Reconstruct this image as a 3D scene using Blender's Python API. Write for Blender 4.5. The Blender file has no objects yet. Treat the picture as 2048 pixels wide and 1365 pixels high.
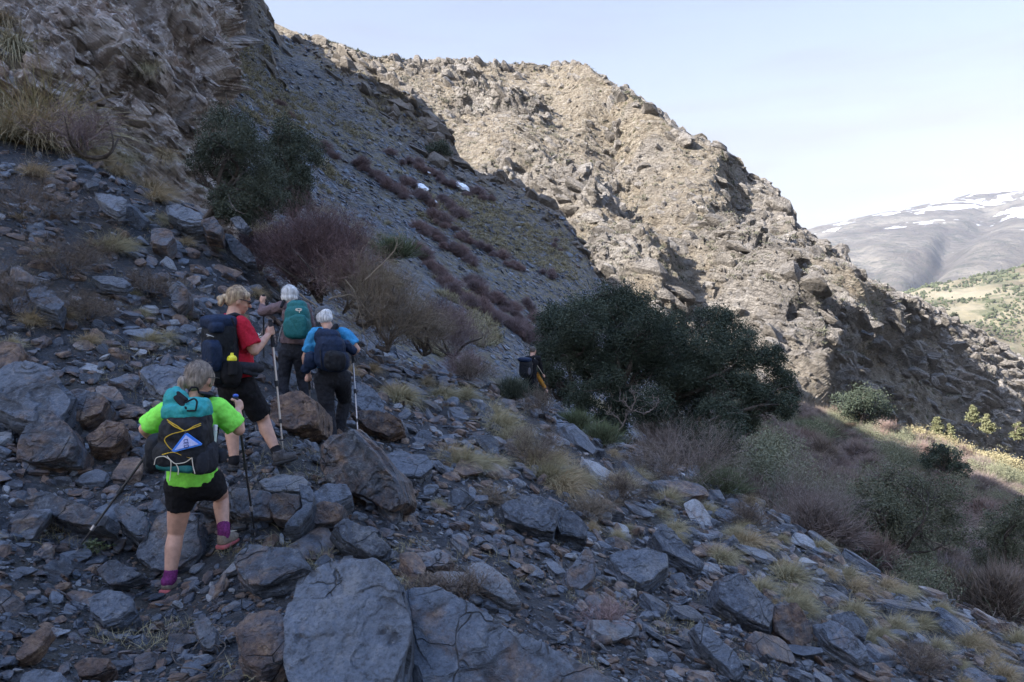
import bpy, bmesh, math, random
import numpy as np
from mathutils import Vector, Matrix, Quaternion
from mathutils.bvhtree import BVHTree

# ------------------------------------------------------------------ camera, sky, sun, exposure
scene = bpy.context.scene
COL = scene.collection
F = 1536.0                      # focal length in photo pixels (2048 wide)
CX, CY = 1024.0, 682.5
cam_d = bpy.data.cameras.new('camera')
cam_d.sensor_width = 36.0
cam_d.lens = F / 2048 * 36
cam_d.clip_start = 0.05
cam_d.clip_end = 60000
cam = bpy.data.objects.new('camera', cam_d)
COL.objects.link(cam)
cam.rotation_euler = (math.radians(90), 0, 0)
scene.camera = cam

SUN = Vector((-0.74, -0.40, 0.54)).normalized()      # direction towards the sun
world = bpy.data.worlds.new('World')
scene.world = world
world.use_nodes = True
wn = world.node_tree.nodes
wn.clear()
sky = wn.new('ShaderNodeTexSky')
sky.sky_type = 'NISHITA'
sky.sun_disc = False
sky.sun_elevation = math.asin(SUN.z)
sky.sun_rotation = math.atan2(SUN.x, SUN.y)
sky.altitude = 1600
sky.air_density = 1.0
sky.dust_density = 4.0
sky.ozone_density = 2.4
bg = wn.new('ShaderNodeBackground')
bg.inputs['Strength'].default_value = 0.125
wo = wn.new('ShaderNodeOutputWorld')
L_ = world.node_tree.links.new
tc_ = wn.new('ShaderNodeTexCoord'); sp_ = wn.new('ShaderNodeSeparateXYZ'); L_(tc_.outputs['Generated'], sp_.inputs[0])
veil = wn.new('ShaderNodeValToRGB')               # thin high veil: whiter low down, clear blue overhead
veil.color_ramp.elements[0].position = 0.0; veil.color_ramp.elements[0].color = (0.97,) * 3 + (1,)
veil.color_ramp.elements[1].position = 0.85; veil.color_ramp.elements[1].color = (0, 0, 0, 1)
for p_, v_ in ((0.20, 0.93), (0.42, 0.80)):
    e_ = veil.color_ramp.elements.new(p_); e_.color = (v_, v_, v_, 1)
L_(sp_.outputs['Z'], veil.inputs[0])
hs = wn.new('ShaderNodeHueSaturation'); hs.inputs['Saturation'].default_value = 1.05; hs.inputs['Value'].default_value = 1.7; L_(sky.outputs[0], hs.inputs['Color'])
bw = wn.new('ShaderNodeRGBToBW'); L_(sky.outputs[0], bw.inputs[0])
tint = wn.new('ShaderNodeMix'); tint.data_type = 'RGBA'; tint.blend_type = 'MULTIPLY'; tint.inputs[0].default_value = 1
L_(bw.outputs[0], tint.inputs[6]); tint.inputs[7].default_value = (0.36, 0.354, 0.346, 1)
cl = wn.new('ShaderNodeTexNoise'); cl.inputs['Scale'].default_value = 2.2; cl.inputs['Detail'].default_value = 6; cl.inputs['Roughness'].default_value = 0.55
mp_ = wn.new('ShaderNodeMapping'); mp_.inputs['Scale'].default_value = (1, 1, 7); L_(tc_.outputs['Generated'], mp_.inputs['Vector']); L_(mp_.outputs[0], cl.inputs['Vector'])
cr_ = wn.new('ShaderNodeMapRange'); cr_.inputs['From Min'].default_value = 0.45; cr_.inputs['From Max'].default_value = 0.75; cr_.inputs['To Min'].default_value = 0.0; cr_.inputs['To Max'].default_value = 0.10
L_(cl.outputs['Fac'], cr_.inputs['Value'])
ad_ = wn.new('ShaderNodeMath'); ad_.operation = 'ADD'; ad_.use_clamp = True; L_(veil.outputs[0], ad_.inputs[0]); L_(cr_.outputs[0], ad_.inputs[1])
mx = wn.new('ShaderNodeMix'); mx.data_type = 'RGBA'
L_(ad_.outputs[0], mx.inputs[0]); L_(hs.outputs[0], mx.inputs[6]); L_(tint.outputs[2], mx.inputs[7])
L_(mx.outputs[2], bg.inputs['Color'])
world.node_tree.links.new(bg.outputs[0], wo.inputs['Surface'])

sun_d = bpy.data.lights.new('sun', 'SUN')
sun_d.energy = 3.5
sun_d.angle = math.radians(0.5)
sun_d.color = (1.0, 0.945, 0.87)
sun = bpy.data.objects.new('sun', sun_d)
COL.objects.link(sun)
sun.rotation_euler = SUN.to_track_quat('Z', 'Y').to_euler()

scene.view_settings.view_transform = 'Standard'
scene.view_settings.look = 'None'
scene.view_settings.gamma = 1
scene.view_settings.exposure = 2.2
scene.cycles.use_denoising = True
scene.cycles.max_bounces = 5
scene.cycles.diffuse_bounces = 3
scene.cycles.transparent_max_bounces = 8
scene.cycles.volume_bounces = 0
scene.cycles.volume_step_rate = 5
scene.cycles.use_adaptive_sampling = True
scene.cycles.adaptive_threshold = 0.012
scene.cycles.sample_clamp_indirect = 6

# ------------------------------------------------------------------ helpers
RNG = np.random.default_rng(7)
random.seed(7)

def at(px, py, d):
    """the point that stands d metres away in the direction of a photo pixel"""
    return Vector(((px - CX) / F * d, d, (CY - py) / F * d))

_perm = np.random.default_rng(3).permutation(1024)
_perm = np.concatenate([_perm, _perm, _perm])
_grad = np.random.default_rng(4).normal(size=(1024, 3))
_grad /= np.linalg.norm(_grad, axis=1)[:, None]

def perlin(P):
    P = np.asarray(P, dtype=np.float64)
    i = np.floor(P).astype(np.int64)
    f = P - i
    u = f * f * f * (f * (f * 6 - 15) + 10)
    i &= 1023
    out = 0
    for dx in (0, 1):
        for dy in (0, 1):
            for dz in (0, 1):
                h = _perm[_perm[_perm[(i[..., 0] + dx) & 1023] + ((i[..., 1] + dy) & 1023)] + ((i[..., 2] + dz) & 1023)]
                g = _grad[h]
                d = g[..., 0] * (f[..., 0] - dx) + g[..., 1] * (f[..., 1] - dy) + g[..., 2] * (f[..., 2] - dz)
                w = (u[..., 0] if dx else 1 - u[..., 0]) * (u[..., 1] if dy else 1 - u[..., 1]) * (u[..., 2] if dz else 1 - u[..., 2])
                out = out + w * d
    return out

def fbm(P, octv=4, gain=0.5, lac=2.03):
    a, s, o = 1.0, 0, 0
    P = np.asarray(P, float)
    for k in range(octv):
        s = s + a * perlin(P + 17.3 * k)
        P = P * lac
        a *= gain
    return s

def ridged(P, octv=4, gain=0.5, lac=2.1):
    a, s = 1.0, 0
    P = np.asarray(P, float)
    for k in range(octv):
        s = s + a * (0.35 - np.abs(perlin(P + 9.1 * k)))
        P = P * lac
        a *= gain
    return s

def cells(P, seed=0, k=14.0):
    """soft worley blocks: a random height and a random tilt for each block, with narrow blended joints"""
    P = np.asarray(P, float)
    i = np.floor(P).astype(np.int64)
    W = np.zeros(P.shape[:-1]); A = np.zeros_like(W); B = np.zeros_like(W)
    for dx in (-1, 0, 1):
        for dy in (-1, 0, 1):
            for dz in (-1, 0, 1):
                c = i + np.array([dx, dy, dz])
                h = _perm[_perm[_perm[(c[..., 0] + seed) & 1023] + (c[..., 1] & 1023)] + (c[..., 2] & 1023)]
                off = c + 0.5 + _grad[h] * 0.55 - P
                w = np.exp(-k * (off ** 2).sum(-1))
                W += w
                A += w * (h / 1023.0)
                B -= w * (off * _grad[(h * 7 + 3) & 1023]).sum(-1)
    W += 1e-12
    return A / W, B / W, None

def mesh_np(name, V, faces, mats=(), attrs=None, smooth=False, parent=None, link=True, mat_index=None):
    """faces: array (n,3) or (n,4), or a list of such arrays"""
    V = np.asarray(V, dtype=np.float32).reshape(-1, 3)
    if not isinstance(faces, list):
        faces = [faces]
    faces = [np.asarray(f, dtype=np.int32) for f in faces if len(f)]
    loops = np.concatenate([f.ravel() for f in faces])
    tot = np.concatenate([np.full(len(f), f.shape[1], dtype=np.int32) for f in faces])
    start = np.concatenate([[0], np.cumsum(tot)[:-1]]).astype(np.int32)
    me = bpy.data.meshes.new(name)
    me.vertices.add(len(V)); me.vertices.foreach_set('co', V.ravel())
    me.loops.add(len(loops)); me.loops.foreach_set('vertex_index', loops)
    me.polygons.add(len(tot)); me.polygons.foreach_set('loop_start', start); me.polygons.foreach_set('loop_total', tot)
    if smooth:
        me.polygons.foreach_set('use_smooth', np.ones(len(tot), dtype=bool))
    else:
        me.polygons.foreach_set('use_smooth', np.zeros(len(tot), dtype=bool))
    if mat_index is not None:
        me.polygons.foreach_set('material_index', np.asarray(mat_index, dtype=np.int32))
    for m in mats:
        me.materials.append(m)
    if attrs:
        for k, a in attrs.items():
            a = np.asarray(a, dtype=np.float32)
            if a.ndim == 1:
                at_ = me.attributes.new(k, 'FLOAT', 'POINT'); at_.data.foreach_set('value', a)
            else:
                at_ = me.attributes.new(k, 'FLOAT_VECTOR', 'POINT'); at_.data.foreach_set('vector', a.ravel())
    me.update(calc_edges=True)
    me.validate(clean_customdata=False)
    ob = bpy.data.objects.new(name, me)
    if link:
        COL.objects.link(ob)
    if parent is not None:
        ob.parent = parent
    return ob

def tag(o, label=None, cat=None, group=None, kind=None):
    if label: o['label'] = label
    if cat: o['category'] = cat
    if group: o['group'] = group
    if kind: o['kind'] = kind
    return o

def empty(name, loc=(0, 0, 0)):
    e = bpy.data.objects.new(name, None)
    e.location = loc
    e.empty_display_size = 0.1
    COL.objects.link(e)
    return e

def grid_faces(nr, nc, flip=False):
    i = np.arange(nr - 1)[:, None] * nc + np.arange(nc - 1)[None, :]
    q = np.stack([i, i + 1, i + nc + 1, i + nc], -1).reshape(-1, 4)
    return q[:, ::-1] if flip else q

# ------------------------------------------------------------------ material helpers
class NT:
    def __init__(self, name):
        self.m = bpy.data.materials.new(name)
        self.m.use_nodes = True
        self.t = self.m.node_tree
        self.b = self.t.nodes['Principled BSDF']
    def n(self, kind, **kw):
        nd = self.t.nodes.new(kind)
        ins = kw.pop('ins', {})
        for k, v in kw.items():
            setattr(nd, k, v)
        for k, v in ins.items():
            self.put(nd.inputs[k], v)
        return nd
    def put(self, sock, v):
        if hasattr(v, 'is_linked') or isinstance(v, bpy.types.NodeSocket):
            self.t.links.new(v, sock)
        else:
            if sock.type == 'RGBA' and isinstance(v, (tuple, list)) and len(v) == 3:
                v = (*v, 1)
            sock.default_value = v
    def noise(self, vec, scale, detail=4, rough=0.55, dist=0.0):
        nd = self.n('ShaderNodeTexNoise', ins={'Scale': scale, 'Detail': detail, 'Roughness': rough, 'Distortion': dist})
        if vec is not None: self.put(nd.inputs['Vector'], vec)
        return nd.outputs['Fac']
    def voro(self, vec, scale, feature='F1', out='Color', rand=1.0):
        nd = self.n('ShaderNodeTexVoronoi', feature=feature, ins={'Scale': scale, 'Randomness': rand})
        if vec is not None: self.put(nd.inputs['Vector'], vec)
        return nd.outputs[out]
    def ramp(self, fac, stops, interp='LINEAR'):
        nd = self.n('ShaderNodeValToRGB')
        cr = nd.color_ramp
        cr.interpolation = interp
        while len(cr.elements) < len(stops): cr.elements.new(0.5)
        for e, (p, c) in zip(cr.elements, stops):
            e.position = p
            e.color = (*c, 1) if isinstance(c, (tuple, list)) else (c, c, c, 1)
        self.put(nd.inputs[0], fac)
        return nd.outputs[0]
    def mix(self, fac, a, b, mode='MIX'):
        nd = self.n('ShaderNodeMix', data_type='RGBA', blend_type=mode)
        self.put(nd.inputs[0], fac); self.put(nd.inputs[6], a); self.put(nd.inputs[7], b)
        return nd.outputs[2]
    def math(self, op, a, b=0.0, clamp=False):
        nd = self.n('ShaderNodeMath', operation=op, use_clamp=clamp)
        self.put(nd.inputs[0], a); self.put(nd.inputs[1], b)
        return nd.outputs[0]
    def mapping(self, vec, scale=(1, 1, 1), rot=(0, 0, 0), loc=(0, 0, 0)):
        nd = self.n('ShaderNodeMapping', ins={'Scale': scale, 'Rotation': rot, 'Location': loc})
        self.put(nd.inputs['Vector'], vec)
        return nd.outputs[0]
    def attr(self, name, out='Vector'):
        return self.n('ShaderNodeAttribute', attribute_name=name).outputs[out]
    def geo(self, out): return self.n('ShaderNodeNewGeometry').outputs[out]
    def objc(self): return self.n('ShaderNodeTexCoord').outputs['Object']
    def sep(self, v): 
        s = self.n('ShaderNodeSeparateXYZ'); self.put(s.inputs[0], v); return s.outputs
    def bump(self, h, strength=0.5, dist=0.02, normal=None):
        nd = self.n('ShaderNodeBump', ins={'Strength': strength, 'Distance': dist})
        self.put(nd.inputs['Height'], h)
        if normal is not None: self.put(nd.inputs['Normal'], normal)
        return nd.outputs[0]
    def done(self, color, rough=0.8, normal=None, spec=0.3, **kw):
        self.put(self.b.inputs['Base Color'], color)
        self.put(self.b.inputs['Roughness'], rough)
        self.b.inputs['Specular IOR Level'].default_value = spec
        if normal is not None: self.put(self.b.inputs['Normal'], normal)
        for k, v in kw.items(): self.put(self.b.inputs[k], v)
        return self.m

def simple(name, col, rough=0.8, spec=0.3, noise=0.15, scale=40, bump=0.0, bdist=0.002, **kw):
    t = NT(name)
    o = t.objc()
    n = t.noise(o, scale, 3)
    lo = tuple(c * (1 - noise) for c in col); hi = tuple(min(1, c * (1 + noise)) for c in col)
    c = t.ramp(n, [(0.3, lo), (0.7, hi)])
    return t.done(c, rough, t.bump(n, bump, bdist) if bump else None, spec, **kw)
# ------------------------------------------------------------------ terrain materials
def mat_gravel():
    """dark shale grit between the stones, deepened to paint in the shade of the gaps"""
    t = NT('shale_grit')
    p = t.geo('Position')
    v1 = t.voro(p, 28.0); v2 = t.voro(p, 75.0); v3 = t.voro(t.mapping(p, (0.8, 0.8, 2.0)), 9.0)
    c1 = t.ramp(t.sep(v1)[0], [(0.0, (0.014, 0.016, 0.02)), (0.55, (0.045, 0.052, 0.068)), (0.82, (0.10, 0.115, 0.145)), (0.93, (0.13, 0.085, 0.055)), (1.0, (0.20, 0.20, 0.215))], 'CONSTANT')
    c2 = t.ramp(t.sep(v2)[0], [(0.0, (0.025, 0.026, 0.030)), (0.6, (0.062, 0.066, 0.075)), (0.9, (0.115, 0.10, 0.09)), (1.0, (0.18, 0.18, 0.19))], 'CONSTANT')
    c3 = t.ramp(t.sep(v3)[1], [(0.0, (0.040, 0.044, 0.052)), (0.7, (0.085, 0.092, 0.11)), (1.0, (0.14, 0.12, 0.10))])
    c = t.mix(0.5, c1, c2)
    c = t.mix(0.3, c, c3)
    c = t.mix(0.35, c, (0.008, 0.009, 0.012))  # all grit darkened: the shade of deep gaps put into its colour
    big = t.noise(p, 0.9, 5, 0.6)
    c = t.mix(t.ramp(big, [(0.5, 0.0), (0.66, 0.45)]), c, t.mix(t.noise(p, 30, 3), (0.03, 0.028, 0.022), (0.085, 0.072, 0.045)))
    # beyond the path the slope carries turf and soil
    y = t.sep(p)[1]
    far = t.math('MULTIPLY', t.ramp(t.math('MULTIPLY', y, 0.01), [(0.18, 0.0), (0.40, 0.8)]), t.ramp(t.noise(p, 0.35, 4), [(0.38, 0.0), (0.55, 1.0)]))
    c = t.mix(far, c, t.mix(t.noise(p, 3.0, 4), (0.05, 0.044, 0.028), (0.19, 0.16, 0.085)))
    h = t.math('ADD', t.math('MULTIPLY', t.sep(v1)[0], 0.6), t.math('MULTIPLY', t.sep(v2)[0], 0.25))
    h = t.math('ADD', h, t.noise(p, 60, 5))
    return t.done(c, 0.78, t.bump(h, 1.0, 0.035), 0.35)

def mat_scree():
    t = NT('scree_slope_stone')
    p = t.geo('Position')
    w = t.mapping(p, (1, 1, 1.6), (0.5, 0.3, 0.4))
    v1 = t.voro(t.mapping(w, (1.0, 1.0, 2.6)), 1.9); v2 = t.voro(t.mapping(w, (1.0, 1.0, 2.4)), 4.5)
    c1 = t.ramp(t.sep(v1)[0], [(0.0, (0.055, 0.058, 0.066)), (0.5, (0.13, 0.135, 0.155)), (1.0, (0.27, 0.275, 0.30))])
    c2 = t.ramp(t.sep(v2)[1], [(0.0, (0.05, 0.05, 0.052)), (0.6, (0.15, 0.15, 0.16)), (1.0, (0.28, 0.26, 0.25))])
    c = t.mix(0.5, c1, c2)
    # patches of dry turf, long down the fall line
    u = t.mapping(p, (0.075, 0.045, 0.045), (0, 0.3, 0.5))
    g = t.ramp(t.math('ADD', t.noise(u, 1.0, 5, 0.62), t.math('MULTIPLY', t.noise(p, 0.8, 4), 0.35)), [(0.52, 0.0), (0.70, 0.85)])
    gc = t.mix(t.noise(p, 2.4, 4), (0.11, 0.095, 0.06), (0.32, 0.27, 0.17))
    c = t.mix(t.math('MULTIPLY', g, t.ramp(t.noise(p, 1.7, 3), [(0.45, 0.15), (0.55, 1.0)])), c, gc)
    rock = t.attr('rock', 'Fac')
    rc = t.mix(t.noise(p, 0.5, 5), (0.13, 0.115, 0.10), (0.30, 0.265, 0.23))
    c = t.mix(rock, c, rc)
    h = t.math('ADD', t.sep(v1)[0], t.math('MULTIPLY', t.sep(v2)[1], 0.6))
    h = t.math('ADD', h, t.math('MULTIPLY', t.noise(p, 5.0, 5, 0.65), 1.2))
    return t.done(c, 0.85, t.bump(h, 0.9, 0.22), 0.25)

def mat_cliff():
    t = NT('cliff_rock')
    p = t.geo('Position')
    w = t.mapping(p, (1, 1, 1), (0.35, -0.55, 0.2))
    n1 = t.noise(w, 0.9, 6, 0.65, 0.4)
    c = t.ramp(n1, [(0.30, (0.085, 0.070, 0.062)), (0.46, (0.25, 0.212, 0.188)), (0.56, (0.38, 0.325, 0.29)), (0.72, (0.52, 0.465, 0.43))])
    rust = t.ramp(t.noise(p, 0.55, 5, 0.6), [(0.52, 0.0), (0.64, 0.4)])
    c = t.mix(rust, c, (0.20, 0.115, 0.075))
    lich = t.ramp(t.noise(p, 5.0, 6, 0.72), [(0.53, 0.0), (0.59, 0.85)])
    c = t.mix(lich, c, (0.56, 0.52, 0.50))
    lay = t.noise(t.mapping(w, (1.2, 1.2, 14)), 1.4, 4, 0.6, 0.6)
    c = t.mix(t.ramp(lay, [(0.36, 0.4), (0.46, 0.0)]), c, (0.06, 0.053, 0.048))
    turf = t.ramp(t.noise(p, 0.8, 5, 0.6), [(0.53, 0.0), (0.60, 0.75)])
    up = t.ramp(t.sep(t.geo('Normal'))[2], [(0.45, 0.0), (0.7, 1.0)])
    c = t.mix(t.math('MULTIPLY', turf, up), c, t.mix(t.noise(p, 14, 3), (0.08, 0.075, 0.03), (0.22, 0.19, 0.09)))
    h = t.math('ADD', t.noise(p, 4.5, 8, 0.7), t.math('MULTIPLY', lay, 0.7))
    return t.done(c, 0.88, t.bump(h, 0.9, 0.12), 0.2)

def mat_ridge():
    t = NT('ridge_rock_and_scrub')
    p = t.geo('Position')
    nz = t.sep(t.geo('Normal'))[2]
    w = t.mapping(p, (1, 1, 1), (0.5, -0.5, 0.3))
    n1 = t.noise(w, 0.09, 8, 0.66)
    rock = t.ramp(n1, [(0.3, (0.22, 0.20, 0.18)), (0.5, (0.37, 0.335, 0.30)), (0.7, (0.53, 0.49, 0.445))])
    lay = t.noise(t.mapping(w, (0.3, 0.3, 2.4)), 0.55, 5, 0.62, 0.5)
    rock = t.mix(t.ramp(lay, [(0.38, 0.45), (0.5, 0.0)]), rock, (0.10, 0.095, 0.095))
    soil = t.ramp(t.noise(p, 0.5, 7, 0.68), [(0.32, (0.17, 0.14, 0.105)), (0.48, (0.31, 0.262, 0.20)), (0.60, (0.42, 0.365, 0.29)), (0.72, (0.52, 0.475, 0.41))])
    grain = t.noise(p, 1.6, 6, 0.75)
    soil = t.mix(t.ramp(grain, [(0.38, 0.55), (0.5, 0.0)]), soil, (0.09, 0.075, 0.055))
    rock = t.mix(t.ramp(t.noise(w, 1.1, 6, 0.75), [(0.38, 0.6), (0.5, 0.0)]), rock, (0.10, 0.092, 0.085))
    scrub = t.ramp(t.voro(p, 0.42, out='Distance'), [(0.12, 1.0), (0.30, 0.0)])
    pres = t.ramp(t.noise(p, 0.035, 4), [(0.42, 0.0), (0.56, 0.9)])
    soil = t.mix(t.math('MULTIPLY', scrub, pres), soil, (0.10, 0.105, 0.045))
    rk = t.attr('rock', 'Fac')
    c = t.mix(rk, soil, rock)
    h = t.math('ADD', t.math('ADD', t.noise(p, 0.7, 9, 0.72), t.math('MULTIPLY', grain, 0.5)), t.math('MULTIPLY', lay, 0.8))
    return t.done(c, 0.9, t.bump(h, 1.0, 3.0), 0.15)

# ------------------------------------------------------------------ terrain sheets (all hang on one polar grid: direction x distance)
class Sheet:
    """rows x columns of real points; each column is one compass direction"""
    def __init__(s, px0, px1, V):
        s.px0, s.px1, s.V = px0, px1, V
        s.nc = V.shape[1]
        s.py = CY - V[..., 2] / np.maximum(V[..., 1], 0.01) * F
    def col(s, px): return int(np.clip(round((px - s.px0) / (s.px1 - s.px0) * (s.nc - 1)), 0, s.nc - 1))
    def pick(s, px, py):
        """nearest point of this ground seen in that direction"""
        c = s.col(px)
        q = s.py[:, c]
        r = np.nonzero(q <= py)[0]
        k = int(r[0]) if len(r) else int(np.argmin(q))
        return Vector(s.V[k, c].tolist())
    def z(s, x, y):
        """height of the ground below x, y"""
        px = CX + x / y * F
        c = s.col(px)
        k = int(np.clip(np.searchsorted(s.V[:, c, 1], y), 1, len(s.V) - 1))
        a, b = s.V[k - 1, c], s.V[k, c]
        f = (y - a[1]) / max(1e-6, b[1] - a[1])
        return float(a[2] + (b[2] - a[2]) * min(1, max(0, f)))
    def normal(s, x, y, e=0.15):
        dx = (s.z(x + e, y) - s.z(x - e, y)) / (2 * e); dy = (s.z(x, y + e) - s.z(x, y - e)) / (2 * e)
        return Vector((-dx, -dy, 1)).normalized()

# --- hillside and valley: height given by measured spots (photo direction, distance, height)
CTRL = """
1.0: -500 -1.45, 1024 -1.62, 2500 -1.9
2.0: -500 -1.25, 300 -1.55, 1024 -1.63, 1500 -1.82, 2500 -2.2
3.7: -400 -1.15, 0 -1.5, 340 -1.6, 700 -1.62, 1024 -1.70, 1500 -2.0, 2048 -2.45, 2500 -2.8
5.0: -400 -0.85, 0 -1.28, 340 -1.65, 455 -1.5, 600 -1.50, 1024 -1.82, 1300 -2.1, 1700 -2.6, 2048 -3.0, 2500 -3.5
6.5: -300 -0.1, 0 -0.75, 200 -0.98, 480 -1.08, 560 -1.04, 700 -1.28, 900 -1.58, 1300 -2.2, 1700 -2.85, 2048 -3.3, 2500 -4.0
8.6: -300 1.2, 0 0.62, 200 0.2, 450 -0.42, 600 -0.85, 665 -1.16, 780 -1.3, 900 -1.48, 1100 -1.9, 1300 -2.4, 1700 -3.05, 2048 -3.6, 2500 -4.6
11: -300 2.7, 0 2.2, 200 1.5, 400 0.8, 560 0.1, 700 -0.6, 900 -1.1, 1100 -1.6, 1300 -2.3, 1550 -2.75, 1700 -3.25, 2048 -4.2, 2500 -5.6
14: -300 4.3, 0 3.8, 230 3.15, 400 2.2, 520 1.25, 620 0.5, 800 -0.55, 950 -0.85, 1100 -1.4, 1300 -2.3, 1500 -2.95, 1700 -4.25, 2048 -5.7, 2500 -7.5
20: -300 5, 0 4.5, 230 3.4, 400 1.9, 520 0.7, 620 -0.2, 800 -1.1, 1060 -1.72, 1240 -2.75, 1400 -3.7, 1560 -4.8, 1700 -5.9, 2048 -7.5, 2500 -9.5
30: -300 6, 0 4, 400 1.5, 800 -1.6, 1060 -2.9, 1240 -3.9, 1400 -4.9, 1600 -6.6, 1750 -7.9, 2048 -9.8, 2500 -13
50: 0 4, 800 -3, 1240 -6, 1500 -7.4, 1700 -9.5, 2048 -12.5, 2500 -17
90: 0 0, 800 -6, 1240 -7.5, 1600 -8.6, 1850 -12.5, 2048 -17, 2500 -25
140: 0 -5, 1240 -10, 1600 -16, 1850 -24, 2048 -33, 2500 -45
"""
cp = []
for line in CTRL.strip().split('\n'):
    d, rest = line.split(':')
    for it in rest.split(','):
        a, z = it.split()
        cp.append((float(a), float(d), float(z)))
cp = np.array(cp)
def _ab(px, d): return np.stack([px / 330.0, np.log(d) * 2.6], -1)
_P = _ab(cp[:, 0], cp[:, 1])
_val = cp[:, 2] / cp[:, 1]
def _k(r): return np.where(r > 1e-9, r * r * np.log(np.maximum(r, 1e-9)), 0)
_n = len(_P)
_A = np.zeros((_n + 3, _n + 3))
_A[:_n, :_n] = _k(np.linalg.norm(_P[:, None] - _P[None], axis=-1)) + np.eye(_n) * 0.02
_A[:_n, _n] = 1; _A[:_n, _n + 1:] = _P; _A[_n, :_n] = 1; _A[_n + 1:, :_n] = _P.T
_w = np.linalg.solve(_A, np.concatenate([_val, np.zeros(3)]))
def ground_base(px, d):
    q = _ab(px, d)
    out = _w[_n] + q @ _w[_n + 1:]
    for i in range(_n):
        out = out + _w[i] * _k(np.linalg.norm(q - _P[i], axis=-1))
    return out * d

def build_ground():
    pxs = np.linspace(-620, 2720, 1150)
    ds = np.exp(np.linspace(math.log(0.9), math.log(150), 620))
    cg = np.linspace(-620, 2720, 130); cd = np.exp(np.linspace(math.log(0.9), math.log(150), 110))
    Z = ground_base(*np.meshgrid(cg, cd))
    # bilinear up-sampling of the smooth base
    fx = (pxs - cg[0]) / (cg[1] - cg[0]); ix = np.clip(fx.astype(int), 0, len(cg) - 2); fx = fx - ix
    fy = np.log(ds / cd[0]) / math.log(cd[1] / cd[0]); iy = np.clip(fy.astype(int), 0, len(cd) - 2); fy = fy - iy
    Zx = Z[:, ix] * (1 - fx) + Z[:, ix + 1] * fx
    Zb = Zx[iy] * (1 - fy[:, None]) + Zx[iy + 1] * fy[:, None]
    PX, D = np.meshgrid(pxs, ds)
    X = (PX - CX) / F * D
    P = np.stack([X, D, Zb], -1)
    amp = np.clip(D / 14, 0.25, 1.0)
    Zb = Zb + 0.09 * amp * fbm(P * 0.8, 5) + 0.035 * amp * ridged(P * np.array([2.6, 2.6, 2.6]), 4) + np.clip(D / 40, 0, 1.2) * 0.5 * fbm(P * 0.12, 3)
    near = np.clip(1.2 - D / 16, 0, 1)
    v, pl, _ = cells(P[:, :] * 7.0)
    Zb = Zb + near * (0.022 * v + 0.016 * pl)
    V = np.stack([X, D, Zb], -1)
    sh = Sheet(-620, 2720, V)
    ob = mesh_np('hillside', V, grid_faces(*V.shape[:2]), [mat_gravel()], smooth=False)
    tag(ob, kind='structure')
    return sh

def smooth_interp(x, xp, fp):
    """monotone-ish cubic through the spots"""
    xp = np.asarray(xp, float); fp = np.asarray(fp, float)
    h = np.diff(xp); dl = np.diff(fp) / h
    m = np.zeros_like(fp)
    m[1:-1] = np.where(dl[:-1] * dl[1:] > 0, 2 * dl[:-1] * dl[1:] / (dl[:-1] + dl[1:] + 1e-12), 0)
    m[0], m[-1] = dl[0], dl[-1]
    i = np.clip(np.searchsorted(xp, x) - 1, 0, len(xp) - 2)
    t = np.clip((x - xp[i]) / h[i], 0, 1)
    return ((2 * t**3 - 3 * t**2 + 1) * fp[i] + (t**3 - 2 * t**2 + t) * h[i] * m[i]
            + (-2 * t**3 + 3 * t**2) * fp[i + 1] + (t**3 - t**2) * h[i] * m[i + 1])

def loft(px0, px1, ncol, rows, counts, back):
    """rows from the foot to the crest, each a list of (direction, height direction, distance); back: steps behind the crest (dy, dz)"""
    pxs = np.linspace(px0, px1, ncol)
    R = []
    for row in rows:
        r = np.array(row, float)
        py = np.interp(pxs, r[:, 0], r[:, 1]); d = smooth_interp(pxs, r[:, 0], r[:, 2])
        R.append(np.stack([(pxs - CX) / F * d, d, (CY - py) / F * d], -1))
    crest = R[-1]
    for dy, dz in back:
        k = 1 + dy / crest[:, 1:2]
        q = crest * k
        q[:, 2] = crest[:, 2] + dz
        R.append(q)
    R = np.array(R)
    out = []
    for i in range(len(R) - 1):
        p0, p1, p2, p3 = R[max(i - 1, 0)], R[i], R[i + 1], R[min(i + 2, len(R) - 1)]
        if i == len(rows) - 1: p0 = p1
        if i == len(rows) - 2: p3 = p2
        m1, m2 = (p2 - p0) * 0.4, (p3 - p1) * 0.4
        n = counts[i]
        for j in range(n):
            t = j / n
            out.append((2*t**3-3*t**2+1) * p1 + (t**3-2*t**2+t) * m1 + (-2*t**3+3*t**2) * p2 + (t**3-t**2) * m2)
    out.append(R[-1])
    return np.array(out), sum(counts[:len(rows) - 1])

def grid_normals(V):
    du = np.gradient(V, axis=1); dv = np.gradient(V, axis=0)
    n = np.cross(du, dv)
    n /= np.linalg.norm(n, axis=-1, keepdims=True) + 1e-9
    n[n[..., 2] < 0] *= -1
    return n

def under_crest(V, crest, wob):
    """keep bulges of the slope below its own skyline"""
    c = np.array(crest, float)
    px = CX + V[..., 0] / V[..., 1] * F; py = CY - V[..., 2] / V[..., 1] * F
    lim = np.interp(px, c[:, 0], c[:, 1])
    q = np.stack([px * 0.03, px * 0 + 2.5, px * 0], -1)
    lim = lim - wob * ridged(q, 4)
    ex = np.maximum(lim - py, 0)
    V[..., 2] = (CY - (py + ex * 0.97)) / F * V[..., 1]
    return V

BED = np.array(Matrix.Rotation(math.radians(-32), 3, 'Y') @ Matrix.Rotation(math.radians(28), 3, 'X'))   # tilt of the rock beds

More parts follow.
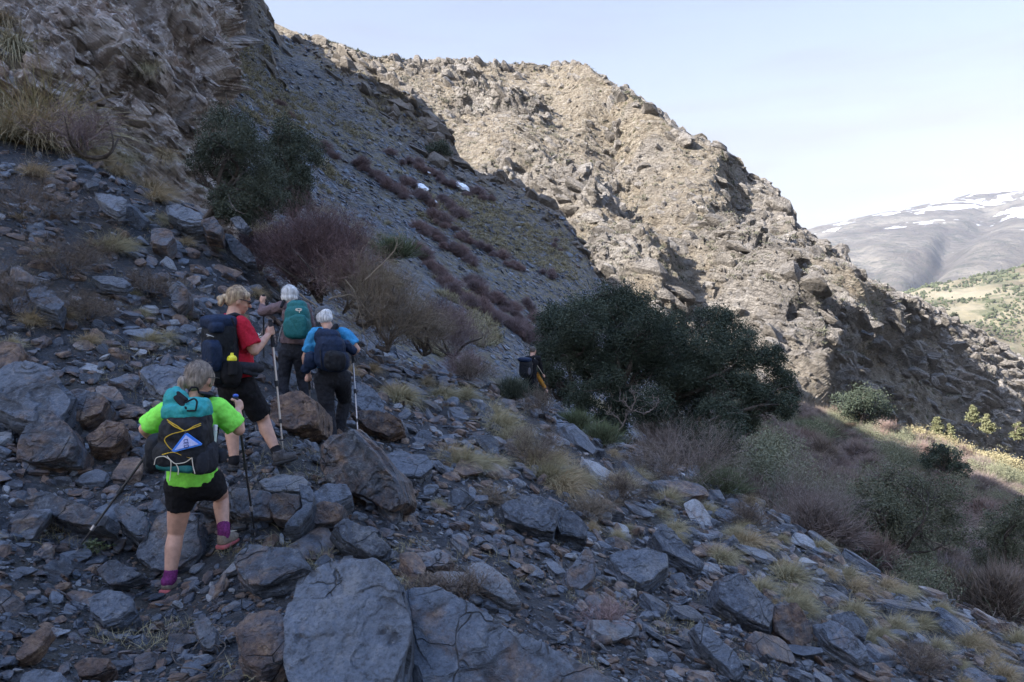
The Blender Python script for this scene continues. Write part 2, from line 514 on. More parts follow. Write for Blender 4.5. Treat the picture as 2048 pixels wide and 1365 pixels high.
def build_scree_slope():
    crest = [(-700, -500, 190), (-200, -350, 150), (200, -220, 125), (380, -150, 115), (450, -90, 110), (515, 0, 106), (535, 40, 105), (560, 74, 104), (610, 84, 103),
             (660, 98, 101), (700, 118, 100), (745, 132, 99), (760, 155, 98), (800, 175, 97), (848, 218, 95), (872, 240, 94), (893, 272, 92), (904, 318, 91), (935, 340, 90), (1000, 362, 88), (1050, 383, 86),
             (1080, 408, 85), (1120, 434, 83), (1142, 470, 81), (1168, 502, 79), (1184, 556, 77), (1230, 590, 75), (1300, 690, 73), (1400, 800, 71), (1500, 880, 66), (1650, 990, 60), (2000, 1250, 60)]
    rows = [
        [(-700, 750, 18), (300, 700, 19), (450, 680, 19), (700, 760, 20), (850, 820, 21), (1000, 860, 22), (1150, 930, 24), (1300, 990, 25), (1650, 1100, 27), (2000, 1300, 28)],
        [(-700, 500, 24), (300, 450, 25), (450, 450, 26), (560, 480, 28), (700, 550, 30), (850, 650, 32), (1000, 735, 32), (1100, 800, 32), (1300, 900, 31), (1650, 1040, 33), (2000, 1250, 34)],
        [(-700, 0, 45), (300, 170, 40), (450, 230, 43), (560, 310, 47), (700, 390, 52), (850, 480, 53), (1000, 580, 52), (1150, 710, 49), (1300, 850, 46), (1650, 980, 46), (2000, 1220, 42)],
        [(-700, -300, 100), (300, -60, 66), (450, 60, 66), (560, 170, 72), (700, 240, 78), (850, 340, 78), (1000, 440, 74), (1150, 580, 67), (1300, 760, 60), (1500, 920, 58), (1650, 1020, 56), (2000, 1280, 50)],
        crest]
    V, nc = loft(-700, 1700, 760, rows, [40, 110, 150, 150, 14, 10], [(14, -4), (60, -40)])
    N = grid_normals(V)
    P = V.copy()
    # crags near the crest and along its right edge
    PXg = CX + V[..., 0] / V[..., 1] * F
    rowi = np.arange(V.shape[0])[:, None] / nc
    crag = np.clip((rowi - 0.72) / 0.2, 0, 1) * np.clip((PXg - 560) / 200, 0.25, 1)
    crag = crag * np.clip(0.5 + 1.6 * fbm(P * 0.045, 3) + 0.55 * np.clip((rowi - 0.85) / 0.15, 0, 1), 0, 1)
    crag = np.maximum(crag, np.clip((590 - PXg) / 80, 0, 1) * np.clip((rowi - 0.5) * 4, 0, 1) * np.clip(0.8 + 2 * fbm(P * 0.05 + 5, 3), 0, 1) * 0.9)
    Q = P @ BED.T
    v1, pl1, _ = cells(Q * np.array([0.16, 0.16, 0.40]))
    v2, pl2, _ = cells(Q * np.array([0.5, 0.5, 1.2]), 11)
    d = 0.9 * fbm(P * 0.07, 4) + 0.12 * ridged(P * 0.9, 4) + crag * (3.2 * (v1 - 0.35) + 1.6 * pl1 + 1.1 * (v2 - 0.5) + 0.5 * pl2 + 1.2 * ridged(P * 0.25, 4))
    v3, pl3, _ = cells(Q * np.array([1.6, 1.6, 3.4]), 5)
    d = d + (0.13 * v3 + 0.10 * pl3) * np.clip(V[..., 1] / 50, 0.4, 1.6)
    d *= np.clip(V[..., 1] / 50, 0.4, 1.0)
    sh = np.clip(1 - np.abs(np.arange(V.shape[0])[:, None] - nc) / 12, 0, 1)
    V = V + N * (d * (1 - 0.6 * sh))[..., None]
    V = under_crest(V, crest, 9.0)
    ob = mesh_np('scree_slope', V, grid_faces(*V.shape[:2]), [mat_scree()], attrs={'rock': np.clip(crag * 1.4 - 0.2, 0, 1).ravel()}, smooth=False)
    tag(ob, kind='structure')
    S = Sheet(-700, 1700, V[:nc + 1])
    S.crag = crag[:nc + 1]
    return S

def build_ridge():
    crest = [(450, -20, 345), (540, 40, 340), (600, 72, 335), (650, 80, 330), (700, 96, 326), (755, 116, 322), (850, 128, 330), (915, 126, 332), (1000, 131, 332), (1080, 134, 330), (1120, 138, 325), (1150, 132, 322), (1172, 134, 318),
             (1200, 158, 315), (1230, 184, 312), (1262, 196, 309), (1300, 218, 305), (1345, 262, 300), (1400, 288, 298), (1440, 302, 296), (1472, 322, 294), (1490, 352, 291), (1530, 376, 285), (1558, 405, 281),
             (1578, 442, 277), (1586, 466, 270), (1620, 482, 262), (1660, 506, 258), (1700, 538, 256), (1722, 566, 262), (1760, 580, 272), (1790, 594, 282), (1830, 610, 294), (1900, 640, 316), (1960, 670, 330), (2048, 722, 348), (2150, 800, 355), (2700, 1200, 350)]
    rows = [
        [(450, 900, 100), (1000, 880, 100), (1300, 860, 105), (1500, 890, 103), (1590, 900, 106), (1700, 925, 118), (1800, 955, 132), (1900, 1000, 150), (2048, 1060, 175), (2700, 1400, 200)],
        [(450, 600, 150), (755, 600, 150), (1000, 650, 140), (1165, 700, 132), (1300, 755, 128), (1400, 780, 126), (1500, 800, 126), (1590, 815, 132), (1700, 840, 152), (1800, 870, 176), (1900, 905, 205), (2048, 960, 238), (2700, 1350, 240)],
        [(450, 330, 215), (755, 370, 210), (900, 420, 202), (1000, 450, 195), (1165, 500, 186), (1300, 520, 182), (1400, 560, 176), (1500, 600, 170), (1587, 660, 164), (1660, 700, 170), (1750, 745, 200), (1850, 785, 236), (1950, 830, 266), (2048, 880, 288), (2700, 1300, 290)],
        [(450, 120, 280), (755, 230, 270), (900, 240, 272), (1000, 250, 270), (1165, 270, 268), (1230, 330, 262), (1300, 330, 246), (1400, 390, 240), (1500, 440, 228), (1587, 530, 212), (1660, 570, 208), (1720, 620, 228), (1800, 660, 262), (1900, 710, 296), (2048, 790, 326), (2700, 1250, 330)],
        crest]
    V, nc = loft(450, 2700, 900, rows, [30, 150, 170, 170, 16, 10], [(25, -6), (120, -60)])
    N = grid_normals(V)
    P = V.copy()
    PXg = CX + V[..., 0] / V[..., 1] * F
    PYg = CY - V[..., 2] / V[..., 1] * F
    rowi = np.arange(V.shape[0])[:, None] / nc
    # where bare crags stand out of the scrub
    line = np.interp(PXg, [700, 1165, 1300, 1450, 1586, 1720, 2048], [60, 150, 230, 330, 480, 560, 740])
    band = np.exp(-((PYg - line) / 95.0) ** 2) * np.clip((PXg - 1080) / 120, 0, 1)
    low = np.clip((PYg - np.interp(PXg, [700, 900, 1100, 1300, 1500, 1700, 2048], [230, 330, 420, 440, 470, 600, 760])) / 90, 0, 1)
    crag = np.clip(0.95 * band + 0.75 * low + 2.4 * fbm(P * 0.022 + 3, 4) - 0.12, 0, 1)
    crag = np.maximum(crag, np.clip(2.2 * fbm(P * 0.03 + 8, 3) - 0.15, 0, 1))
    # a couple of spurs running down to the right-hand valley
    spur = 0
    for (x0, y0, x1, y1, wd, am) in [(1165, 135, 1420, 420, 60, 15), (1330, 420, 1620, 760, 55, 10), (1586, 470, 1700, 700, 50, 12), (1480, 330, 1587, 520, 32, 12), (1000, 300, 1330, 640, 60, 9), (1720, 570, 2000, 880, 60, 12)]:
        ux, uy = x1 - x0, y1 - y0; L = math.hypot(ux, uy)
        t = ((PXg - x0) * ux + (PYg - y0) * uy) / L / L
        s = ((PXg - x0) * uy - (PYg - y0) * ux) / L
        s = s + 40 * fbm(P * 0.012 + x0, 3)
        spur = spur + am * np.exp(-(s / wd) ** 2) * np.clip(t * 4 + 0.6, 0, 1) * np.clip((1.15 - t) * 4, 0, 1)
    Q = P @ BED.T
    v1, pl1, _ = cells(Q * np.array([0.055, 0.055, 0.13]))
    v2, pl2, _ = cells(Q * np.array([0.16, 0.16, 0.36]), 11)
    v3, pl3, _ = cells(Q * np.array([0.42, 0.42, 0.9]), 23)
    big = np.interp(PXg, [1450, 1600], [1.0, 0.55])
    d = spur * np.interp(PXg, [1500, 1650], [1.0, 0.5]) + 4.0 * fbm(P * 0.025, 4) + 0.5 * fbm(P * 0.35, 4) + crag * (big * (7.0 * (v1 - 0.35) + 4.5 * pl1) + 4.8 * (v2 - 0.5) + 3.0 * pl2 + 2.0 * (v3 - .5) + 1.5 * pl3 + 4.5 * ridged(P * 0.07, 4))
    d = d + (1 - crag) * (0.9 * (v3 - 0.5) * (v2 > 0.6) + 0.25 * pl3)
    sh = np.clip(1 - np.abs(np.arange(V.shape[0])[:, None] - nc) / 14, 0, 1)
    V = V + N * (d * (1 - 0.75 * sh))[..., None]
    V = under_crest(V, crest, 11.0)
    ob = mesh_np('rocky_ridge', V, grid_faces(*V.shape[:2]), [mat_ridge()], attrs={'rock': np.clip(crag * 1.5 - 0.42 + 0.5 * (v3 - 0.5), 0, 1).ravel()}, smooth=False)
    tag(ob, kind='structure')
    S = Sheet(450, 2700, V[:nc + 1]); S.crag = crag[:nc + 1]
    return S

def build_cliff():
    rows = [
        [(-700, 420, 11), (0, 420, 13.5), (230, 460, 15), (330, 520, 15.8), (400, 540, 16.5), (455, 560, 18), (462, 600, 26), (466, 600, 40)],
        [(-700, 160, 12), (0, 220, 14.2), (120, 230, 14.6), (230, 270, 15.4), (300, 330, 15.8), (400, 360, 17), (455, 380, 18.6), (462, 380, 30), (466, 380, 46)],
        [(-700, -60, 14), (0, 60, 15.6), (100, 80, 15.2), (200, 90, 15.6), (300, 150, 16.5), (400, 180, 17.8), (455, 190, 19.5), (462, 200, 34), (466, 210, 52)],
        [(-700, -350, 18), (0, -120, 18.5), (150, -100, 18), (300, -60, 19.5), (400, -30, 22), (455, 0, 26), (462, 0, 48), (466, 50, 64)],
        [(-700, -1200, 33), (0, -700, 32), (300, -480, 34), (400, -340, 40), (455, -250, 50), (462, -120, 78), (466, 0, 90)]]
    V, nc = loft(-700, 466, 620, rows, [60, 190, 170, 110, 10, 8], [(6, -3), (30, -8)])
    N = grid_normals(V)
    P = V.copy()
    Q = P @ np.array(Matrix.Rotation(math.radians(-38), 3, 'Y') @ Matrix.Rotation(math.radians(20), 3, 'X')).T
    Q = Q + 0.45 * fbm(P * 1.1, 3)[..., None]
    v0, pl0, _ = cells(Q * np.array([0.45, 0.45, 0.7]), 3)
    v1, pl1, _ = cells(Q * np.array([1.1, 1.1, 2.3]))
    v2, pl2, _ = cells(Q * np.array([2.6, 2.6, 6.5]), 11)
    v3, pl3, _ = cells(Q * np.array([7, 7, 15]), 21)
    d = 1.3 * fbm(P * 0.22, 4) + 1.0 * (v0 - 0.5) + 0.5 * pl0 + 0.38 * (v1 - 0.5) + 0.26 * pl1 + 0.11 * (v2 - 0.5) + 0.09 * pl2 + 0.05 * (v3 - .5) + 0.04 * pl3 + 0.30 * ridged(P * 0.8, 5) + 0.05 * fbm(P * 6, 3)
    PXg = CX + V[..., 0] / V[..., 1] * F
    V = V + N * (d * np.clip(V[..., 1] / 18, 0.8, 1.6) * np.clip((470 - PXg) / 15, 0.2, 1))[..., None]
    V[..., 0] += np.clip((PXg - 360) / 60, 0, 1) * (0.55 * fbm(np.stack([V[..., 2] * 0.5, V[..., 2] * 0 + 3, V[..., 2] * 0], -1), 4) - 0.1)
    globals()['CLIFF_N'] = N
    ob = mesh_np('cliff', V, grid_faces(*V.shape[:2]), [mat_cliff()], smooth=False)
    tag(ob, kind='structure')
    return Sheet(-700, 466, V[:nc + 1])

def build_flank():
    """the mountainside we walk on, above and behind: unseen, its crest shaped to keep the slope in shade"""
    S = np.array(SUN)
    pts = [((-32.8, 100, 43), 75), ((-21, 95, 33), 82), ((-9, 90, 22), 92), ((9, 79, 6), 112), ((26, 60, -2.5), 165), ((42, 40, -8.0), 240), ((70, 0, -17), 330), ((110, -80, -30), 420)]
    crest = [np.array(p) + S * t for p, t in pts]
    crest.insert(0, crest[0] + np.array([-5, 60, 8]))
    crest = np.array(crest)
    foot = np.array([(-60, 75, 18), (-34, 40, 12), (-17, 22, 9.0), (-10.5, 12, 5.5), (-7, 5, 2.0), (-6, -2, 0.2), (-6, -20, 0.0), (-10, -60, -2), (-20, -120, -4)])
    n = 90
    t = np.linspace(0, len(crest) - 1, n)
    cr = np.stack([np.interp(t, range(len(crest)), crest[:, k]) for k in range(3)], -1)
    ft = np.stack([np.interp(t, range(len(foot)), foot[:, k]) for k in range(3)], -1)
    rows = [ft + (cr - ft) * f - np.array([0, 0, 1]) * 9 * math.sin(math.pi * f) for f in np.linspace(0, 1, 60)]
    rows += [cr + np.array([-60, -20, -30]) * f for f in (0.2, 0.6, 1.0)]
    V = np.array(rows)
    w = np.clip(np.arange(len(V)) / 12.0, 0, 1)[:, None]
    w[60:] = 0.3; w[56:60] = 0.25
    V[..., 2] += 4 * fbm(V * 0.05, 4) * w
    V[..., 0] += 2 * fbm(V * 0.11 + 5, 4) * w
    ob = mesh_np('mountain_flank', V, grid_faces(*V.shape[:2], flip=True), [bpy.data.materials['scree_slope_stone']], smooth=False)
    tag(ob, kind='structure')

GROUND = build_ground()
SCREE = build_scree_slope()
RIDGE = build_ridge()
CLIFF = build_cliff()
build_flank()
# ------------------------------------------------------------------ far country
def mat_far_mountain():
    t = NT('snowy_mountain_ground')
    p = t.geo('Position')
    n = t.noise(p, 0.0022, 9, 0.65)
    c = t.ramp(n, [(0.35, (0.10, 0.085, 0.075)), (0.5, (0.17, 0.15, 0.125)), (0.62, (0.27, 0.24, 0.195))])
    s = t.ramp(t.noise(p, 0.011, 5, 0.7), [(0.5, 0.0), (0.62, 0.6)])
    c = t.mix(s, c, (0.07, 0.08, 0.06))
    z = t.sep(p)[2]
    alt = t.math('ADD', t.math('MULTIPLY', t.math('SUBTRACT', z, 900.0), 0.00016), t.math('MULTIPLY', t.math('SUBTRACT', t.sep(p)[0], 3300.0), 0.00006))
    m = t.math('ADD', t.noise(t.mapping(p, (0.7, 0.7, 1.9), (0.0, 0.45, 0.0)), 0.0034, 6, 0.62, 0.5), alt)
    snow = t.ramp(m, [(0.56, 0.0), (0.575, 1.0)])
    c = t.mix(snow, c, (0.86, 0.88, 0.92))
    return t.done(c, 0.9, t.bump(t.noise(p, 0.006, 8, 0.7), 1.0, 140), 0.1)

def mat_hills():
    t = NT('far_hill_ground')
    p = t.geo('Position')
    n = t.noise(p, 0.006, 7, 0.6)
    c = t.ramp(n, [(0.38, (0.12, 0.10, 0.065)), (0.5, (0.19, 0.165, 0.105)), (0.65, (0.26, 0.225, 0.155))])
    g = t.ramp(t.noise(t.mapping(p, (1, 1, 2)), 0.009, 5, 0.55), [(0.55, 0.0), (0.58, 0.8)])
    c = t.mix(g, c, t.mix(t.noise(p, 0.12, 4), (0.05, 0.058, 0.03), (0.15, 0.15, 0.08)))
    return t.done(c, 0.9, t.bump(t.noise(p, 0.05, 6, 0.7), 1.0, 6), 0.1)

def build_far():
    rows = [[(1100, 760, 2300), (1500, 740, 2400), (1790, 640, 2800), (2048, 600, 2900), (2700, 560, 3000)],
            [(1100, 680, 3400), (1500, 640, 3500), (1790, 560, 3700), (2048, 510, 3900), (2700, 450, 4000)],
            [(1100, 560, 4700), (1500, 540, 4800), (1700, 480, 5000), (1900, 455, 5200), (2048, 430, 5300), (2700, 330, 5400)],
            [(1100, 520, 6000), (1500, 490, 6200), (1587, 467, 6300), (1650, 450, 6350), (1700, 441, 6400), (1780, 426, 6400), (1850, 412, 6400), (1940, 390, 6400), (2000, 375, 6500), (2048, 366, 6500), (2300, 310, 6600), (2700, 240, 6700)]]
    V, nc = loft(1100, 2700, 420, rows, [60, 90, 90, 8, 6], [(300, -60), (1500, -500)])
    N = grid_normals(V)
    P = V.copy()
    PXg = CX + V[..., 0] / V[..., 1] * F; PYg = CY - V[..., 2] / V[..., 1] * F
    gul = 0
    for x0, y0, x1, y1, wd, am in [(1990, 430, 1840, 560, 26, 75), (1900, 470, 1840, 570, 14, 50), (1700, 480, 1780, 590, 22, 25), (2100, 480, 1960, 600, 30, 60)]:
        L = math.hypot(x1 - x0, y1 - y0); t = ((PXg - x0) * (x1 - x0) + (PYg - y0) * (y1 - y0)) / L / L
        s = ((PXg - x0) * (y1 - y0) - (PYg - y0) * (x1 - x0)) / L + 22 * fbm(P * 0.001 + x0, 3)
        gul = gul - am * np.exp(-(s / wd) ** 2) * np.clip(t * 3 + .5, 0, 1) * np.clip((1.3 - t) * 3, 0, 1)
    sh = np.clip(1 - np.abs(np.arange(V.shape[0])[:, None] - nc) / 20, 0, 1)
    d = gul + 60 * fbm(P * 0.0011, 5) + 28 * ridged(P * 0.0022, 5)
    V = V + N * (d * (1 - 0.9 * sh))[..., None]
    tag(mesh_np('snowy_mountain', V, grid_faces(*V.shape[:2]), [mat_far_mountain()], smooth=True), kind='structure')
    rows = [[(1500, 1250, 380), (1850, 1150, 400), (2048, 1080, 430), (2700, 1100, 450)],
            [(1500, 900, 750), (1850, 860, 800), (2048, 840, 850), (2700, 800, 900)],
            [(1500, 700, 1150), (1850, 670, 1200), (2048, 650, 1250), (2700, 600, 1300)],
            [(1500, 650, 1900), (1700, 612, 1950), (1790, 590, 2000), (1850, 578, 2000), (1930, 562, 1980), (2048, 538, 1950), (2200, 505, 1900), (2700, 430, 1900)]]
    V, nc = loft(1500, 2700, 380, rows, [50, 90, 110, 8, 6], [(120, -25), (500, -200)])
    N = grid_normals(V); P = V.copy()
    sh = np.clip(1 - np.abs(np.arange(V.shape[0])[:, None] - nc) / 20, 0, 1)
    V = V + N * ((26 * fbm(P * 0.004, 5) + 14 * ridged(P * 0.008, 4)) * (1 - 0.92 * sh))[..., None]
    tag(mesh_np('wooded_hills', V, grid_faces(*V.shape[:2]), [mat_hills()], smooth=True), kind='structure')
    H = Sheet(1500, 2700, V[:nc + 1])
    # the woods: little crowns by the thousand
    rng = np.random.default_rng(5)
    n = 20000
    r = rng.integers(20, nc - 2, n); c = rng.integers(50, 330, n)
    pts = V[r, c] + rng.normal(size=(n, 3)) * 2
    dens = perlin(pts * 0.008 + 4) + 0.4 * perlin(pts * 0.03)
    pts = pts[(dens > -0.02)]
    ico = ICO(1)
    k = len(pts)
    s = rng.uniform(1.0, 2.9, k) * np.clip(pts[:, 1] / 1200, 0.7, 1.6)
    W = ico[0][None] * s[:, None, None] * rng.uniform(0.75, 1.2, (k, len(ico[0]), 1)) + pts[:, None] + np.array([0, 0, 1]) * s[:, None, None] * 0.6
    Fc = (ico[1][None] + (np.arange(k) * len(ico[0]))[:, None, None]).reshape(-1, 3)
    fo = mesh_np('forest', W, Fc, [simple('far_woods', (0.065, 0.075, 0.04), 0.9, 0.1, 0.5, 0.02)], smooth=True)
    tag(fo, 'dark green woodland scattered over the tan hills in the far valley', 'forest', kind='stuff')

_ico = {}
def ICO(n):
    if n not in _ico:
        bm = bmesh.new(); bmesh.ops.create_icosphere(bm, subdivisions=n, radius=1.0)
        _ico[n] = (np.array([v.co[:] for v in bm.verts]), np.array([[v.index for v in f.verts] for f in bm.faces]))
        bm.free()
    return _ico[n]

# ------------------------------------------------------------------ stones
def mat_slate():
    t = NT('slate')
    l = t.attr('loc'); tone = t.attr('tone', 'Fac'); rust = t.attr('rust', 'Fac')
    base = t.ramp(tone, [(0.0, (0.020, 0.023, 0.030)), (0.4, (0.062, 0.074, 0.098)), (0.75, (0.125, 0.145, 0.18)), (1.0, (0.33, 0.335, 0.345))])
    m1 = t.noise(l, 4.0, 6, 0.62)
    c = t.mix(t.ramp(m1, [(0.35, 0.0), (0.65, 0.55)]), base, t.mix(0.4, base, (0.16, 0.19, 0.25)))
    lay = t.noise(t.mapping(l, (1.6, 1.6, 26)), 1.0, 4, 0.65, 0.5)
    c = t.mix(t.ramp(lay, [(0.38, 0.8), (0.47, 0.0)]), c, (0.022, 0.023, 0.028))
    c = t.mix(t.ramp(lay, [(0.56, 0.0), (0.66, 0.5)]), c, (0.22, 0.215, 0.21))
    mot = t.noise(l, 16.0, 7, 0.75)
    c = t.mix(t.ramp(mot, [(0.36, 0.6), (0.47, 0.0)]), c, (0.02, 0.023, 0.028))
    c = t.mix(t.ramp(mot, [(0.53, 0.0), (0.66, 0.55)]), c, (0.24, 0.255, 0.28))
    rm = t.ramp(t.math('ADD', t.noise(t.mapping(l, (1, 1, 2.2)), 3.2, 7, 0.72, 0.3), t.math('MULTIPLY', rust, 0.42)), [(0.62, 0.0), (0.80, 0.9)])
    rc = t.ramp(t.noise(l, 11.0, 5, 0.6), [(0.32, (0.045, 0.032, 0.03)), (0.47, (0.12, 0.075, 0.055)), (0.6, (0.22, 0.14, 0.09)), (0.72, (0.36, 0.27, 0.19))])
    c = t.mix(rm, c, rc)
    sp = t.ramp(t.noise(l, 38.0, 4, 0.7), [(0.66, 0.0), (0.72, 0.6)])
    c = t.mix(sp, c, (0.36, 0.36, 0.35))
    crack = t.voro(t.mapping(l, (1.0, 1.3, 3.2), (0.2, 0.1, 0.4)), 3.2, 'DISTANCE_TO_EDGE', 'Distance')
    ck = t.ramp(crack, [(0.0, 1.0), (0.018, 0.0)])
    ck = t.math('MULTIPLY', ck, t.ramp(t.noise(l, 2.2, 2), [(0.5, 0.0), (0.56, 0.8)]))
    c = t.mix(ck, c, (0.02, 0.02, 0.022))
    gr = t.noise(l, 60.0, 5, 0.7)
    c = t.mix(t.ramp(gr, [(0.35, 0.5), (0.5, 0.0)]), c, (0.02, 0.023, 0.03))
    h = t.math('ADD', t.math('ADD', t.noise(l, 9.0, 8, 0.7), t.math('MULTIPLY', gr, 0.25)), t.math('MULTIPLY', lay, 0.9))
    h = t.math('SUBTRACT', h, t.math('MULTIPLY', ck, 0.5))
    return t.done(c, t.ramp(m1, [(0.3, 0.36), (0.7, 0.66)]), t.bump(h, 1.0, 0.05), 0.45)
SLATE = mat_slate()

def rock_shape(rng, level, flat=0.35, long=0.75, planes=9, rough=0.03, ncut=None):
    V, Fc = ICO(level)
    V = V.copy()
    V = V / np.abs(V).max(axis=1, keepdims=True) ** 0.55          # squarer than a ball
    for _ in range(planes):
        n = rng.normal(size=3); n[2] *= 0.75; n /= np.linalg.norm(n)
        h = (V @ n)
        dd = rng.uniform(0.45, 0.8) * h.max()
        V -= np.maximum(h - dd, 0)[:, None] * n
    # flat top and bottom, following the bedding
    top = rng.uniform(0.5, 0.75)
    V[:, 2] = np.clip(V[:, 2], -0.8, top + V[:, 0] * rng.uniform(-0.25, 0.25))
    V = V * np.array([1.0, long, flat])
    V[:, 0] += V[:, 1] * rng.uniform(-0.5, 0.5)
    if rough and level >= 2:
        o = rng.uniform(0, 90, 3)
        V = V + (rough * fbm(V * np.array([3, 3, 9]) + o, 3))[:, None] * V / (np.linalg.norm(V, axis=1, keepdims=True) + 1e-6) * 1.6
        if level >= 3:      # broken layers at the rim
            st = np.floor(V[:, 2] / flat * 4 + 0.9 * perlin(V * 2.2 + o))
            sc = 1 + 0.05 * (perlin(np.stack([st * 3.7 + o[0], V[:, 0] * 1.2, V[:, 1] * 1.2], -1)) * 2.2)
            V[:, :2] *= sc[:, None]
    return V, Fc

def rand_rot(rng, normal, tilt):
    """matrix that lays the flat side on the ground with some tilt"""
    ax = Vector(rng.normal(size=3)).normalized()
    q = Vector((0, 0, 1)).rotation_difference(normal) 
    q = Quaternion(ax, rng.normal() * tilt) @ q @ Quaternion((0, 0, 1), rng.uniform(0, 6.283))
    return np.array(q.to_matrix())

def scatter_merge(name, spots, level, shapes, mat, label, cat, kind='stuff', tonefn=None):
    """spots: (pos, size, rot3x3, tone, rust) joined into one mesh"""
    Vs, Fs, L, T, R = [], [], [], [], []
    off = 0
    rng = np.random.default_rng(len(spots))
    for pos, s, rot, tone, rust in spots:
        v, f = shapes[rng.integers(len(shapes))]
        lv = v * s
        Vs.append((lv @ rot.T + pos).astype(np.float32)); Fs.append(f + off); off += len(v)
        L.append((lv + rng.uniform(0, 40, 3)).astype(np.float32))
        T.append(np.full(len(v), tone, np.float32)); R.append(np.full(len(v), rust, np.float32))
    ob = mesh_np(name, np.concatenate(Vs), np.concatenate(Fs), [mat], attrs={'loc': np.concatenate(L), 'tone': np.concatenate(T), 'rust': np.concatenate(R)})
    tag(ob, label, cat, kind=kind)
    return ob

def build_stones():
    rng = np.random.default_rng(21)
    sh1 = [rock_shape(rng, 1, rng.uniform(0.22, 0.6), rng.uniform(0.5, 0.95), 7, 0) for _ in range(40)]
    sh2 = [rock_shape(rng, 2, rng.uniform(0.25, 0.72), rng.uniform(0.5, 0.95), 8, 0.03) for _ in range(40)]
    def spots(n, lo, hi, power, mask=None, dmax=40, px=(-250, 2300), py=(300, 1700)):
        out = []
        while len(out) < n:
            x = rng.uniform(*px); y = rng.uniform(*py)
            p = GROUND.pick(x, y)
            if rng.uniform() < 0.14:          # ground that lies behind a rise
                p = Vector(GROUND.V[rng.integers(330, 430), rng.integers(420, 1120)].tolist())
            if p.y > dmax or p.y < 1.2: continue
            ratio = (rng.uniform() ** power)
            s = (lo + (hi - lo) * ratio) * p.y / F / 2
            s = min(s, 0.5)
            xx = CX + p.x / p.y * F; yy = CY - p.z / p.y * F
            dens = 0.55 + 0.9 * perlin(np.array([p.x * 0.5, p.y * 0.5, 3.0])) + (0.35 if xx > 640 else 0) + (0.15 if p.y < 5 else 0)
            if xx < 330 and p.y > 7: dens -= 0.05
            if p.y > 18: dens -= 0.35
            if rng.uniform() > dens: continue
            n_ = GROUND.normal(p.x, p.y)
            tone = float(np.clip(rng.normal(0.5, 0.28), 0, 1)); rust = float(max(0, rng.normal(0.34, 0.42)))
            out.append((np.array(p) + np.array([0, 0, s * 0.2]), s, rand_rot(rng, n_, 0.5), tone, rust))
        return out
    scatter_merge('gravel', spots(38000, 3.2, 16, 1.6), 1, sh1, SLATE, 'dark slate chips and grit covering the whole slope', 'gravel')
    scatter_merge('rubble', spots(14500, 13, 46, 1.8), 2, sh2, SLATE, 'broken slate stones heaped loosely over the slope', 'rubble')
    out = []
    while len(out) < 13000:        # stones and small ledges all over the sunlit ridge
        x = rng.uniform(600, 2100); y = rng.uniform(80, 950); p = RIDGE.pick(x, y)
        if rng.uniform() > (p.y / 330) ** 1.5 + 0.1: continue
        s = rng.uniform(0.25, 0.75) * (2.0 if rng.uniform() < 0.08 else 1) * (p.y / 250) ** 0.5
        out.append((np.array(p), s, rand_rot(rng, Vector((0.4, -0.45, 0.8)).normalized(), 0.5), float(np.clip(rng.normal(0.95, 0.2), 0.4, 1)), max(0, rng.normal(0.15, 0.2))))
    shr = [rock_shape(rng, 1, rng.uniform(0.25, 0.6), rng.uniform(0.4, 0.9), 6, 0) for _ in range(24)]
    ro = scatter_merge('ridge_stones', out, 1, shr, bpy.data.materials['ridge_rock_and_scrub'], 'pale loose stones strewn over the sunlit ridge', 'stones')
    ro.data.attributes.new('rock', 'FLOAT', 'POINT').data.foreach_set('value', np.full(len(ro.data.vertices), 0.55, np.float32))
    # scree over the slope across the gully
    out = []
    while len(out) < 15000:
        x = rng.uniform(420, 1400); y = rng.uniform(60, 900)
        p = SCREE.pick(x, y)
        if p.y > 112: continue
        s = rng.uniform(0.10, 0.34) * (p.y / 60) ** 0.6 * (1.8 if rng.uniform() < 0.07 else 1)
        t = perlin(np.array([p.x * 0.09, p.y * 0.09, p.z * 0.05]))
        if t > 0.12 and rng.uniform() < 0.7: continue
        out.append((np.array(p), s, rand_rot(rng, Vector((0.55, -0.25, 0.8)).normalized(), 0.35), float(np.clip(rng.normal(0.55, 0.2), 0, 1)), max(0, rng.normal(0.1, 0.3))))
    sh0 = [rock_shape(rng, 1, rng.uniform(0.2, 0.5), rng.uniform(0.5, 0.95), 6, 0) for _ in range(24)]
    scatter_merge('scree', out, 1, sh0, SLATE, 'grey slate scree streaming down the shaded slope', 'scree')

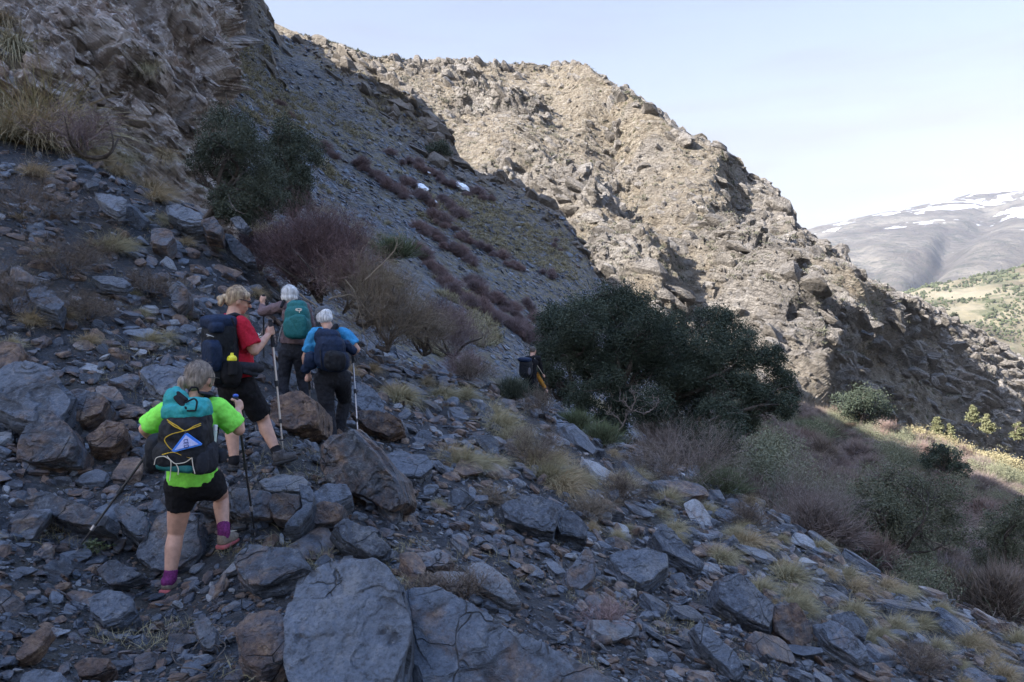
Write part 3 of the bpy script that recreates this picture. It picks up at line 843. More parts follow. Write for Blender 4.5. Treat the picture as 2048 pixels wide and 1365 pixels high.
def build_crags():
    """bedrock slabs sticking out of the sunlit ridge and of the shaded crest"""
    rng = np.random.default_rng(31)
    sh = [rock_shape(rng, 2, rng.uniform(0.18, 0.5), rng.uniform(0.4, 0.9), 8, 0.05) for _ in range(40)]
    bed = Matrix(BED.tolist()).transposed() @ Vector((0, 0, 1))
    for S, n, rx, nm, mt, sm in ((RIDGE, 15000, (600, 2150), 'ridge', 'ridge_rock_and_scrub', 0.74), (SCREE, 2200, (500, 1300), 'crest', 'scree_slope_stone', 0.36), (CLIFF, 2600, (-200, 455), 'cliff', 'cliff_rock', 0.06)):
        V, Fs, off = [], [], 0
        k = 0
        while k < n:
            c = S.col(rng.uniform(*rx)); r = rng.integers(0, len(S.V))
            p = S.V[r, c]
            if S is not CLIFF:
                if rng.uniform() > S.crag[r, c] ** 1.4 * 0.9 + (0.10 if S is RIDGE else 0): continue
                if rng.uniform() > (p[1] / 330) ** 2 * (1 if S is RIDGE else 6) + 0.15: continue
            s = sm * (0.8 + 5.6 * rng.uniform() ** 4.5)
            v, f = sh[rng.integers(len(sh))]
            q = Quaternion(Vector(rng.normal(size=3)).normalized(), rng.normal() * 0.22) @ Vector((0, 0, 1)).rotation_difference(bed) @ Quaternion((0, 0, 1), rng.normal() * 0.7 + 0.6)
            V.append(v * s @ np.array(q.to_matrix()).T + p - np.array([0, 0, 0.30 * s])); Fs.append(f + off); off += len(v); k += 1
        V = np.concatenate(V)
        ob = mesh_np(nm + '_crags', V, np.concatenate(Fs), [bpy.data.materials[mt]], attrs={'rock': np.ones(len(V))})
        tag(ob, 'jagged rock outcrops of the ' + nm, 'rock outcrops', kind='structure')

def slab(name, poly, normal, thick, tone, rust, label, d=None, group=None, lift=0.0, vox=None, rough=1.0, cat='rock', seed=None):
    """a block whose broad face has the outline seen in the photo; stands where its foot meets the ground"""
    poly = np.array(poly, float)
    seed = seed if seed is not None else int(poly.sum()) % 9973
    rng = np.random.default_rng(seed)
    if d is None:
        cxm = poly[:, 0].mean(); low = poly[:, 1].max()
        g = GROUND.pick(cxm, low - 0.12 * (low - poly[:, 1].min()))
        d = g.y * 0.955
    n = Vector(normal).normalized()
    c = at(poly[:, 0].mean(), poly[:, 1].mean(), d)
    pts = []
    for x, y in poly:
        ray = Vector(((x - CX) / F, 1, (CY - y) / F))
        k = c.dot(n) / ray.dot(n)
        pts.append(ray * k)
    size = max((a - b).length for a in pts for b in pts)
    bm = bmesh.new()
    ctr = sum(pts, Vector()) / len(pts)
    back = -n * thick
    # back face a little larger and shifted down, so that rim faces show
    lo = [bm.verts.new(ctr + (p - ctr) * (1.04 + 0.08 * rng.uniform()) + back + Vector((0, 0, -0.15 * thick))) for p in pts]
    hi = [bm.verts.new(p) for p in pts]
    m = len(pts)
    bm.faces.new(hi); bm.faces.new(lo[::-1])
    for i in range(m):
        bm.faces.new((hi[i], lo[i], lo[(i + 1) % m], hi[(i + 1) % m]))
    bmesh.ops.recalc_face_normals(bm, faces=bm.faces)
    me = bpy.data.meshes.new(name); bm.to_mesh(me); bm.free()
    ob = bpy.data.objects.new(name, me); COL.objects.link(ob)
    rm = ob.modifiers.new('r', 'REMESH'); rm.mode = 'VOXEL'; rm.voxel_size = vox or max(0.007, size / 95)
    dg = bpy.context.evaluated_depsgraph_get(); ev = ob.evaluated_get(dg); m2 = ev.to_mesh()
    V = np.empty(len(m2.vertices) * 3); m2.vertices.foreach_get('co', V); V = V.reshape(-1, 3)
    Fq = np.empty(len(m2.polygons) * 4, dtype=np.int32); m2.loops.foreach_get('vertex_index', Fq); Fq = Fq.reshape(-1, 4)
    ev.to_mesh_clear()
    bpy.data.objects.remove(ob); bpy.data.meshes.remove(me)
    # local frame: z is the bedding
    t1 = n.orthogonal().normalized(); t2 = n.cross(t1)
    R = np.array([t1, t2, n])
    L = (V - np.array(ctr)) @ R.T
    for _ in range(15):            # chip the corners
        a = rng.uniform(0, 6.283); nn = np.array([math.cos(a), math.sin(a), rng.uniform(-0.5, 1.3)]); nn /= np.linalg.norm(nn)
        h = L @ nn; dd = h.max() * rng.uniform(0.86, 0.985)
        L -= np.maximum(h - dd, 0)[:, None] * nn
    o = rng.uniform(0, 80, 3)
    w = rough * size
    lay = np.floor(L[:, 2] / (0.15 * thick + 0.008) + 1.3 * perlin(L * 2.0 / size + o))
    side = 1 - np.exp(-((L[:, 2] + thick * 0.5) / (thick * 0.45)) ** 6) * 1.0
    rad = np.linalg.norm(L[:, :2], axis=1, keepdims=True) + 1e-6
    ledge = perlin(np.stack([lay * 5.3 + o[0], L[:, 0] * 3 / size, L[:, 1] * 3 / size], -1))
    L[:, :2] += L[:, :2] / rad * (0.085 * w * ledge)[:, None]
    st = 4.8 * fbm(L * np.array([1.6, 1.6, 0.1]) / size + o, 4)
    L[:, 2] += 0.014 * w * fbm(L * 2.4 / size + o, 4) + 0.014 * w * (np.floor(st) + np.clip((st - np.floor(st)) * 5, 0, 1)) + 0.02 * w * (cells(L / size * np.array([3.2, 3.2, 1]) + o, 0, 40)[0] - 0.5)
    L += (0.010 * w * fbm(L * 14 / size + o, 3))[:, None]
    V = L @ R + np.array(ctr)
    V[:, 2] += lift
    base = V.mean(axis=0); base[2] = V[:, 2].min()
    ob = mesh_np(name, V - base, Fq, [SLATE], attrs={'loc': L + o, 'tone': np.full(len(L), tone), 'rust': np.full(len(L), rust)}, smooth=False)
    ob.location = base
    tag(ob, label, cat, group)
    return ob

UPF = (0, -0.55, 0.83)
HERO = [
 ('boulder', [(603,1146),(640,1129),(755,1120),(790,1148),(816,1176),(814,1240),(806,1390),(700,1420),(596,1400),(574,1330),(578,1240)], (-.03,-.72,.69), .5, .74, .0, 'huge smooth blue grey boulder with a flat face at the bottom centre', 3.45),
 ('boulder', [(816,1158),(905,1200),(1000,1248),(1090,1290),(1160,1325),(1240,1372),(1330,1440),(1150,1500),(900,1480),(818,1400),(812,1260)], (.22,-.62,.75), .4, .6, .22, 'long grey bedrock slab sloping down to the right of the huge smooth boulder', 3.6),
 ('boulder', [(627,905),(660,872),(700,862),(748,905),(790,960),(803,1000),(797,1024),(772,1022),(715,990),(655,962)], (-.25,-.9,.12), .3, .3, .48, 'big leaning boulder with a rust brown face beside the blue shirted hiker', None),
 ('boulder', [(-10,748),(40,722),(100,740),(142,776),(138,802),(112,850),(62,842),(-10,815)], (.1,-.62,.75), .35, .55, .15, 'large blue grey boulder at the left edge, topmost of the boulder pile', None),
 ('boulder', [(140,776),(196,780),(212,800),(203,826),(168,842),(118,836),(110,810)], (.15,-.85,.45), .3, .35, .55, 'reddish brown boulder against the right side of the large blue grey boulder', None),
 ('boulder', [(28,890),(80,806),(128,838),(152,882),(146,916),(60,924),(30,915)], (.05,-.85,.5), .3, .3, .45, 'dark brown pointed boulder at the foot of the left boulder pile', None),
 ('boulder', [(172,872),(214,838),(248,848),(252,870),(218,896),(182,898)], (.2,-.8,.5), .2, .3, .75, 'rusty topped block between the boulder pile and the lime shirted hiker', None),
 ('flat_rock', [(278,742),(322,726),(378,740),(374,782),(352,800),(312,778)], (.1,-.5,.85), .1, .6, .0, 'smooth blue slate slab behind the head of the lime shirted hiker', 6.6),
 ('boulder', [(312,1036),(345,1018),(394,1038),(398,1094),(372,1142),(302,1138),(266,1104),(290,1070)], (-.1,-.75,.65), .3, .5, .35, 'broad blue boulder right behind the standing leg of the lime shirted hiker', 5.3),
 ('boulder', [(468,1106),(500,1090),(596,1098),(616,1130),(560,1158),(502,1170),(474,1142)], (-.1,-.62,.75), .26, .4, .2, 'flaky layered boulder right of the raised foot of the lime shirted hiker', None),
 ('flat_rock', [(48,992),(96,984),(160,1008),(222,1036),(224,1056),(150,1050),(64,1016)], (0,-.8,.6), .16, .15, .3, 'long dark beam shaped stone left of the lime shirted hiker', None),
 ('boulder', [(224,1008),(242,996),(290,1028),(300,1050),(290,1072),(272,1070),(238,1040)], (.1,-.75,.65), .16, .55, .2, 'pale blue block standing beside the left trekking pole', None),
 ('flat_rock', [(390,978),(430,970),(538,984),(544,1012),(536,1034),(478,1034),(392,1010)], (0,-.85,.5), .25, .45, .35, 'wide grey brown slab behind the legs of the lime shirted hiker', None),
 ('boulder', [(540,986),(598,986),(604,1012),(576,1042),(548,1036),(536,1010)], (0,-.85,.5), .2, .3, .5, 'brown rounded stone cradled by the curved slate', None),
 ('flat_rock', [(596,962),(616,966),(628,990),(620,1022),(598,1052),(566,1056),(578,1040),(604,1012)], (0,-.7,.7), .18, .5, .0, 'curved blue slate wrapped round a brown stone', None),
 ('flat_rock', [(516,962),(560,948),(600,950),(622,966),(600,984),(532,980)], (0,-.5,.85), .12, .55, .0, 'flat blue slate lying across the top of the brown rounded stone', None),
 ('boulder', [(612,1000),(650,964),(698,970),(702,990),(660,1012),(628,1018)], (.05,-.55,.83), .16, .58, .05, 'faceted blue stone left below the big leaning rust boulder', None),
 ('boulder', [(610,1018),(648,1000),(688,1010),(676,1044),(618,1050)], (0,-.85,.45), .18, .3, .45, 'dark brown block below the faceted blue stone', None),
 ('flat_rock', [(664,1052),(690,1034),(742,1060),(780,1088),(776,1106),(744,1112),(684,1078)], (.1,-.72,.66), .18, .22, .05, 'black slate block with a wet sheen below the big leaning rust boulder', None),
 ('boulder', [(544,792),(600,783),(630,800),(630,850),(592,862),(538,848)], (-.1,-.9,.3), .5, .5, .8, 'layered orange brown boulder behind the pole of the red shirted hiker', 7.6),
 ('boulder', [(998,1004),(1036,990),(1070,996),(1114,1018),(1114,1066),(1080,1062),(1012,1034)], (.1,-.8,.55), .35, .5, .08, 'large angular blue grey block right of the centre rubble', None),
 ('flat_rock', [(1046,986),(1092,994),(1166,1042),(1176,1078),(1122,1066),(1106,1020)], (.3,-.7,.6), .2, .25, .05, 'dark sloping slab propped against the large angular blue grey block', None),
 ('flat_rock', [(932,1138),(962,1122),(1004,1146),(1038,1200),(1012,1200),(952,1168)], (-.1,-.72,.66), .12, .85, .3, 'pale tan slate plate tilted up among the rubble', None),
 ('flat_rock', [(1128,1150),(1172,1094),(1190,1118),(1188,1160),(1160,1178),(1134,1176)], (.1,-.8,.5), .14, .75, .45, 'upright pale stone with an orange left edge', None),
 ('boulder', [(1218,1106),(1286,1094),(1336,1108),(1334,1134),(1290,1172),(1240,1152)], (0,-.65,.75), .2, .6, .05, 'broad pale grey boulder in the rubble below the fallen twigs', None),
 ('flat_rock', [(1308,1070),(1330,1046),(1372,1090),(1414,1134),(1398,1140),(1330,1100)], (.3,-.6,.7), .14, .3, .0, 'long dark slate beam with a pale top face on the right slope', None),
 ('boulder', [(1434,1160),(1478,1144),(1520,1180),(1566,1220),(1552,1256),(1490,1236),(1442,1196)], (.15,-.72,.66), .28, .42, .2, 'big grey brown sloping boulder on the right slope', None),
 ('boulder', [(1550,1214),(1592,1204),(1614,1240),(1622,1280),(1590,1296),(1552,1258)], (.1,-.9,.3), .24, .35, .6, 'ragged rust brown boulder at the lower end of the big sloping boulder', None),
 ('flat_rock', [(1636,1246),(1668,1240),(1720,1286),(1748,1318),(1722,1324),(1664,1284)], (.2,-.65,.7), .12, .75, .25, 'long pale tan slab on the lower right slope', None),
 ('flat_rock', [(1664,1232),(1702,1222),(1738,1250),(1734,1278),(1694,1268)], (.1,-.7,.7), .1, .55, .0, 'squarish blue slab just above the long pale tan slab', None),
 ('flat_rock', [(690,790),(716,758),(746,780),(768,806),(764,832),(730,826)], (.25,-.7,.65), .12, .65, .1, 'pale blue slab leaning right of the blue shirted hiker', None),
 ('boulder', [(700,826),(742,818),(800,838),(806,858),(776,872),(738,856)], (.1,-.9,.3), .24, .25, .75, 'black and rust block below the pale leaning blue slab', None),
 ('boulder', [(748,918),(800,902),(852,912),(866,934),(836,952),(764,948)], (0,-.5,.85), .14, .6, .05, 'low pale blue slab pile right of the big leaning rust boulder', None),
 ('flat_rock', [(330,412),(354,407),(400,428),(404,440),(398,448),(368,446),(334,426)], (.05,-.75,.65), .4, .8, .15, 'long pale block lying at the foot of the cliff oak', 12.2),
 ('boulder', [(402,440),(428,434),(444,452),(442,470),(412,462)], (.1,-.8,.5), .3, .3, .55, 'dark brown block next to the long pale block under the oak', 12.0),
 ('flat_rock', [(440,462),(462,468),(500,504),(516,528),(496,528),(462,500)], (.25,-.8,.5), .16, .1, .0, 'black thin slab pointing down to the purple bush', 12.2),
 ('flat_rock', [(460,438),(478,431),(498,452),(488,462),(476,458)], (-.2,-.9,.4), .1, .8, .0, 'small lichen green slab standing above the purple bush', 12.6),
 ('flat_rock', [(188,384),(212,380),(252,404),(248,420),(236,424),(206,410)], (.1,-.55,.82), .12, .8, .0, 'bright blue slate plate below the tussocks on the upper left slope', None),
 ('boulder', [(-10,684),(34,680),(48,700),(34,738),(-10,750)], (.1,-.8,.55), .25, .6, .8, 'orange tan boulder at the left edge above the boulder pile', None),
 ('boulder', [(338,570),(356,562),(372,576),(374,606),(356,622),(340,604)], (.1,-.95,.2), .3, .6, .45, 'upright layered stump like stone left of the red shirted hiker', None),
 ('flat_rock', [(48,574),(100,584),(128,608),(116,628),(70,610)], (.15,-.65,.75), .2, .5, .25, 'long brownish slab half buried among heather on the left slope', None),
 ('boulder', [(300,458),(340,456),(348,476),(330,492),(302,484)], (.1,-.75,.6), .25, .75, .6, 'tan block high on the left slope above the path', None),
 ('flat_rock', [(182,552),(226,552),(262,566),(250,576),(200,568)], (.05,-.6,.8), .1, .6, .05, 'thin blue slate ledge in the middle of the left slope', None),
 ('flat_rock', [(716,620),(744,614),(788,630),(780,644),(742,642)], (.05,-.9,.3), .2, .1, .05, 'black overhanging slab under the straw coloured bare bush', None),
 ('boulder', [(176,1196),(214,1178),(258,1190),(268,1214),(240,1238),(206,1246),(182,1224)], (0,-.6,.8), .16, .55, .0, 'rounded blue stone in the dirt left of the rear shoe', None),
 ('flat_rock', [(196,1140),(222,1116),(284,1148),(256,1162),(212,1168)], (-.1,-.8,.5), .12, .4, .25, 'angular slate wedge left above the rear shoe', None),
 ('flat_rock', [(470,1250),(496,1226),(560,1220),(574,1238),(570,1316),(520,1336),(480,1312)], (0,-.55,.83), .15, .4, .6, 'flat brown slab touching the left side of the huge smooth boulder', None),
 ('boulder', [(148,1330),(170,1316),(216,1316),(224,1332),(196,1352),(156,1352)], (0,-.75,.6), .12, .5, .95, 'bright orange brown stone at the bottom edge', None),
 ('flat_rock', [(26,1312),(60,1268),(92,1246),(102,1264),(70,1304),(40,1320)], (.1,-.7,.65), .08, .5, .75, 'thin rust streaked plate in the bottom left corner', None),
 ('boulder', [(384,1244),(406,1228),(430,1256),(428,1300),(402,1298)], (.1,-.8,.5), .12, .6, .3, 'pale jagged stone above the fallen twigs near the bottom', None),
 ('boulder', [(36,1352),(70,1338),(118,1342),(138,1372),(90,1400),(40,1390)], (0,-.6,.8), .15, .75, .1, 'pale grey stone cut by the bottom edge', None),
 ('flat_rock', [(1384,1250),(1404,1240),(1470,1300),(1500,1348),(1470,1350),(1410,1290)], (.2,-.65,.7), .12, .6, .1, 'long pale bladed slab low on the right slope', None),
 ('boulder', [(818,1110),(876,1100),(906,1114),(896,1132),(824,1134)], (0,-.7,.7), .14, .8, .65, 'cream and orange streaked stone above the huge smooth boulder', None),
 ('boulder', [(610,660),(640,655),(642,690),(615,700)], (0,-.7,.7), .2, .5, .1, 'round grey stone beyond the hiker with the teal backpack', 11.5),
]
LANDMARKS = [('the lime shirted hiker', 390, 950), ('the red shirted hiker', 490, 780), ('the blue shirted hiker', 660, 760), ('the huge smooth boulder', 700, 1240), ('the left boulder pile', 90, 850),
             ('the big leaning rust boulder', 715, 950), ('the man in black', 1060, 760), ('the dark oak grove', 1300, 880), ('the pale tan tilted plate', 985, 1160), ('the large angular blue block', 1060, 1030),
             ('the big sloping boulder', 1500, 1200), ('the long pale tan slab', 1690, 1280), ('the upper left tussocks', 80, 320), ('the cliff oak', 470, 420), ('the grey spiny bush', 1590, 1010),
             ('the broad pale grey boulder', 1275, 1130), ('the thin blue slate ledge', 220, 562), ('the rear shoe', 340, 1190)]

def autolabel(desc, x, y, marks=None):
    nm_, lx, ly = min(marks or LANDMARKS, key=lambda q: math.hypot(q[1] - x, q[2] - y))
    dx, dy = x - lx, y - ly
    v = 'above' if dy < 0 else 'below'; h = 'right' if dx > 0 else 'left'
    rel = v if abs(dy) > abs(dx) * 1.4 else h + ' of' if abs(dx) > abs(dy) * 1.4 else v + ' ' + h + ' of'
    return '%s %s %s' % (desc, rel, nm_)

def settle_labels():
    '''where a label came out twice, say which of them from left to right'''
    seen = {}
    for o in bpy.data.objects:
        if o.parent is None and o.get('label') and o.get('kind') is None:
            seen.setdefault(o['label'], []).append(o)
    names = ['leftmost', 'second from left', 'third from left', 'fourth from left', 'fifth from left', 'sixth from left', 'seventh from left']
    for lab, obs in list(seen.items()):
        if len(obs) > 8:
            obs.sort(key=lambda o: o.location.z / max(o.location.y, 0.1))
            h = (len(obs) + 1) // 2
            del seen[lab]
            for nm, part_ in (('lower ', obs[:h]), ('higher ', obs[h:])):
                for o in part_: o['label'] = nm + lab
                seen[nm + lab] = part_
    for lab, obs in seen.items():
        if len(obs) > 1:
            obs.sort(key=lambda o: o.location.x / max(o.location.y, 0.1))
            for i, o in enumerate(obs):
                if i == len(obs) - 1: o['label'] = 'rightmost ' + lab
                elif i < len(names): o['label'] = names[i] + ' ' + lab

def build_big_stones():
    for it in HERO:
        nm, poly, nrm, th, tone, rust, lab, d = it
        slab(nm, poly, nrm, th, tone, rust, lab, d)
    # the largest of the loose stones between them, one object each
    rng = np.random.default_rng(77)
    taken = []
    for it in HERO:
        a = np.array(it[1]); taken.append((a[:, 0].mean(), a[:, 1].mean(), 0.42 * (np.ptp(a[:, 0]) + np.ptp(a[:, 1])) / 2))
    for x, y, r in ((340, 1190, 40), (455, 1095, 35), (480, 930, 40), (565, 925, 40), (665, 880, 30)):
        taken.append((x, y, r))
    count = 0; tries = 0
    groups = {}
    while count < 250 and tries < 60000:
        tries += 1
        x = rng.uniform(-20, 2060); y = rng.uniform(430, 1380)
        p = GROUND.pick(x, y)
        if p.y > 12.5 or p.y < 2.4: continue
        xx = CX + p.x / p.y * F; yy = CY - p.z / p.y * F
        if abs(yy - y) > 4: continue
        dens = 0.35 + (0.45 if x > 560 and y > 880 else 0) + 0.8 * perlin(np.array([p.x * 0.7, p.y * 0.7, 9.0]))
        if rng.uniform() > dens: continue
        spx = 22 + 40 * rng.uniform() ** 1.6
        if x < 420 and y > 1150: spx *= 0.8
        if y < 720: spx *= 0.62
        if any(math.hypot(x - a, y - b) < r + spx * 0.56 for a, b, r in taken): continue
        taken.append((x, y, spx * 0.6))
        s = spx * p.y / F
        flat = rng.uniform(0.2, 0.62); lng = rng.uniform(0.5, 0.95)
        v, f = rock_shape(rng, 4 if spx > 26 else 3, flat, lng, 10, 0.035)
        tone = float(np.clip(rng.normal(0.55, 0.27), 0.05, 1)); rust = float(max(0, rng.normal(0.25, 0.35)))
        R = rand_rot(rng, (GROUND.normal(p.x, p.y) + Vector((0, -0.25, 0))).normalized(), 0.42)
        lv = v * s
        ob = mesh_np('slate_stone', lv @ R.T, f, [SLATE], attrs={'loc': lv + rng.uniform(0, 40, 3), 'tone': np.full(len(v), tone), 'rust': np.full(len(v), rust)})
        ob.location = p + Vector((0, 0, s * flat * 0.45))
        col = ('rust brown' if rust > 0.62 else 'pale grey' if tone > 0.7 else 'dark slate' if tone < 0.33 else 'brown stained' if rust > 0.4 else 'blue grey')
        shp = ('thin plate' if flat < 0.38 else 'long stone' if lng < 0.62 else 'flat stone' if flat < 0.52 else 'blocky stone')
        sz = 'large' if spx > 40 else 'middling' if spx > 27 else 'small'
        ob['label'] = autolabel('%s %s %s' % (sz, col, shp), x, y)
        ob['category'] = 'stone'
        groups.setdefault(ob['label'], []).append(ob)
        ob['group'] = 'loose stones lying on the slope'
        count += 1

build_far()
build_stones()
build_crags()
build_big_stones()
# ------------------------------------------------------------------ plants
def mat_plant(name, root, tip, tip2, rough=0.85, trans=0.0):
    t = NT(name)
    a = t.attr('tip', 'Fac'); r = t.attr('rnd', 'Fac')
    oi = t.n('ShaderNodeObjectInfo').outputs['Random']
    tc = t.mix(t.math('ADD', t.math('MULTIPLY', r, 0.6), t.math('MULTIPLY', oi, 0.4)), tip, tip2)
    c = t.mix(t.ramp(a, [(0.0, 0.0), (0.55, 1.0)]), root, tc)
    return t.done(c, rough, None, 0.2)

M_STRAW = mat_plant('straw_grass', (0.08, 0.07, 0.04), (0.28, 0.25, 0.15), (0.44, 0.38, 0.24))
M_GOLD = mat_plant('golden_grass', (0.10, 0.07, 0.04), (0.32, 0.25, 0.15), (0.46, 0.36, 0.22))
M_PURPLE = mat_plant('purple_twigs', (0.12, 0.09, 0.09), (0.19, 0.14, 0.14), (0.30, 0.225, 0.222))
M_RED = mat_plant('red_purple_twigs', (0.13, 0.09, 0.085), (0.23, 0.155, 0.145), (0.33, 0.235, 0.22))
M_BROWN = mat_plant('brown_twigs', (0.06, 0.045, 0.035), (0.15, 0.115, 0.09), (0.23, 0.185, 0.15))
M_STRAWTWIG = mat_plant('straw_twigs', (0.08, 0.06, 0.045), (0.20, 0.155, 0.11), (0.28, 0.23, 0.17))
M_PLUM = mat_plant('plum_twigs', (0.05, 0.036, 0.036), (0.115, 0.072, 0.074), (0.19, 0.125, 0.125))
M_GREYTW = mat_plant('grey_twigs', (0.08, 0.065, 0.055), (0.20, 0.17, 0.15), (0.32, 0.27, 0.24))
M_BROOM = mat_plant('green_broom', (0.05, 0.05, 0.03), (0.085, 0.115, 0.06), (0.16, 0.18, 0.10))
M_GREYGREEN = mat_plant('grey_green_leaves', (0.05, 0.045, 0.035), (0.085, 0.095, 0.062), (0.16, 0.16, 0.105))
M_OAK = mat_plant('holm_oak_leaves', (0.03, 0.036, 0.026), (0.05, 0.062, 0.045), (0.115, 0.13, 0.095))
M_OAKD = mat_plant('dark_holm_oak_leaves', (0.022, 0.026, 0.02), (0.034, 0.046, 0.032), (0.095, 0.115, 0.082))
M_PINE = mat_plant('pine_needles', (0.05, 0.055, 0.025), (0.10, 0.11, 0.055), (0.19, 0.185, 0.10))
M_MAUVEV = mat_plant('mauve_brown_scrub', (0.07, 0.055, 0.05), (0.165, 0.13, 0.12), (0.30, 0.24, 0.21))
M_GOLDSH = mat_plant('sun_gold_leaves', (0.10, 0.085, 0.05), (0.21, 0.18, 0.10), (0.36, 0.31, 0.18))  # gold of the sunlit strip put into the leaf colour
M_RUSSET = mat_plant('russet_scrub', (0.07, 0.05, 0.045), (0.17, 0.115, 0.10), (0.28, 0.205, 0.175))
M_OLIVE = mat_plant('olive_scrub', (0.06, 0.06, 0.04), (0.125, 0.135, 0.085), (0.25, 0.245, 0.16))
M_BARK = simple('grey_bark', (0.085, 0.07, 0.06), 0.9, 0.2, 0.5, 18, 0.6, 0.02)
M_DEADWOOD = simple('bleached_wood', (0.17, 0.14, 0.12), 0.85, 0.2, 0.3, 22, 0.4, 0.01)

def tubes(paths, sides=6):
    """paths: list of (points (n,3), radii (n)) -> vertices, quads, tip"""
    Vs, Fs, T, off = [], [], [], 0
    ang = np.arange(sides) * 2 * math.pi / sides
    ca, sa = np.cos(ang), np.sin(ang)
    for pts, rad in paths:
        pts = np.asarray(pts, float); n = len(pts)
        tg = np.gradient(pts, axis=0); tg /= np.linalg.norm(tg, axis=1, keepdims=True) + 1e-9
        ref = np.array([0.31, 0.2, 0.93]) if abs(tg[0, 2]) < 0.9 else np.array([1.0, 0.1, 0])
        a = np.cross(tg, ref); a /= np.linalg.norm(a, axis=1, keepdims=True) + 1e-9
        b = np.cross(tg, a)
        R = np.broadcast_to(np.asarray(rad, float), (n,))[:, None, None]
        ring = pts[:, None] + R * (a[:, None] * ca[None, :, None] + b[:, None] * sa[None, :, None])
        Vs.append(ring.reshape(-1, 3))
        i = np.arange(n - 1)[:, None] * sides + np.arange(sides)[None]
        j = np.arange(n - 1)[:, None] * sides + (np.arange(sides)[None] + 1) % sides
        Fs.append(np.stack([i, j, j + sides, i + sides], -1).reshape(-1, 4) + off)
        off += n * sides
        T.append(np.repeat(np.linspace(0, 1, n), sides))
    return np.concatenate(Vs), np.concatenate(Fs), np.concatenate(T)

def blades(rng, base, dirs, length, width, droop, seg=4, curl=0.15):
    """many thin leaves at once: base (n,3), dirs (n,3)"""
    n = len(base)
    side = np.cross(dirs, rng.normal(size=(n, 3))); side /= np.linalg.norm(side, axis=1, keepdims=True) + 1e-9
    t = np.linspace(0, 1, seg + 1)
    L = np.broadcast_to(length, (n,)); D = np.broadcast_to(droop, (n,))
    wob = rng.normal(size=(n, 3)) * curl
    P = base[:, None] + dirs[:, None] * (L[:, None] * t[None])[..., None] + (wob[:, None] * (L[:, None] * t[None] ** 2)[..., None])
    P[..., 2] -= (D * L)[:, None] * t[None] ** 2.2
    w = np.broadcast_to(width, (n,))[:, None] * (1 - t[None] ** 2 * 0.92)
    A = P + side[:, None] * w[..., None] * 0.5; B = P - side[:, None] * w[..., None] * 0.5
    V = np.stack([A, B], 2).reshape(n, -1, 3)
    m = 2 * (seg + 1)
    k = np.arange(seg) * 2
    f = np.stack([k, k + 1, k + 3, k + 2], -1)
    Fc = (f[None] + (np.arange(n) * m)[:, None, None]).reshape(-1, 4)
    tip = np.broadcast_to(np.repeat(t, 2)[None], (n, m)).ravel()
    rnd = np.repeat(rng.uniform(0, 1, n), m)
    return V.reshape(-1, 3), Fc, tip, rnd

def udirs(rng, n, lo, hi, lean=(0, 0)):
    """unit directions between lo and hi degrees off the vertical"""
    a = rng.uniform(0, 2 * math.pi, n); th = np.radians(rng.uniform(lo, hi, n))
    d = np.stack([np.sin(th) * np.cos(a) + lean[0], np.sin(th) * np.sin(a) + lean[1], np.cos(th)], -1)
    return d / np.linalg.norm(d, axis=1, keepdims=True)

def tussock_mesh(seed, n=420, h=0.5, w=0.0045, droop=0.55, lean=(0.35, -0.1)):
    rng = np.random.default_rng(seed)
    d = udirs(rng, n, 3, 62, lean)
    a = rng.uniform(0, 6.283, n); r = 0.16 * h * np.sqrt(rng.uniform(0, 1, n))
    base = np.stack([r * np.cos(a), r * np.sin(a), np.zeros(n) - 0.02], -1)
    return blades(rng, base, d, h * rng.uniform(0.55, 1.12, n), w, droop * rng.uniform(0.5, 1.5, n), 5, 0.12)

def twig_bush(seed, h=1.0, spread=1.0, stems=26, kids=9, kids2=4, w=0.006, lean=(0, 0), flat=0.8):
    """bare many-stemmed bush: stems, side shoots and twigs"""
    rng = np.random.default_rng(seed)
    d = udirs(rng, stems, 5, 72, lean)
    base = rng.normal(size=(stems, 3)) * np.array([0.08, 0.08, 0]) * h
    out = [blades(rng, base, d, h * rng.uniform(0.5, 0.85, stems), w * 2.2, -0.12, 5, 0.22)]
    def shoots(parent_b, parent_d, L, k, f, ww):
        n = len(parent_b) * k
        t = rng.uniform(0.3, 1.0, n)
        b = np.repeat(parent_b, k, 0) + np.repeat(parent_d, k, 0) * (np.repeat(L, k) * t)[:, None]
        b[:, 2] += 0.12 * np.repeat(L, k) * t ** 2.2
        dd = np.repeat(parent_d, k, 0) + rng.normal(size=(n, 3)) * 0.62 + np.array([0, 0, 0.22])
        dd /= np.linalg.norm(dd, axis=1, keepdims=True)
        l = np.repeat(L, k) * f * rng.uniform(0.5, 1.1, n)
        return b, dd, l, blades(rng, b, dd, l, ww, 0.02, 3, 0.25)
    L0 = np.full(stems, h * 0.68)
    b1, d1, l1, m1 = shoots(base, d, L0, kids, 0.62, w * 1.3); out.append(m1)
    b2, d2, l2, m2 = shoots(b1, d1, l1, kids2, 0.58, w); out.append(m2)
    if h > 0.3:
        _, _, _, m3 = shoots(b2, d2, l2, 3, 0.55, w * 0.75); out.append(m3)
    return join_parts(out, np.array([spread, spread, flat]))

def join_parts(parts, scale=None):
    Vs, Fs, T, R, off = [], [], [], [], 0
    for v, f, t, r in parts:
        Vs.append(v); Fs.append(f + off); T.append(t); R.append(r); off += len(v)
    V = np.concatenate(Vs)
    if scale is not None: V = V * scale
    return V, np.concatenate(Fs), np.concatenate(T), np.concatenate(R)

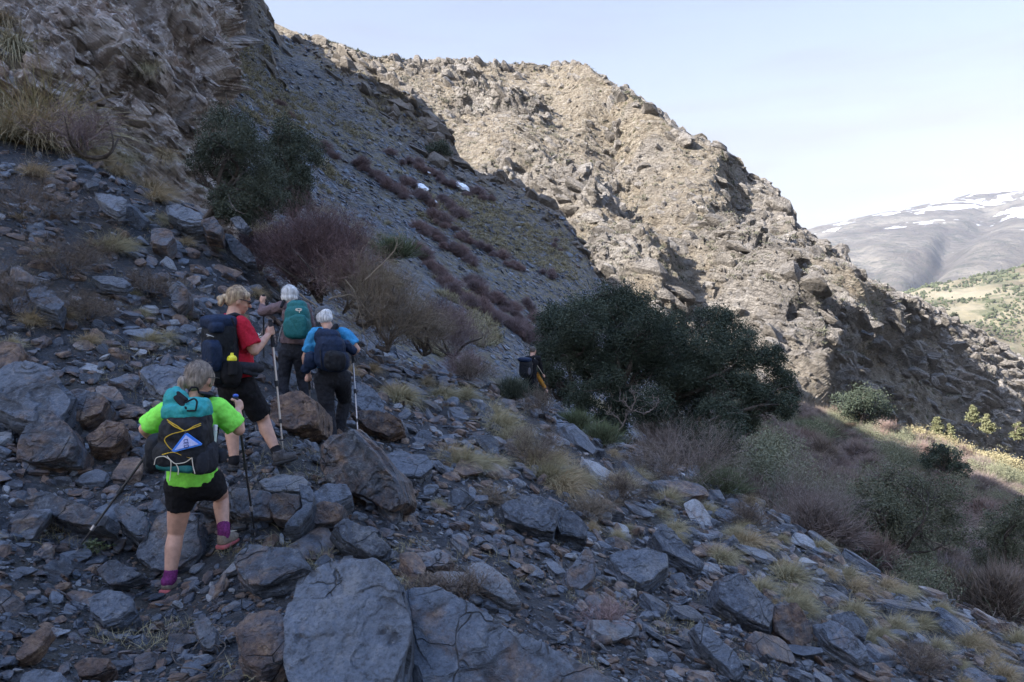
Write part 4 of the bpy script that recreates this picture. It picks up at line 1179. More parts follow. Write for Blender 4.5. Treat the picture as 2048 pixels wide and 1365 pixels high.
def leaf_cloud(rng, lobes, n, leaf, clumps=26, tight=0.2, shell=0.72):
    """leaves gathered in clumps over and inside rounded masses; lobes: (centre, radii)"""
    vol = np.array([float(np.prod(r)) ** (2 / 3) for _, r in lobes]); vol /= vol.sum()
    P, K = [], []
    for (c, r), f in zip(lobes, vol):
        k = max(40, int(n * f))
        cd = rng.normal(size=(clumps, 3)); cd /= np.linalg.norm(cd, axis=1, keepdims=True)
        cc = cd * rng.uniform(shell - 0.25, 1.02, (clumps, 1))
        i = rng.integers(0, clumps, k)
        rr = tight * rng.uniform(0.7, 1.3, (clumps, 1))[i]
        P.append(np.array(c) + (cc[i] + rng.normal(size=(k, 3)) * rr) * np.array(r))
        K.append(rng.uniform(0, 1, clumps)[i])
    P = np.concatenate(P); K = np.concatenate(K); n = len(P)
    d = rng.normal(size=(n, 3)); d[:, 2] = np.abs(d[:, 2]) * 0.6 + 0.1; d /= np.linalg.norm(d, axis=1, keepdims=True)
    s = np.cross(d, rng.normal(size=(n, 3))); s /= np.linalg.norm(s, axis=1, keepdims=True)
    l = (leaf * rng.uniform(0.6, 1.3, n))[:, None]
    V = np.stack([P - d * l * 0.5, P + s * l * 0.32, P + d * l * 0.5, P - s * l * 0.32], 1).reshape(-1, 3)
    Fc = (np.arange(n) * 4)[:, None] + np.arange(4)[None]
    rnd = np.repeat(np.clip(0.78 * K + 0.22 * rng.uniform(0, 1, n), 0, 1), 4)
    return V, Fc, np.ones(len(V)), rnd

def limb(rng, a, b, r0, r1, bend=0.12, n=9):
    a, b = np.array(a, float), np.array(b, float)
    t = np.linspace(0, 1, n)[:, None]
    L = np.linalg.norm(b - a)
    k = rng.normal(size=3) * bend * L; k2 = rng.normal(size=3) * bend * L * 0.5
    p = a + (b - a) * t + k * np.sin(math.pi * t) + k2 * np.sin(2 * math.pi * t)
    return p, r0 + (r1 - r0) * t[:, 0]

def tree(name, base, lobes, leaves, leaf, mat, label, cat, group=None, trunk_r=0.12, fork=None, seed=1, clumps=26, tight=0.2, twigs=7, bark=None):
    rng = np.random.default_rng(seed)
    base = np.array(base, float)
    lob = [(np.array(c) - base, np.array(r)) for c, r in lobes]
    top = sum(c for c, _ in lob) / len(lob)
    fk = np.array(fork) - base if fork is not None else top * np.array([0.35, 0.35, 0.35])
    root = empty(name, base.tolist()); tag(root, label, cat, group)
    paths = [limb(rng, (0, 0, -0.15), fk, trunk_r, trunk_r * 0.75, 0.06)]
    for c, r in lob:
        p, w = limb(rng, fk, c, trunk_r * 0.6, trunk_r * 0.16, 0.13, 10)
        paths.append((p, w))
        for _ in range(twigs):
            q = c + rng.normal(size=3) * r * 0.6
            s = p[rng.integers(4, 9)]
            pp, ww = limb(rng, s, q, trunk_r * 0.16, 0.006, 0.15, 6)
            paths.append((pp, ww))
    V, Fc, T = tubes(paths, 7)
    mesh_np('trunk', V, Fc, [bark or M_BARK], smooth=True, parent=root)
    V, Fc, T, R = leaf_cloud(rng, lob, leaves, leaf, clumps, tight)
    mesh_np('crown', V, Fc, [mat], attrs={'tip': T, 'rnd': R}, parent=root)
    return root

def px_lobes(spec, d, rng, spread=0.6, sq=0.9):
    out = []
    for it in spec:
        x, y, r = it[:3]
        dd = d + (it[3] if len(it) > 3 else rng.uniform(-spread, spread))
        R = r / F * dd
        out.append((at(x, y, dd), (R, R * 1.0, R * sq)))
    return out

def plant_obj(name, data, mat, loc, label, cat, group=None, scale=1, rot=0):
    V, Fc, T, R = data
    ob = mesh_np(name, V, Fc, [mat], attrs={'tip': T, 'rnd': R})
    ob.location = loc; ob.scale = (scale,) * 3; ob.rotation_euler.z = rot
    tag(ob, label, cat, group)
    return ob

class Kit:
    """one mesh of each shape, then copies of it"""
    def __init__(s, name, datas, mats):
        s.name = name; s.items = []; s.used = set()
        for i, (d, m) in enumerate(zip(datas, mats)):
            V, Fc, T, R = d
            o = mesh_np(name, V, Fc, [m], attrs={'tip': T, 'rnd': R}, link=False)
            s.items.append(o)
    def put(s, i, loc, scale, rot, label, cat, group):
        o = s.items[i]
        if i in s.used: o = o.copy()
        s.used.add(i)
        COL.objects.link(o)
        o.location = loc; o.scale = scale if isinstance(scale, tuple) else (scale,) * 3; o.rotation_euler = (0, 0, rot)
        tag(o, label, cat, group)
        return o
    def close(s):
        for i, o in enumerate(s.items):
            if i not in s.used: bpy.data.objects.remove(o)

def build_plants():
    rng = np.random.default_rng(101)
    # ---- tussocks of dry grass on the near slope
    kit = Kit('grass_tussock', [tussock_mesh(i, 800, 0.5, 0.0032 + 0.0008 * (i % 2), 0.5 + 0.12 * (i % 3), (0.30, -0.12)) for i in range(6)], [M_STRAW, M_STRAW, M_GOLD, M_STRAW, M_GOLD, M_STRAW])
    T = [(75, 280, 200), (40, 262, 190), (112, 298, 140), (60, 290, 150), (160, 312, 66), (196, 330, 60), (20, 285, 90), (236, 350, 46), (66, 356, 52), (302, 385, 66), (310, 404, 46), (322, 360, 50), (214, 508, 62), (250, 500, 40), (300, 690, 46), (330, 680, 36), (176, 690, 40), (120, 640, 50), (60, 650, 50),
         (20, 700, 44), (430, 728, 30), (798, 806, 70), (780, 790, 46), (884, 796, 56), (925, 800, 46), (852, 770, 36), (1000, 862, 84), (976, 838, 60), (1020, 880, 60), (1036, 900, 46), (922, 934, 74), (896, 922, 60), (952, 940, 60), (986, 936, 44),
         (1092, 964, 88), (1122, 984, 80), (1140, 964, 60), (1104, 930, 60), (1062, 930, 60), (1240, 974, 52), (1214, 966, 46), (1270, 960, 40), (1168, 970, 40), (1330, 1008, 50), (1490, 1092, 66), (1474, 1080, 46), (1440, 1124, 60), (1420, 1110, 44), (1348, 1064, 46),
         (1572, 1162, 74), (1582, 1204, 70), (1604, 1228, 56), (1520, 1184, 50), (1560, 1136, 40), (1712, 1184, 66), (1690, 1160, 46), (1706, 1236, 56), (1772, 1180, 56), (1786, 1262, 56), (1756, 1276, 46), (1800, 1240, 40), (1940, 1296, 72), (1976, 1334, 60), (2006, 1362, 56), (1906, 1256, 46),
         (1838, 1256, 46), (1872, 1300, 40), (1640, 1100, 40), (1500, 1010, 36), (1410, 960, 36), (1880, 1225, 36), (2030, 1290, 46), (870, 1016, 30), (1180, 1060, 34), (1230, 1080, 34), (700, 752, 34), (744, 742, 30), (560, 560, 26), (600, 590, 26)]
    T += [(rng.uniform(1180, 1960), 0, rng.uniform(22, 44)) for _ in range(26)]
    T += [(rng.uniform(20, 560), rng.uniform(430, 640), rng.uniform(20, 38)) for _ in range(14)]
    for x, y, h in T:
        if y == 0: y = np.interp(x, [1100, 1300, 1550, 1700, 2048], [880, 980, 1080, 1170, 1300]) + rng.uniform(-30, 130)
        p = GROUND.pick(x, y); s = 1.28 * h / F * p.y / 0.5
        tone = 'large pale' if h > 70 else 'low tawny' if h < 46 else 'straw coloured'
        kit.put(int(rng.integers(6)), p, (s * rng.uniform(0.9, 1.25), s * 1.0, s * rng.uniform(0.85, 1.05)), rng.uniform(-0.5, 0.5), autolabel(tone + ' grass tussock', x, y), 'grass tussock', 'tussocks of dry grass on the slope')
    kit.close()
    for i, (x, y, h) in enumerate([(30, 110, 80), (10, 60, 60), (284, 150, 34), (312, 322, 46), (240, 330, 40), (300, 140, 30)]):
        p = CLIFF.pick(x, y); p.y -= 0.25
        o = plant_obj('grass_tussock', tussock_mesh(40 + i, 380, 0.5, 0.006, 0.9, (0.2, -0.5)), M_GOLD if i % 2 else M_STRAW, p, autolabel('hanging grass tussock on a cliff ledge', x, y), 'grass tussock', 'tussocks on the cliff', 1.3 * h / F * p.y / 0.5)
    # ---- low heathery clumps and dead weeds
    for i, (x, y, h, w, m, lab) in enumerate([
        (62, 452, 120, 1.1, M_BROWN, 'brown heather bush on the upper left slope'), (130, 560, 90, 1.5, M_BROWN, 'wide grey brown heather clump left of the blue ledge'), (20, 640, 100, 1.2, M_BROWN, 'dry brown heather at the left edge above the orange boulder'),
        (176, 646, 60, 1.3, M_BROWN, 'small dry heather clump above the flat stones'), (300, 600, 60, 1.3, M_BROWN, 'small dead weed beside the upright layered stone'), (1064, 940, 96, 0.9, M_BROWN, 'dark brown dead bush between tussocks below the man in black'),
        (1374, 980, 150, 1.0, M_GREYTW, 'pale brown tangled bush below the dark oak grove'), (1310, 960, 70, 1.2, M_BROWN, 'low brown tangled bush left of the pale brown tangled bush'), (1596, 1062, 175, 0.8, M_GREYTW, 'grey spiny bush standing at the edge of the right slope'),
        (1660, 1072, 100, 1.0, M_GREYTW, 'small grey spiny bush right of the tall grey spiny bush'), (1240, 1006, 60, 1.1, M_BROWN, 'small brown mound bush above the broad pale grey boulder'), (930, 1200, 66, 1.3, M_BROWN, 'dead grey weeds right of the huge smooth boulder'),
        (1210, 1262, 60, 1.2, M_RED, 'reddish dead weeds among the lower rubble'), (985, 1010, 40, 1.6, M_STRAWTWIG, 'thin straw coloured weeds among pale stones'), (1180, 1040, 50, 1.5, M_STRAWTWIG, 'dry straw coloured weeds right of the angular blue block'),
        (860, 1190, 40, 1.5, M_BROWN, 'little brown weeds behind the sloping grey bedrock'), (1080, 836, 64, 0.62, M_BROWN, 'round brown green cushion bush in front of the man in black'), (940, 770, 60, 1.0, M_BROWN, 'brown dead clump left of the man in black'),
        (1660, 1290, 40, 1.5, M_BROWN, 'low brown weeds beside the long pale tan slab'), (1840, 1350, 60, 1.3, M_BROWN, 'grey brown weeds in the lower right corner'), (700, 1350, 50, 1.3, M_BROWN, 'fallen dead twigs'), (1500, 1056, 50, 1.2, M_BROWN, 'brown twiggy clump left of the grey spiny bush')]):
        if lab == 'fallen dead twigs': continue
        p = GROUND.pick(x, y); H = h / F * p.y
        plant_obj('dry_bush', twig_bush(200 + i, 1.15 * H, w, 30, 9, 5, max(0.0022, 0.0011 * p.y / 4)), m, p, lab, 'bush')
    for i, (x, y, h, w, m, lab, nm) in enumerate([
        (1342, 892, 70, 1.25, M_BROOM, 'round green broom bush in front of the oak grove', 'broom_bush'), (1204, 892, 52, 1.3, M_BROOM, 'low green broom bush left of the dead branch', 'broom_bush'), (1150, 862, 46, 1.3, M_BROOM, 'small green bush below the left end of the oak grove', 'broom_bush'),
        (1440, 990, 60, 1.5, M_BROOM, 'flat green bush right of the pale brown tangled bush', 'broom_bush'), (1026, 800, 52, 1.1, M_OAK, 'dark green bush left of the man in black', 'shrub'), (1290, 892, 60, 1.0, M_BROWN, 'thin brown bush behind the dead branch', 'dry_bush'), (790, 520, 56, 1.3, M_BROOM, 'feathery green bush above the straw coloured bare bush', 'broom_bush'), (1620, 880, 46, 1.6, M_BROOM, 'small green broom below the right end of the oak grove', 'broom_bush')]):
        p = GROUND.pick(x, y) if i != 6 else at(x, y, 15.0)
        H = h / F * p.y; r2 = np.random.default_rng(300 + i)
        n = 2600
        d = udirs(r2, n, 2, 78); b = r2.normal(size=(n, 3)) * np.array([0.16, 0.16, 0.02]) * H * w
        b += d * H * r2.uniform(0.1, 0.65, (n, 1)) * np.array([w, w, 1])
        plant_obj(nm, blades(r2, b, d, H * r2.uniform(0.25, 0.5, n), 0.006 * p.y / 14, 0.05, 3, 0.2), m, p, lab, 'bush')
    # small green weed by the left trekking pole
    p = GROUND.pick(190, 1112); r2 = np.random.default_rng(9)
    V = leaf_cloud(r2, [((0, 0, 0.05), (0.09, 0.07, 0.05))], 260, 0.02, 12)
    plant_obj('leafy_plant', V, M_BROOM, p, 'small green leafy weed in front of the left pole tip', 'weed')

    # ---- the big purple bush and its neighbours
    def big_bush(base, h, spread, m, label, seed, stems=60, k1=11, k2=5, w=0.0045, flat=0.85, lean=(0, 0), limbs=4):
        root = empty('bare_bush', base); tag(root, label, 'bush')
        V, Fc, T, R = twig_bush(seed, h, spread, stems, k1, k2, w, lean, flat)
        mesh_np('twigs', V, Fc, [m], attrs={'tip': T, 'rnd': R}, parent=root)
        r2 = np.random.default_rng(seed); paths = []
        for _ in range(limbs):
            q = udirs(r2, 1, 30, 75, lean)[0] * h * 0.75
            paths.append(limb(r2, (0, 0, -0.1), q, 0.028 * h + 0.006, 0.006, 0.16, 8))
        V, Fc, T = tubes(paths, 6); mesh_np('stems', V, Fc, [M_BARK], smooth=True, parent=root)
    big_bush(at(640, 592, 12.6), 1.38, 0.86, M_PLUM, 'large dense purple brown bare bush above the hiker with the teal backpack', 401, 95, 12, 5, 0.005, 0.98)
    big_bush(at(590, 560, 12.8), 1.1, 0.9, M_PLUM, 'greyer left part bush beside the large dense purple bush', 402, 50, 11, 4, 0.005, 0.9)
    big_bush(at(700, 600, 12.4), 1.0, 1.0, M_RED, 'low reddish bare bush under the right side of the purple bush', 403, 45, 11, 4, 0.005, 0.8)
    big_bush(at(775, 690, 11.8), 1.08, 0.95, M_STRAWTWIG, 'straw coloured bare bush with arching twigs right of the purple bush', 404, 60, 11, 4, 0.0042, 0.95, (0.25, 0))
    big_bush(at(735, 640, 12.0), 1.0, 0.8, M_STRAWTWIG, 'tall pale bare bush behind the black overhanging slab', 405, 40, 10, 4, 0.0045, 1.0, (0.2, 0))
    big_bush(at(850, 700, 15.0), 0.95, 1.1, M_STRAWTWIG, 'rounded pale brown bush left of the near purple shrubs', 406, 45, 11, 4, 0.005, 0.85)
    big_bush(at(520, 530, 13.4), 0.8, 1.0, M_PLUM, 'low purple grey bush at the foot of the cliff oak', 407, 45, 11, 4, 0.005, 0.75)
    big_bush(at(908, 712, 21), 1.35, 0.8, M_PURPLE, 'tall purple bush left above the man in black', 408, 50, 11, 4, 0.007, 0.95)
    big_bush(at(936, 760, 20), 0.8, 1.2, M_RED, 'low red purple bush left of the man in black', 409, 45, 10, 4, 0.007, 0.8)
    big_bush(at(875, 668, 23), 1.1, 0.9, M_PLUM, 'purple bush on the scree edge behind the pale brown bush', 410, 45, 10, 4, 0.008, 0.9)
    big_bush(at(170, 300, 11.6), 0.75, 1.3, M_PURPLE, 'thin purple bare bush under the cliff beside the large tussock', 411, 34, 9, 3, 0.004, 0.85)
    # arching dead stems
    r2 = np.random.default_rng(55)
    for nm, lab, pts in [('arching_branch', 'long arching pale stems hanging below the purple bush', [[(690, 560), (715, 600), (722, 640), (735, 700)], [(660, 600), (700, 590), (735, 620), (765, 660)], [(600, 590), (640, 620), (655, 650), (650, 690)], [(730, 560), (790, 500), (800, 470)]]),
                         ('dead_branch', 'bleached bare branch standing in front of the oak grove', [[(1228, 874), (1246, 850), (1262, 822), (1290, 828)], [(1246, 850), (1230, 832), (1212, 828)], [(1262, 822), (1270, 800), (1264, 782)], [(1262, 822), (1250, 806), (1238, 800)], [(1290, 828), (1310, 815), (1318, 800)]])]:
        d = 11.6 if nm == 'arching_branch' else 18.0
        b = at(*pts[0][0], d)
        paths = []
        for q in pts:
            P = np.array([at(x, y, d) - b for x, y in q]); t = np.linspace(0, len(P) - 1, 16)
            PP = np.stack([smooth_interp(t, range(len(P)), P[:, k]) for k in range(3)], -1) + r2.normal(size=(16, 3)) * 0.008
            R0 = 0.012 if d < 12 else 0.022
            paths.append((PP, np.linspace(R0, R0 * 0.35, 16)))
            for _ in range(14 if d > 12 else 6):
                s = PP[r2.integers(5, 16)]; paths.append(limb(r2, s, s + (udirs(r2, 1, 10, 85)[0]) * r2.uniform(0.1, 0.35), R0 * 0.35, 0.002, 0.2, 5))
        V, Fc, T = tubes(paths, 5)
        ob = mesh_np(nm, V, Fc, [M_DEADWOOD if d > 12 else M_STRAWTWIG], smooth=True, attrs={'tip': np.ones(len(V)), 'rnd': np.full(len(V), .7)}); ob.location = b
        tag(ob, lab, 'branch')
    ps = []
    for _ in range(7):
        a = GROUND.pick(r2.uniform(350, 460), r2.uniform(1300, 1360)) + Vector((0, 0, 0.05)); b = GROUND.pick(r2.uniform(340, 470), r2.uniform(1290, 1365)) + Vector((0, 0, 0.10))
        ps.append(limb(r2, a, b, 0.004, 0.0015, 0.1, 8))
    V, Fc, T = tubes(ps, 5); tag(mesh_np('dead_twigs', V, Fc, [M_BARK], smooth=True), 'fallen dry twigs on the stones left of the huge smooth boulder', 'twigs')

    # ---- trees
    r2 = np.random.default_rng(66)
    G = [(1115, 650, 44), (1100, 706, 38), (1162, 642, 50), (1214, 620, 46), (1180, 716, 50), (1110, 774, 38), (1160, 792, 36), (1092, 752, 26), (1146, 690, 40)]
    tree('holm_oak', at(1160, 872, 25), px_lobes(G, 25, r2, 1.2), 80000, 0.056, M_OAKD, 'leftmost dark holm oak of the grove behind the man in black', 'tree', 'dark oak grove', 0.13, at(1160, 800, 25), 501, 34, 0.205)
    G = [(1232, 616, 40), (1262, 612, 42), (1246, 690, 52), (1300, 662, 48), (1290, 730, 50), (1210, 760, 36), (1222, 840, 36), (1300, 808, 44), (1246, 800, 30)]
    tree('holm_oak', at(1240, 890, 24.5), px_lobes(G, 24.5, r2, 1.2), 80000, 0.056, M_OAKD, 'second dark holm oak of the grove with a black upright trunk', 'tree', 'dark oak grove', 0.17, at(1244, 770, 24.5), 502, 34, 0.205)
    G = [(1340, 655, 40), (1392, 690, 52), (1350, 740, 56), (1424, 642, 36), (1460, 668, 42), (1440, 740, 52), (1380, 806, 60), (1330, 850, 30), (1396, 740, 40)]
    tree('holm_oak', at(1340, 900, 25.5), px_lobes(G, 25.5, r2, 1.3), 92000, 0.056, M_OAKD, 'third and widest dark holm oak in the middle of the grove', 'tree', 'dark oak grove', 0.16, at(1340, 800, 25.5), 503, 34, 0.205)
    G = [(1494, 706, 42), (1440, 846, 50), (1392, 872, 42), (1452, 894, 24), (1540, 716, 30), (1560, 758, 30), (1545, 800, 38), (1500, 784, 44), (1572, 812, 24), (1490, 846, 32), (1426, 900, 22), (1584, 790, 16)]
    tree('holm_oak', at(1420, 905, 24), px_lobes(G, 24, r2, 1.2), 80000, 0.055, M_OAKD, 'rightmost dark holm oak of the grove with branches reaching right', 'tree', 'dark oak grove', 0.14, at(1420, 830, 24), 504, 34, 0.205)
    G = [(455, 262, 38), (428, 300, 30), (488, 286, 38), (500, 340, 48), (462, 352, 28), (538, 372, 34), (484, 402, 36), (526, 404, 30), (398, 326, 20), (440, 400, 18), (452, 428, 20), (490, 436, 20), (520, 428, 18)]
    tree('holm_oak', at(408, 436, 13.2), px_lobes([(x, y, r * 1.28) for x, y, r in G], 13.4, r2, 0.5), 56000, 0.030, M_OAK, 'grey green holm oak with a leaning twisted trunk at the cliff foot', 'tree', None, 0.07, at(440, 390, 13.2), 505, 30, 0.2)
    G = [(578, 268, 30), (602, 312, 34), (582, 350, 34), (556, 290, 18), (600, 360, 24), (560, 330, 24), (588, 394, 24), (572, 410, 20), (606, 404, 18)]
    tree('holm_oak', at(588, 420, 17), px_lobes([(x, y, r * 1.2) for x, y, r in G], 17, r2, 0.5), 36000, 0.036, M_OAK, 'narrow dark holm oak behind the leaning one', 'tree', None, 0.07, at(585, 370, 17), 506, 26, 0.2)
    p = SCREE.pick(876, 326)
    G = [(862, 300, 13), (880, 292, 15), (893, 304, 12), (872, 312, 13)]
    tree('holm_oak', p, px_lobes(G, p.y, r2, 0.5), 5000, 0.14, M_OAK, 'lone round oak on the shaded crest above the scree', 'tree', None, 0.12, None, 507)
    G = [(1738, 992, 42), (1808, 968, 46), (1880, 984, 46), (1760, 1060, 52), (1842, 1050, 58), (1902, 1056, 40), (1704, 1030, 26), (1800, 1010, 50)]
    tree('holm_oak', at(1810, 1150, 24), px_lobes(G, 24, r2, 0.8), 30000, 0.06, M_GREYGREEN, 'broad grey green shrubby oak in the right gully', 'tree', None, 0.09, None, 508, 34, 0.2, 10)
    G = [(1690, 806, 26), (1722, 796, 30), (1754, 806, 28), (1730, 828, 30), (1700, 826, 22), (1768, 826, 16)]
    tree('holm_oak', at(1722, 852, 80), px_lobes(G, 80, r2, 1.5), 12000, 0.16, M_OAKD, 'round dark oak standing below the sunlit ridge', 'tree', None, 0.2, None, 509)
    G = [(1880, 900, 20), (1900, 924, 28), (1860, 920, 18), (1920, 940, 20)]
    tree('holm_oak', at(1892, 960, 60), px_lobes(G, 60, r2, 1), 9000, 0.13, M_OAKD, 'dark oak above the broad grey green shrubby oak', 'tree', None, 0.15, None, 510)
    G = [(1990, 1060, 40), (2030, 1080, 44), (2010, 1130, 44), (1970, 1120, 30), (2050, 1030, 40)]
    tree('holm_oak', at(2010, 1200, 26), px_lobes(G, 26, r2, 1), 18000, 0.06, M_GREYGREEN, 'green brown shrubby oak cut by the right edge', 'tree', None, 0.08, None, 511)
    for i, (x, y, r) in enumerate([(1738, 571, 8), (1756, 574, 10), (1772, 580, 10), (1790, 590, 8), (1808, 596, 8), (1865, 622, 6), (1908, 632, 7), (1932, 648, 5)]):
        p = RIDGE.pick(x, y + r * 0.8); pz = at(x, y, p.y - 2)
        tree('oak', pz - Vector((0, 0, r / F * p.y * 1.1)), px_lobes([(x - r * .4, y, r * .7), (x + r * .5, y + 1, r * .7), (x, y - r * .4, r * .6)], p.y - 2, r2, 0.5), 1500, 0.4, M_OAK, ['leftmost small dark oak on the ridge edge above the far hills', 'second small dark oak on the ridge edge', 'third small dark oak on the ridge edge', 'fourth small dark oak on the ridge edge', 'round dark oak alone on the ridge line before the tan hill', 'first olive bush along the lower ridge line', 'second olive bush along the lower ridge line', 'third olive bush along the lower ridge line'][i], 'tree', 'small oaks along the ridge line', 0.2, None, 530 + i, 12, 0.3, 3)
    def pine(x, y, h, d, lab, seed):
        r3 = np.random.default_rng(seed); H = h / F * d
        base = at(x, y, d); lob = []
        for k in range(6):
            f = 0.25 + 0.13 * k; R = H * (0.30 - 0.04 * k)
            lob.append((base + Vector((r3.normal() * 0.04 * H, r3.normal() * 0.04 * H, f * H)), (R, R, H * 0.11)))
        tree('pine_tree', base, lob, 3000, 0.24, M_PINE, lab, 'tree', 'young pines in the sunny valley', 0.12, base + Vector((0, 0, 0.8 * H)), seed, 14, 0.22, 3)
    for a in [(1874, 880, 46, 108, 'tallest young sunlit pine beyond the shaded shrubs', 601), (1898, 884, 36, 108, 'small pine touching the right side of the tallest pine', 602), (1976, 872, 44, 112, 'broad pale pine further right in the sunny valley', 603), (2036, 884, 40, 112, 'pine cut by the right edge of the sunny valley', 604), (1945, 850, 40, 120, 'dark pine in the shade left above the broad pale pine', 605)]:
        pine(*a)
    for i, (x, y, h) in enumerate([(640, 84, 8), (656, 90, 12), (676, 96, 7), (716, 106, 11), (738, 114, 8), (618, 76, 8), (750, 119, 7), (968, 134, 6), (765, 124, 6)]):
        p = RIDGE.pick(x, y + 2)
        b = at(x, y + 3, p.y + 1); H = h / F * p.y
        tree('pine_tree', b, [(b + Vector((0, 0, H * f)), (H * w, H * w, H * 0.2)) for f, w in ((0.35, 0.36), (0.6, 0.26), (0.85, 0.14))], 500, 0.5, M_OAK, '%s tiny dark pine on the skyline of the upper ridge' % ['first', 'second', 'third', 'fourth', 'fifth', 'leftmost', 'sixth', 'solitary far', 'seventh'][i], 'tree', 'tiny pines on the skyline', 0.1, b + Vector((0, 0, H * .8)), 700 + i, 6, 0.3, 2)

    # ---- purple shrubs in strips on the scree
    def dome(seed, n, stretch=1.0, w=0.02):
        r3 = np.random.default_rng(seed)
        d = udirs(r3, n, 2, 80); b = d * r3.uniform(0.15, 0.75, (n, 1)) * np.array([1, 1, 0.8]) * (1 + 0.3 * perlin(d * 2.2 + seed))[:, None]
        dd = d + r3.normal(size=(n, 3)) * 0.5; dd /= np.linalg.norm(dd, axis=1, keepdims=True)
        v, f, t, r = blades(r3, b, dd, 0.34 * r3.uniform(0.5, 1.2, n), w, -0.1, 2, 0.3)
        return v * np.array([stretch, 1, 0.85]), f, t, r
    kit = Kit('purple_shrub', [dome(900 + i, 2000, 1.0 + 0.2 * i, 0.016) for i in range(5)], [M_PURPLE, M_RED, M_PURPLE, M_RED, M_PURPLE])
    strips = [(640, 285, 676, 316, 4, 16), (706, 326, 806, 390, 9, 20), (800, 352, 836, 392, 4, 18), (818, 322, 916, 378, 8, 18), (836, 388, 866, 412, 3, 16), (880, 398, 922, 428, 4, 18), (930, 384, 990, 404, 5, 14), (852, 428, 922, 470, 6, 18), (836, 452, 950, 530, 10, 20),
              (924, 476, 990, 510, 5, 16), (1002, 512, 1044, 546, 4, 16), (824, 494, 930, 608, 9, 24), (932, 566, 1046, 636, 8, 22), (930, 602, 1064, 680, 9, 26), (1012, 650, 1082, 690, 5, 30), (1080, 540, 1110, 560, 2, 14), (1100, 480, 1120, 500, 2, 10), (560, 200, 590, 230, 2, 16), (1050, 610, 1080, 640, 3, 18), (770, 300, 800, 330, 2, 12)]
    marks = [('the small upper snow patch', 841, 384), ('the wide snow patch', 918, 382), ('the man in black', 1060, 740), ('the straw coloured bare bush', 800, 620), ('the cliff oaks', 600, 330), ('the lone crest oak', 876, 300), ('the oak grove', 1180, 600)]
    for x0, y0, x1, y1, n, h in strips:
        n = int(n * 1.7)
        for k in range(n):
            f = (k + rng.uniform(-0.3, 0.3) + 0.5) / n
            x = x0 + (x1 - x0) * f + rng.uniform(-6, 6); y = y0 + (y1 - y0) * f + rng.uniform(-6, 6)
            p = SCREE.pick(x, y + h * 0.4); s = 1.15 * h / F * p.y * rng.uniform(0.6, 1.25)
            i = int(rng.integers(5))
            kit.put(i, p + Vector((0, 0, 0.05 * s)), (s * rng.uniform(0.7, 1.0), s * 0.8, s * rng.uniform(1.0, 1.4)), rng.uniform(0, 6), autolabel(('reddish' if i in (1, 3) else 'dull purple') + ' shrub', x, y, marks), 'shrub', 'purple shrubs in strips on the scree')
    kit.close()
    # ---- shrubs of the valley
    mats = [M_MAUVEV, M_BROWN, M_OLIVE, M_OLIVE, M_MAUVEV, M_RUSSET, M_MAUVEV]
    kit = Kit('valley_shrub', [dome(950 + i, 3800, 1.0 + 0.1 * i, 0.012) if i not in (2, 3) else leaf_cloud(np.random.default_rng(i), [((0, 0, 0.4), (0.9, 0.9, 0.55)), ((0.5, 0, 0.3), (0.6, 0.6, 0.4)), ((-.4, .3, .3), (.6, .5, .4))], 7000, 0.045, 30, 0.2) for i in range(7)], mats)
    marks = [('the round dark oak', 1722, 820), ('the broad shrubby oak', 1810, 1050), ('the oak above it', 1892, 930), ('the tallest young pine', 1874, 860), ('the grey spiny bush', 1590, 1010), ('the oak grove', 1540, 800), ('the edge oak', 2010, 1110), ('the broad pale pine', 1976, 850)]
    nms = ['purple grey', 'brown', 'grey green', 'green', 'brown', 'reddish', 'purple grey']
    cnt = 0; took = []
    while cnt < 298:
        x = rng.uniform(1440, 2120); y = rng.uniform(790, 1230)
        p = GROUND.pick(x, y)
        if cnt > 262: p = Vector(GROUND.V[rng.integers(390, 560), rng.integers(660, 1060)].tolist()); x = CX + p.x / p.y * F; y = CY - p.z / p.y * F
        if p.y < 15 or p.y > 135: continue
        H = rng.uniform(0.9, 2.1) * (0.75 if p.y < 32 else 1)
        if any((p.x - a) ** 2 + ((p.y - b) * 0.8) ** 2 < (0.56 * (H + c)) ** 2 for a, b, c in took): continue
        if rng.uniform() > 0.4 + p.y / 70: continue
        took.append((p.x, p.y, H)); i = int(rng.choice(7, p=[0.2, 0.16, 0.2, 0.1, 0.12, 0.12, 0.1])); cnt += 1
        kit.put(i, p - Vector((0, 0, 0.1)), (H * rng.uniform(0.9, 1.3), H, H * rng.uniform(1.0, 1.45)), rng.uniform(0, 6), autolabel(('sunlit ' if p.x * 0.78 + p.y > 128 else '') + ('tall ' if H > 1.25 else 'low ') + nms[i] + ' shrub', x, y - H * 0.5 / p.y * F, marks), 'shrub', 'shrubs covering the valley side')
    kit.close()

    # the sunny strip of the valley: shrubs with sunlight gold put into leaf colour
    r4 = np.random.default_rng(808)
    for k in range(16):
        x = 1835 + 14 * k + r4.uniform(-8, 8); y = np.interp(x, [1800, 1900, 2048], [862, 900, 965]) + r4.uniform(-12, 14)
        p = GROUND.pick(x, y); H = r4.uniform(1.5, 2.6)
        V = leaf_cloud(np.random.default_rng(820 + k), [((0, 0, 0.5 * H), (0.8 * H, 0.8 * H, 0.55 * H)), ((0.5 * H, 0, 0.3 * H), (0.6 * H, 0.6 * H, 0.4 * H))], 3500, 0.16, 30, 0.2)
        plant_obj('shrub', V, M_GOLDSH, p, autolabel('golden sunlit bush', x, y, marks), 'shrub', 'golden bushes in the sunny strip of the valley')
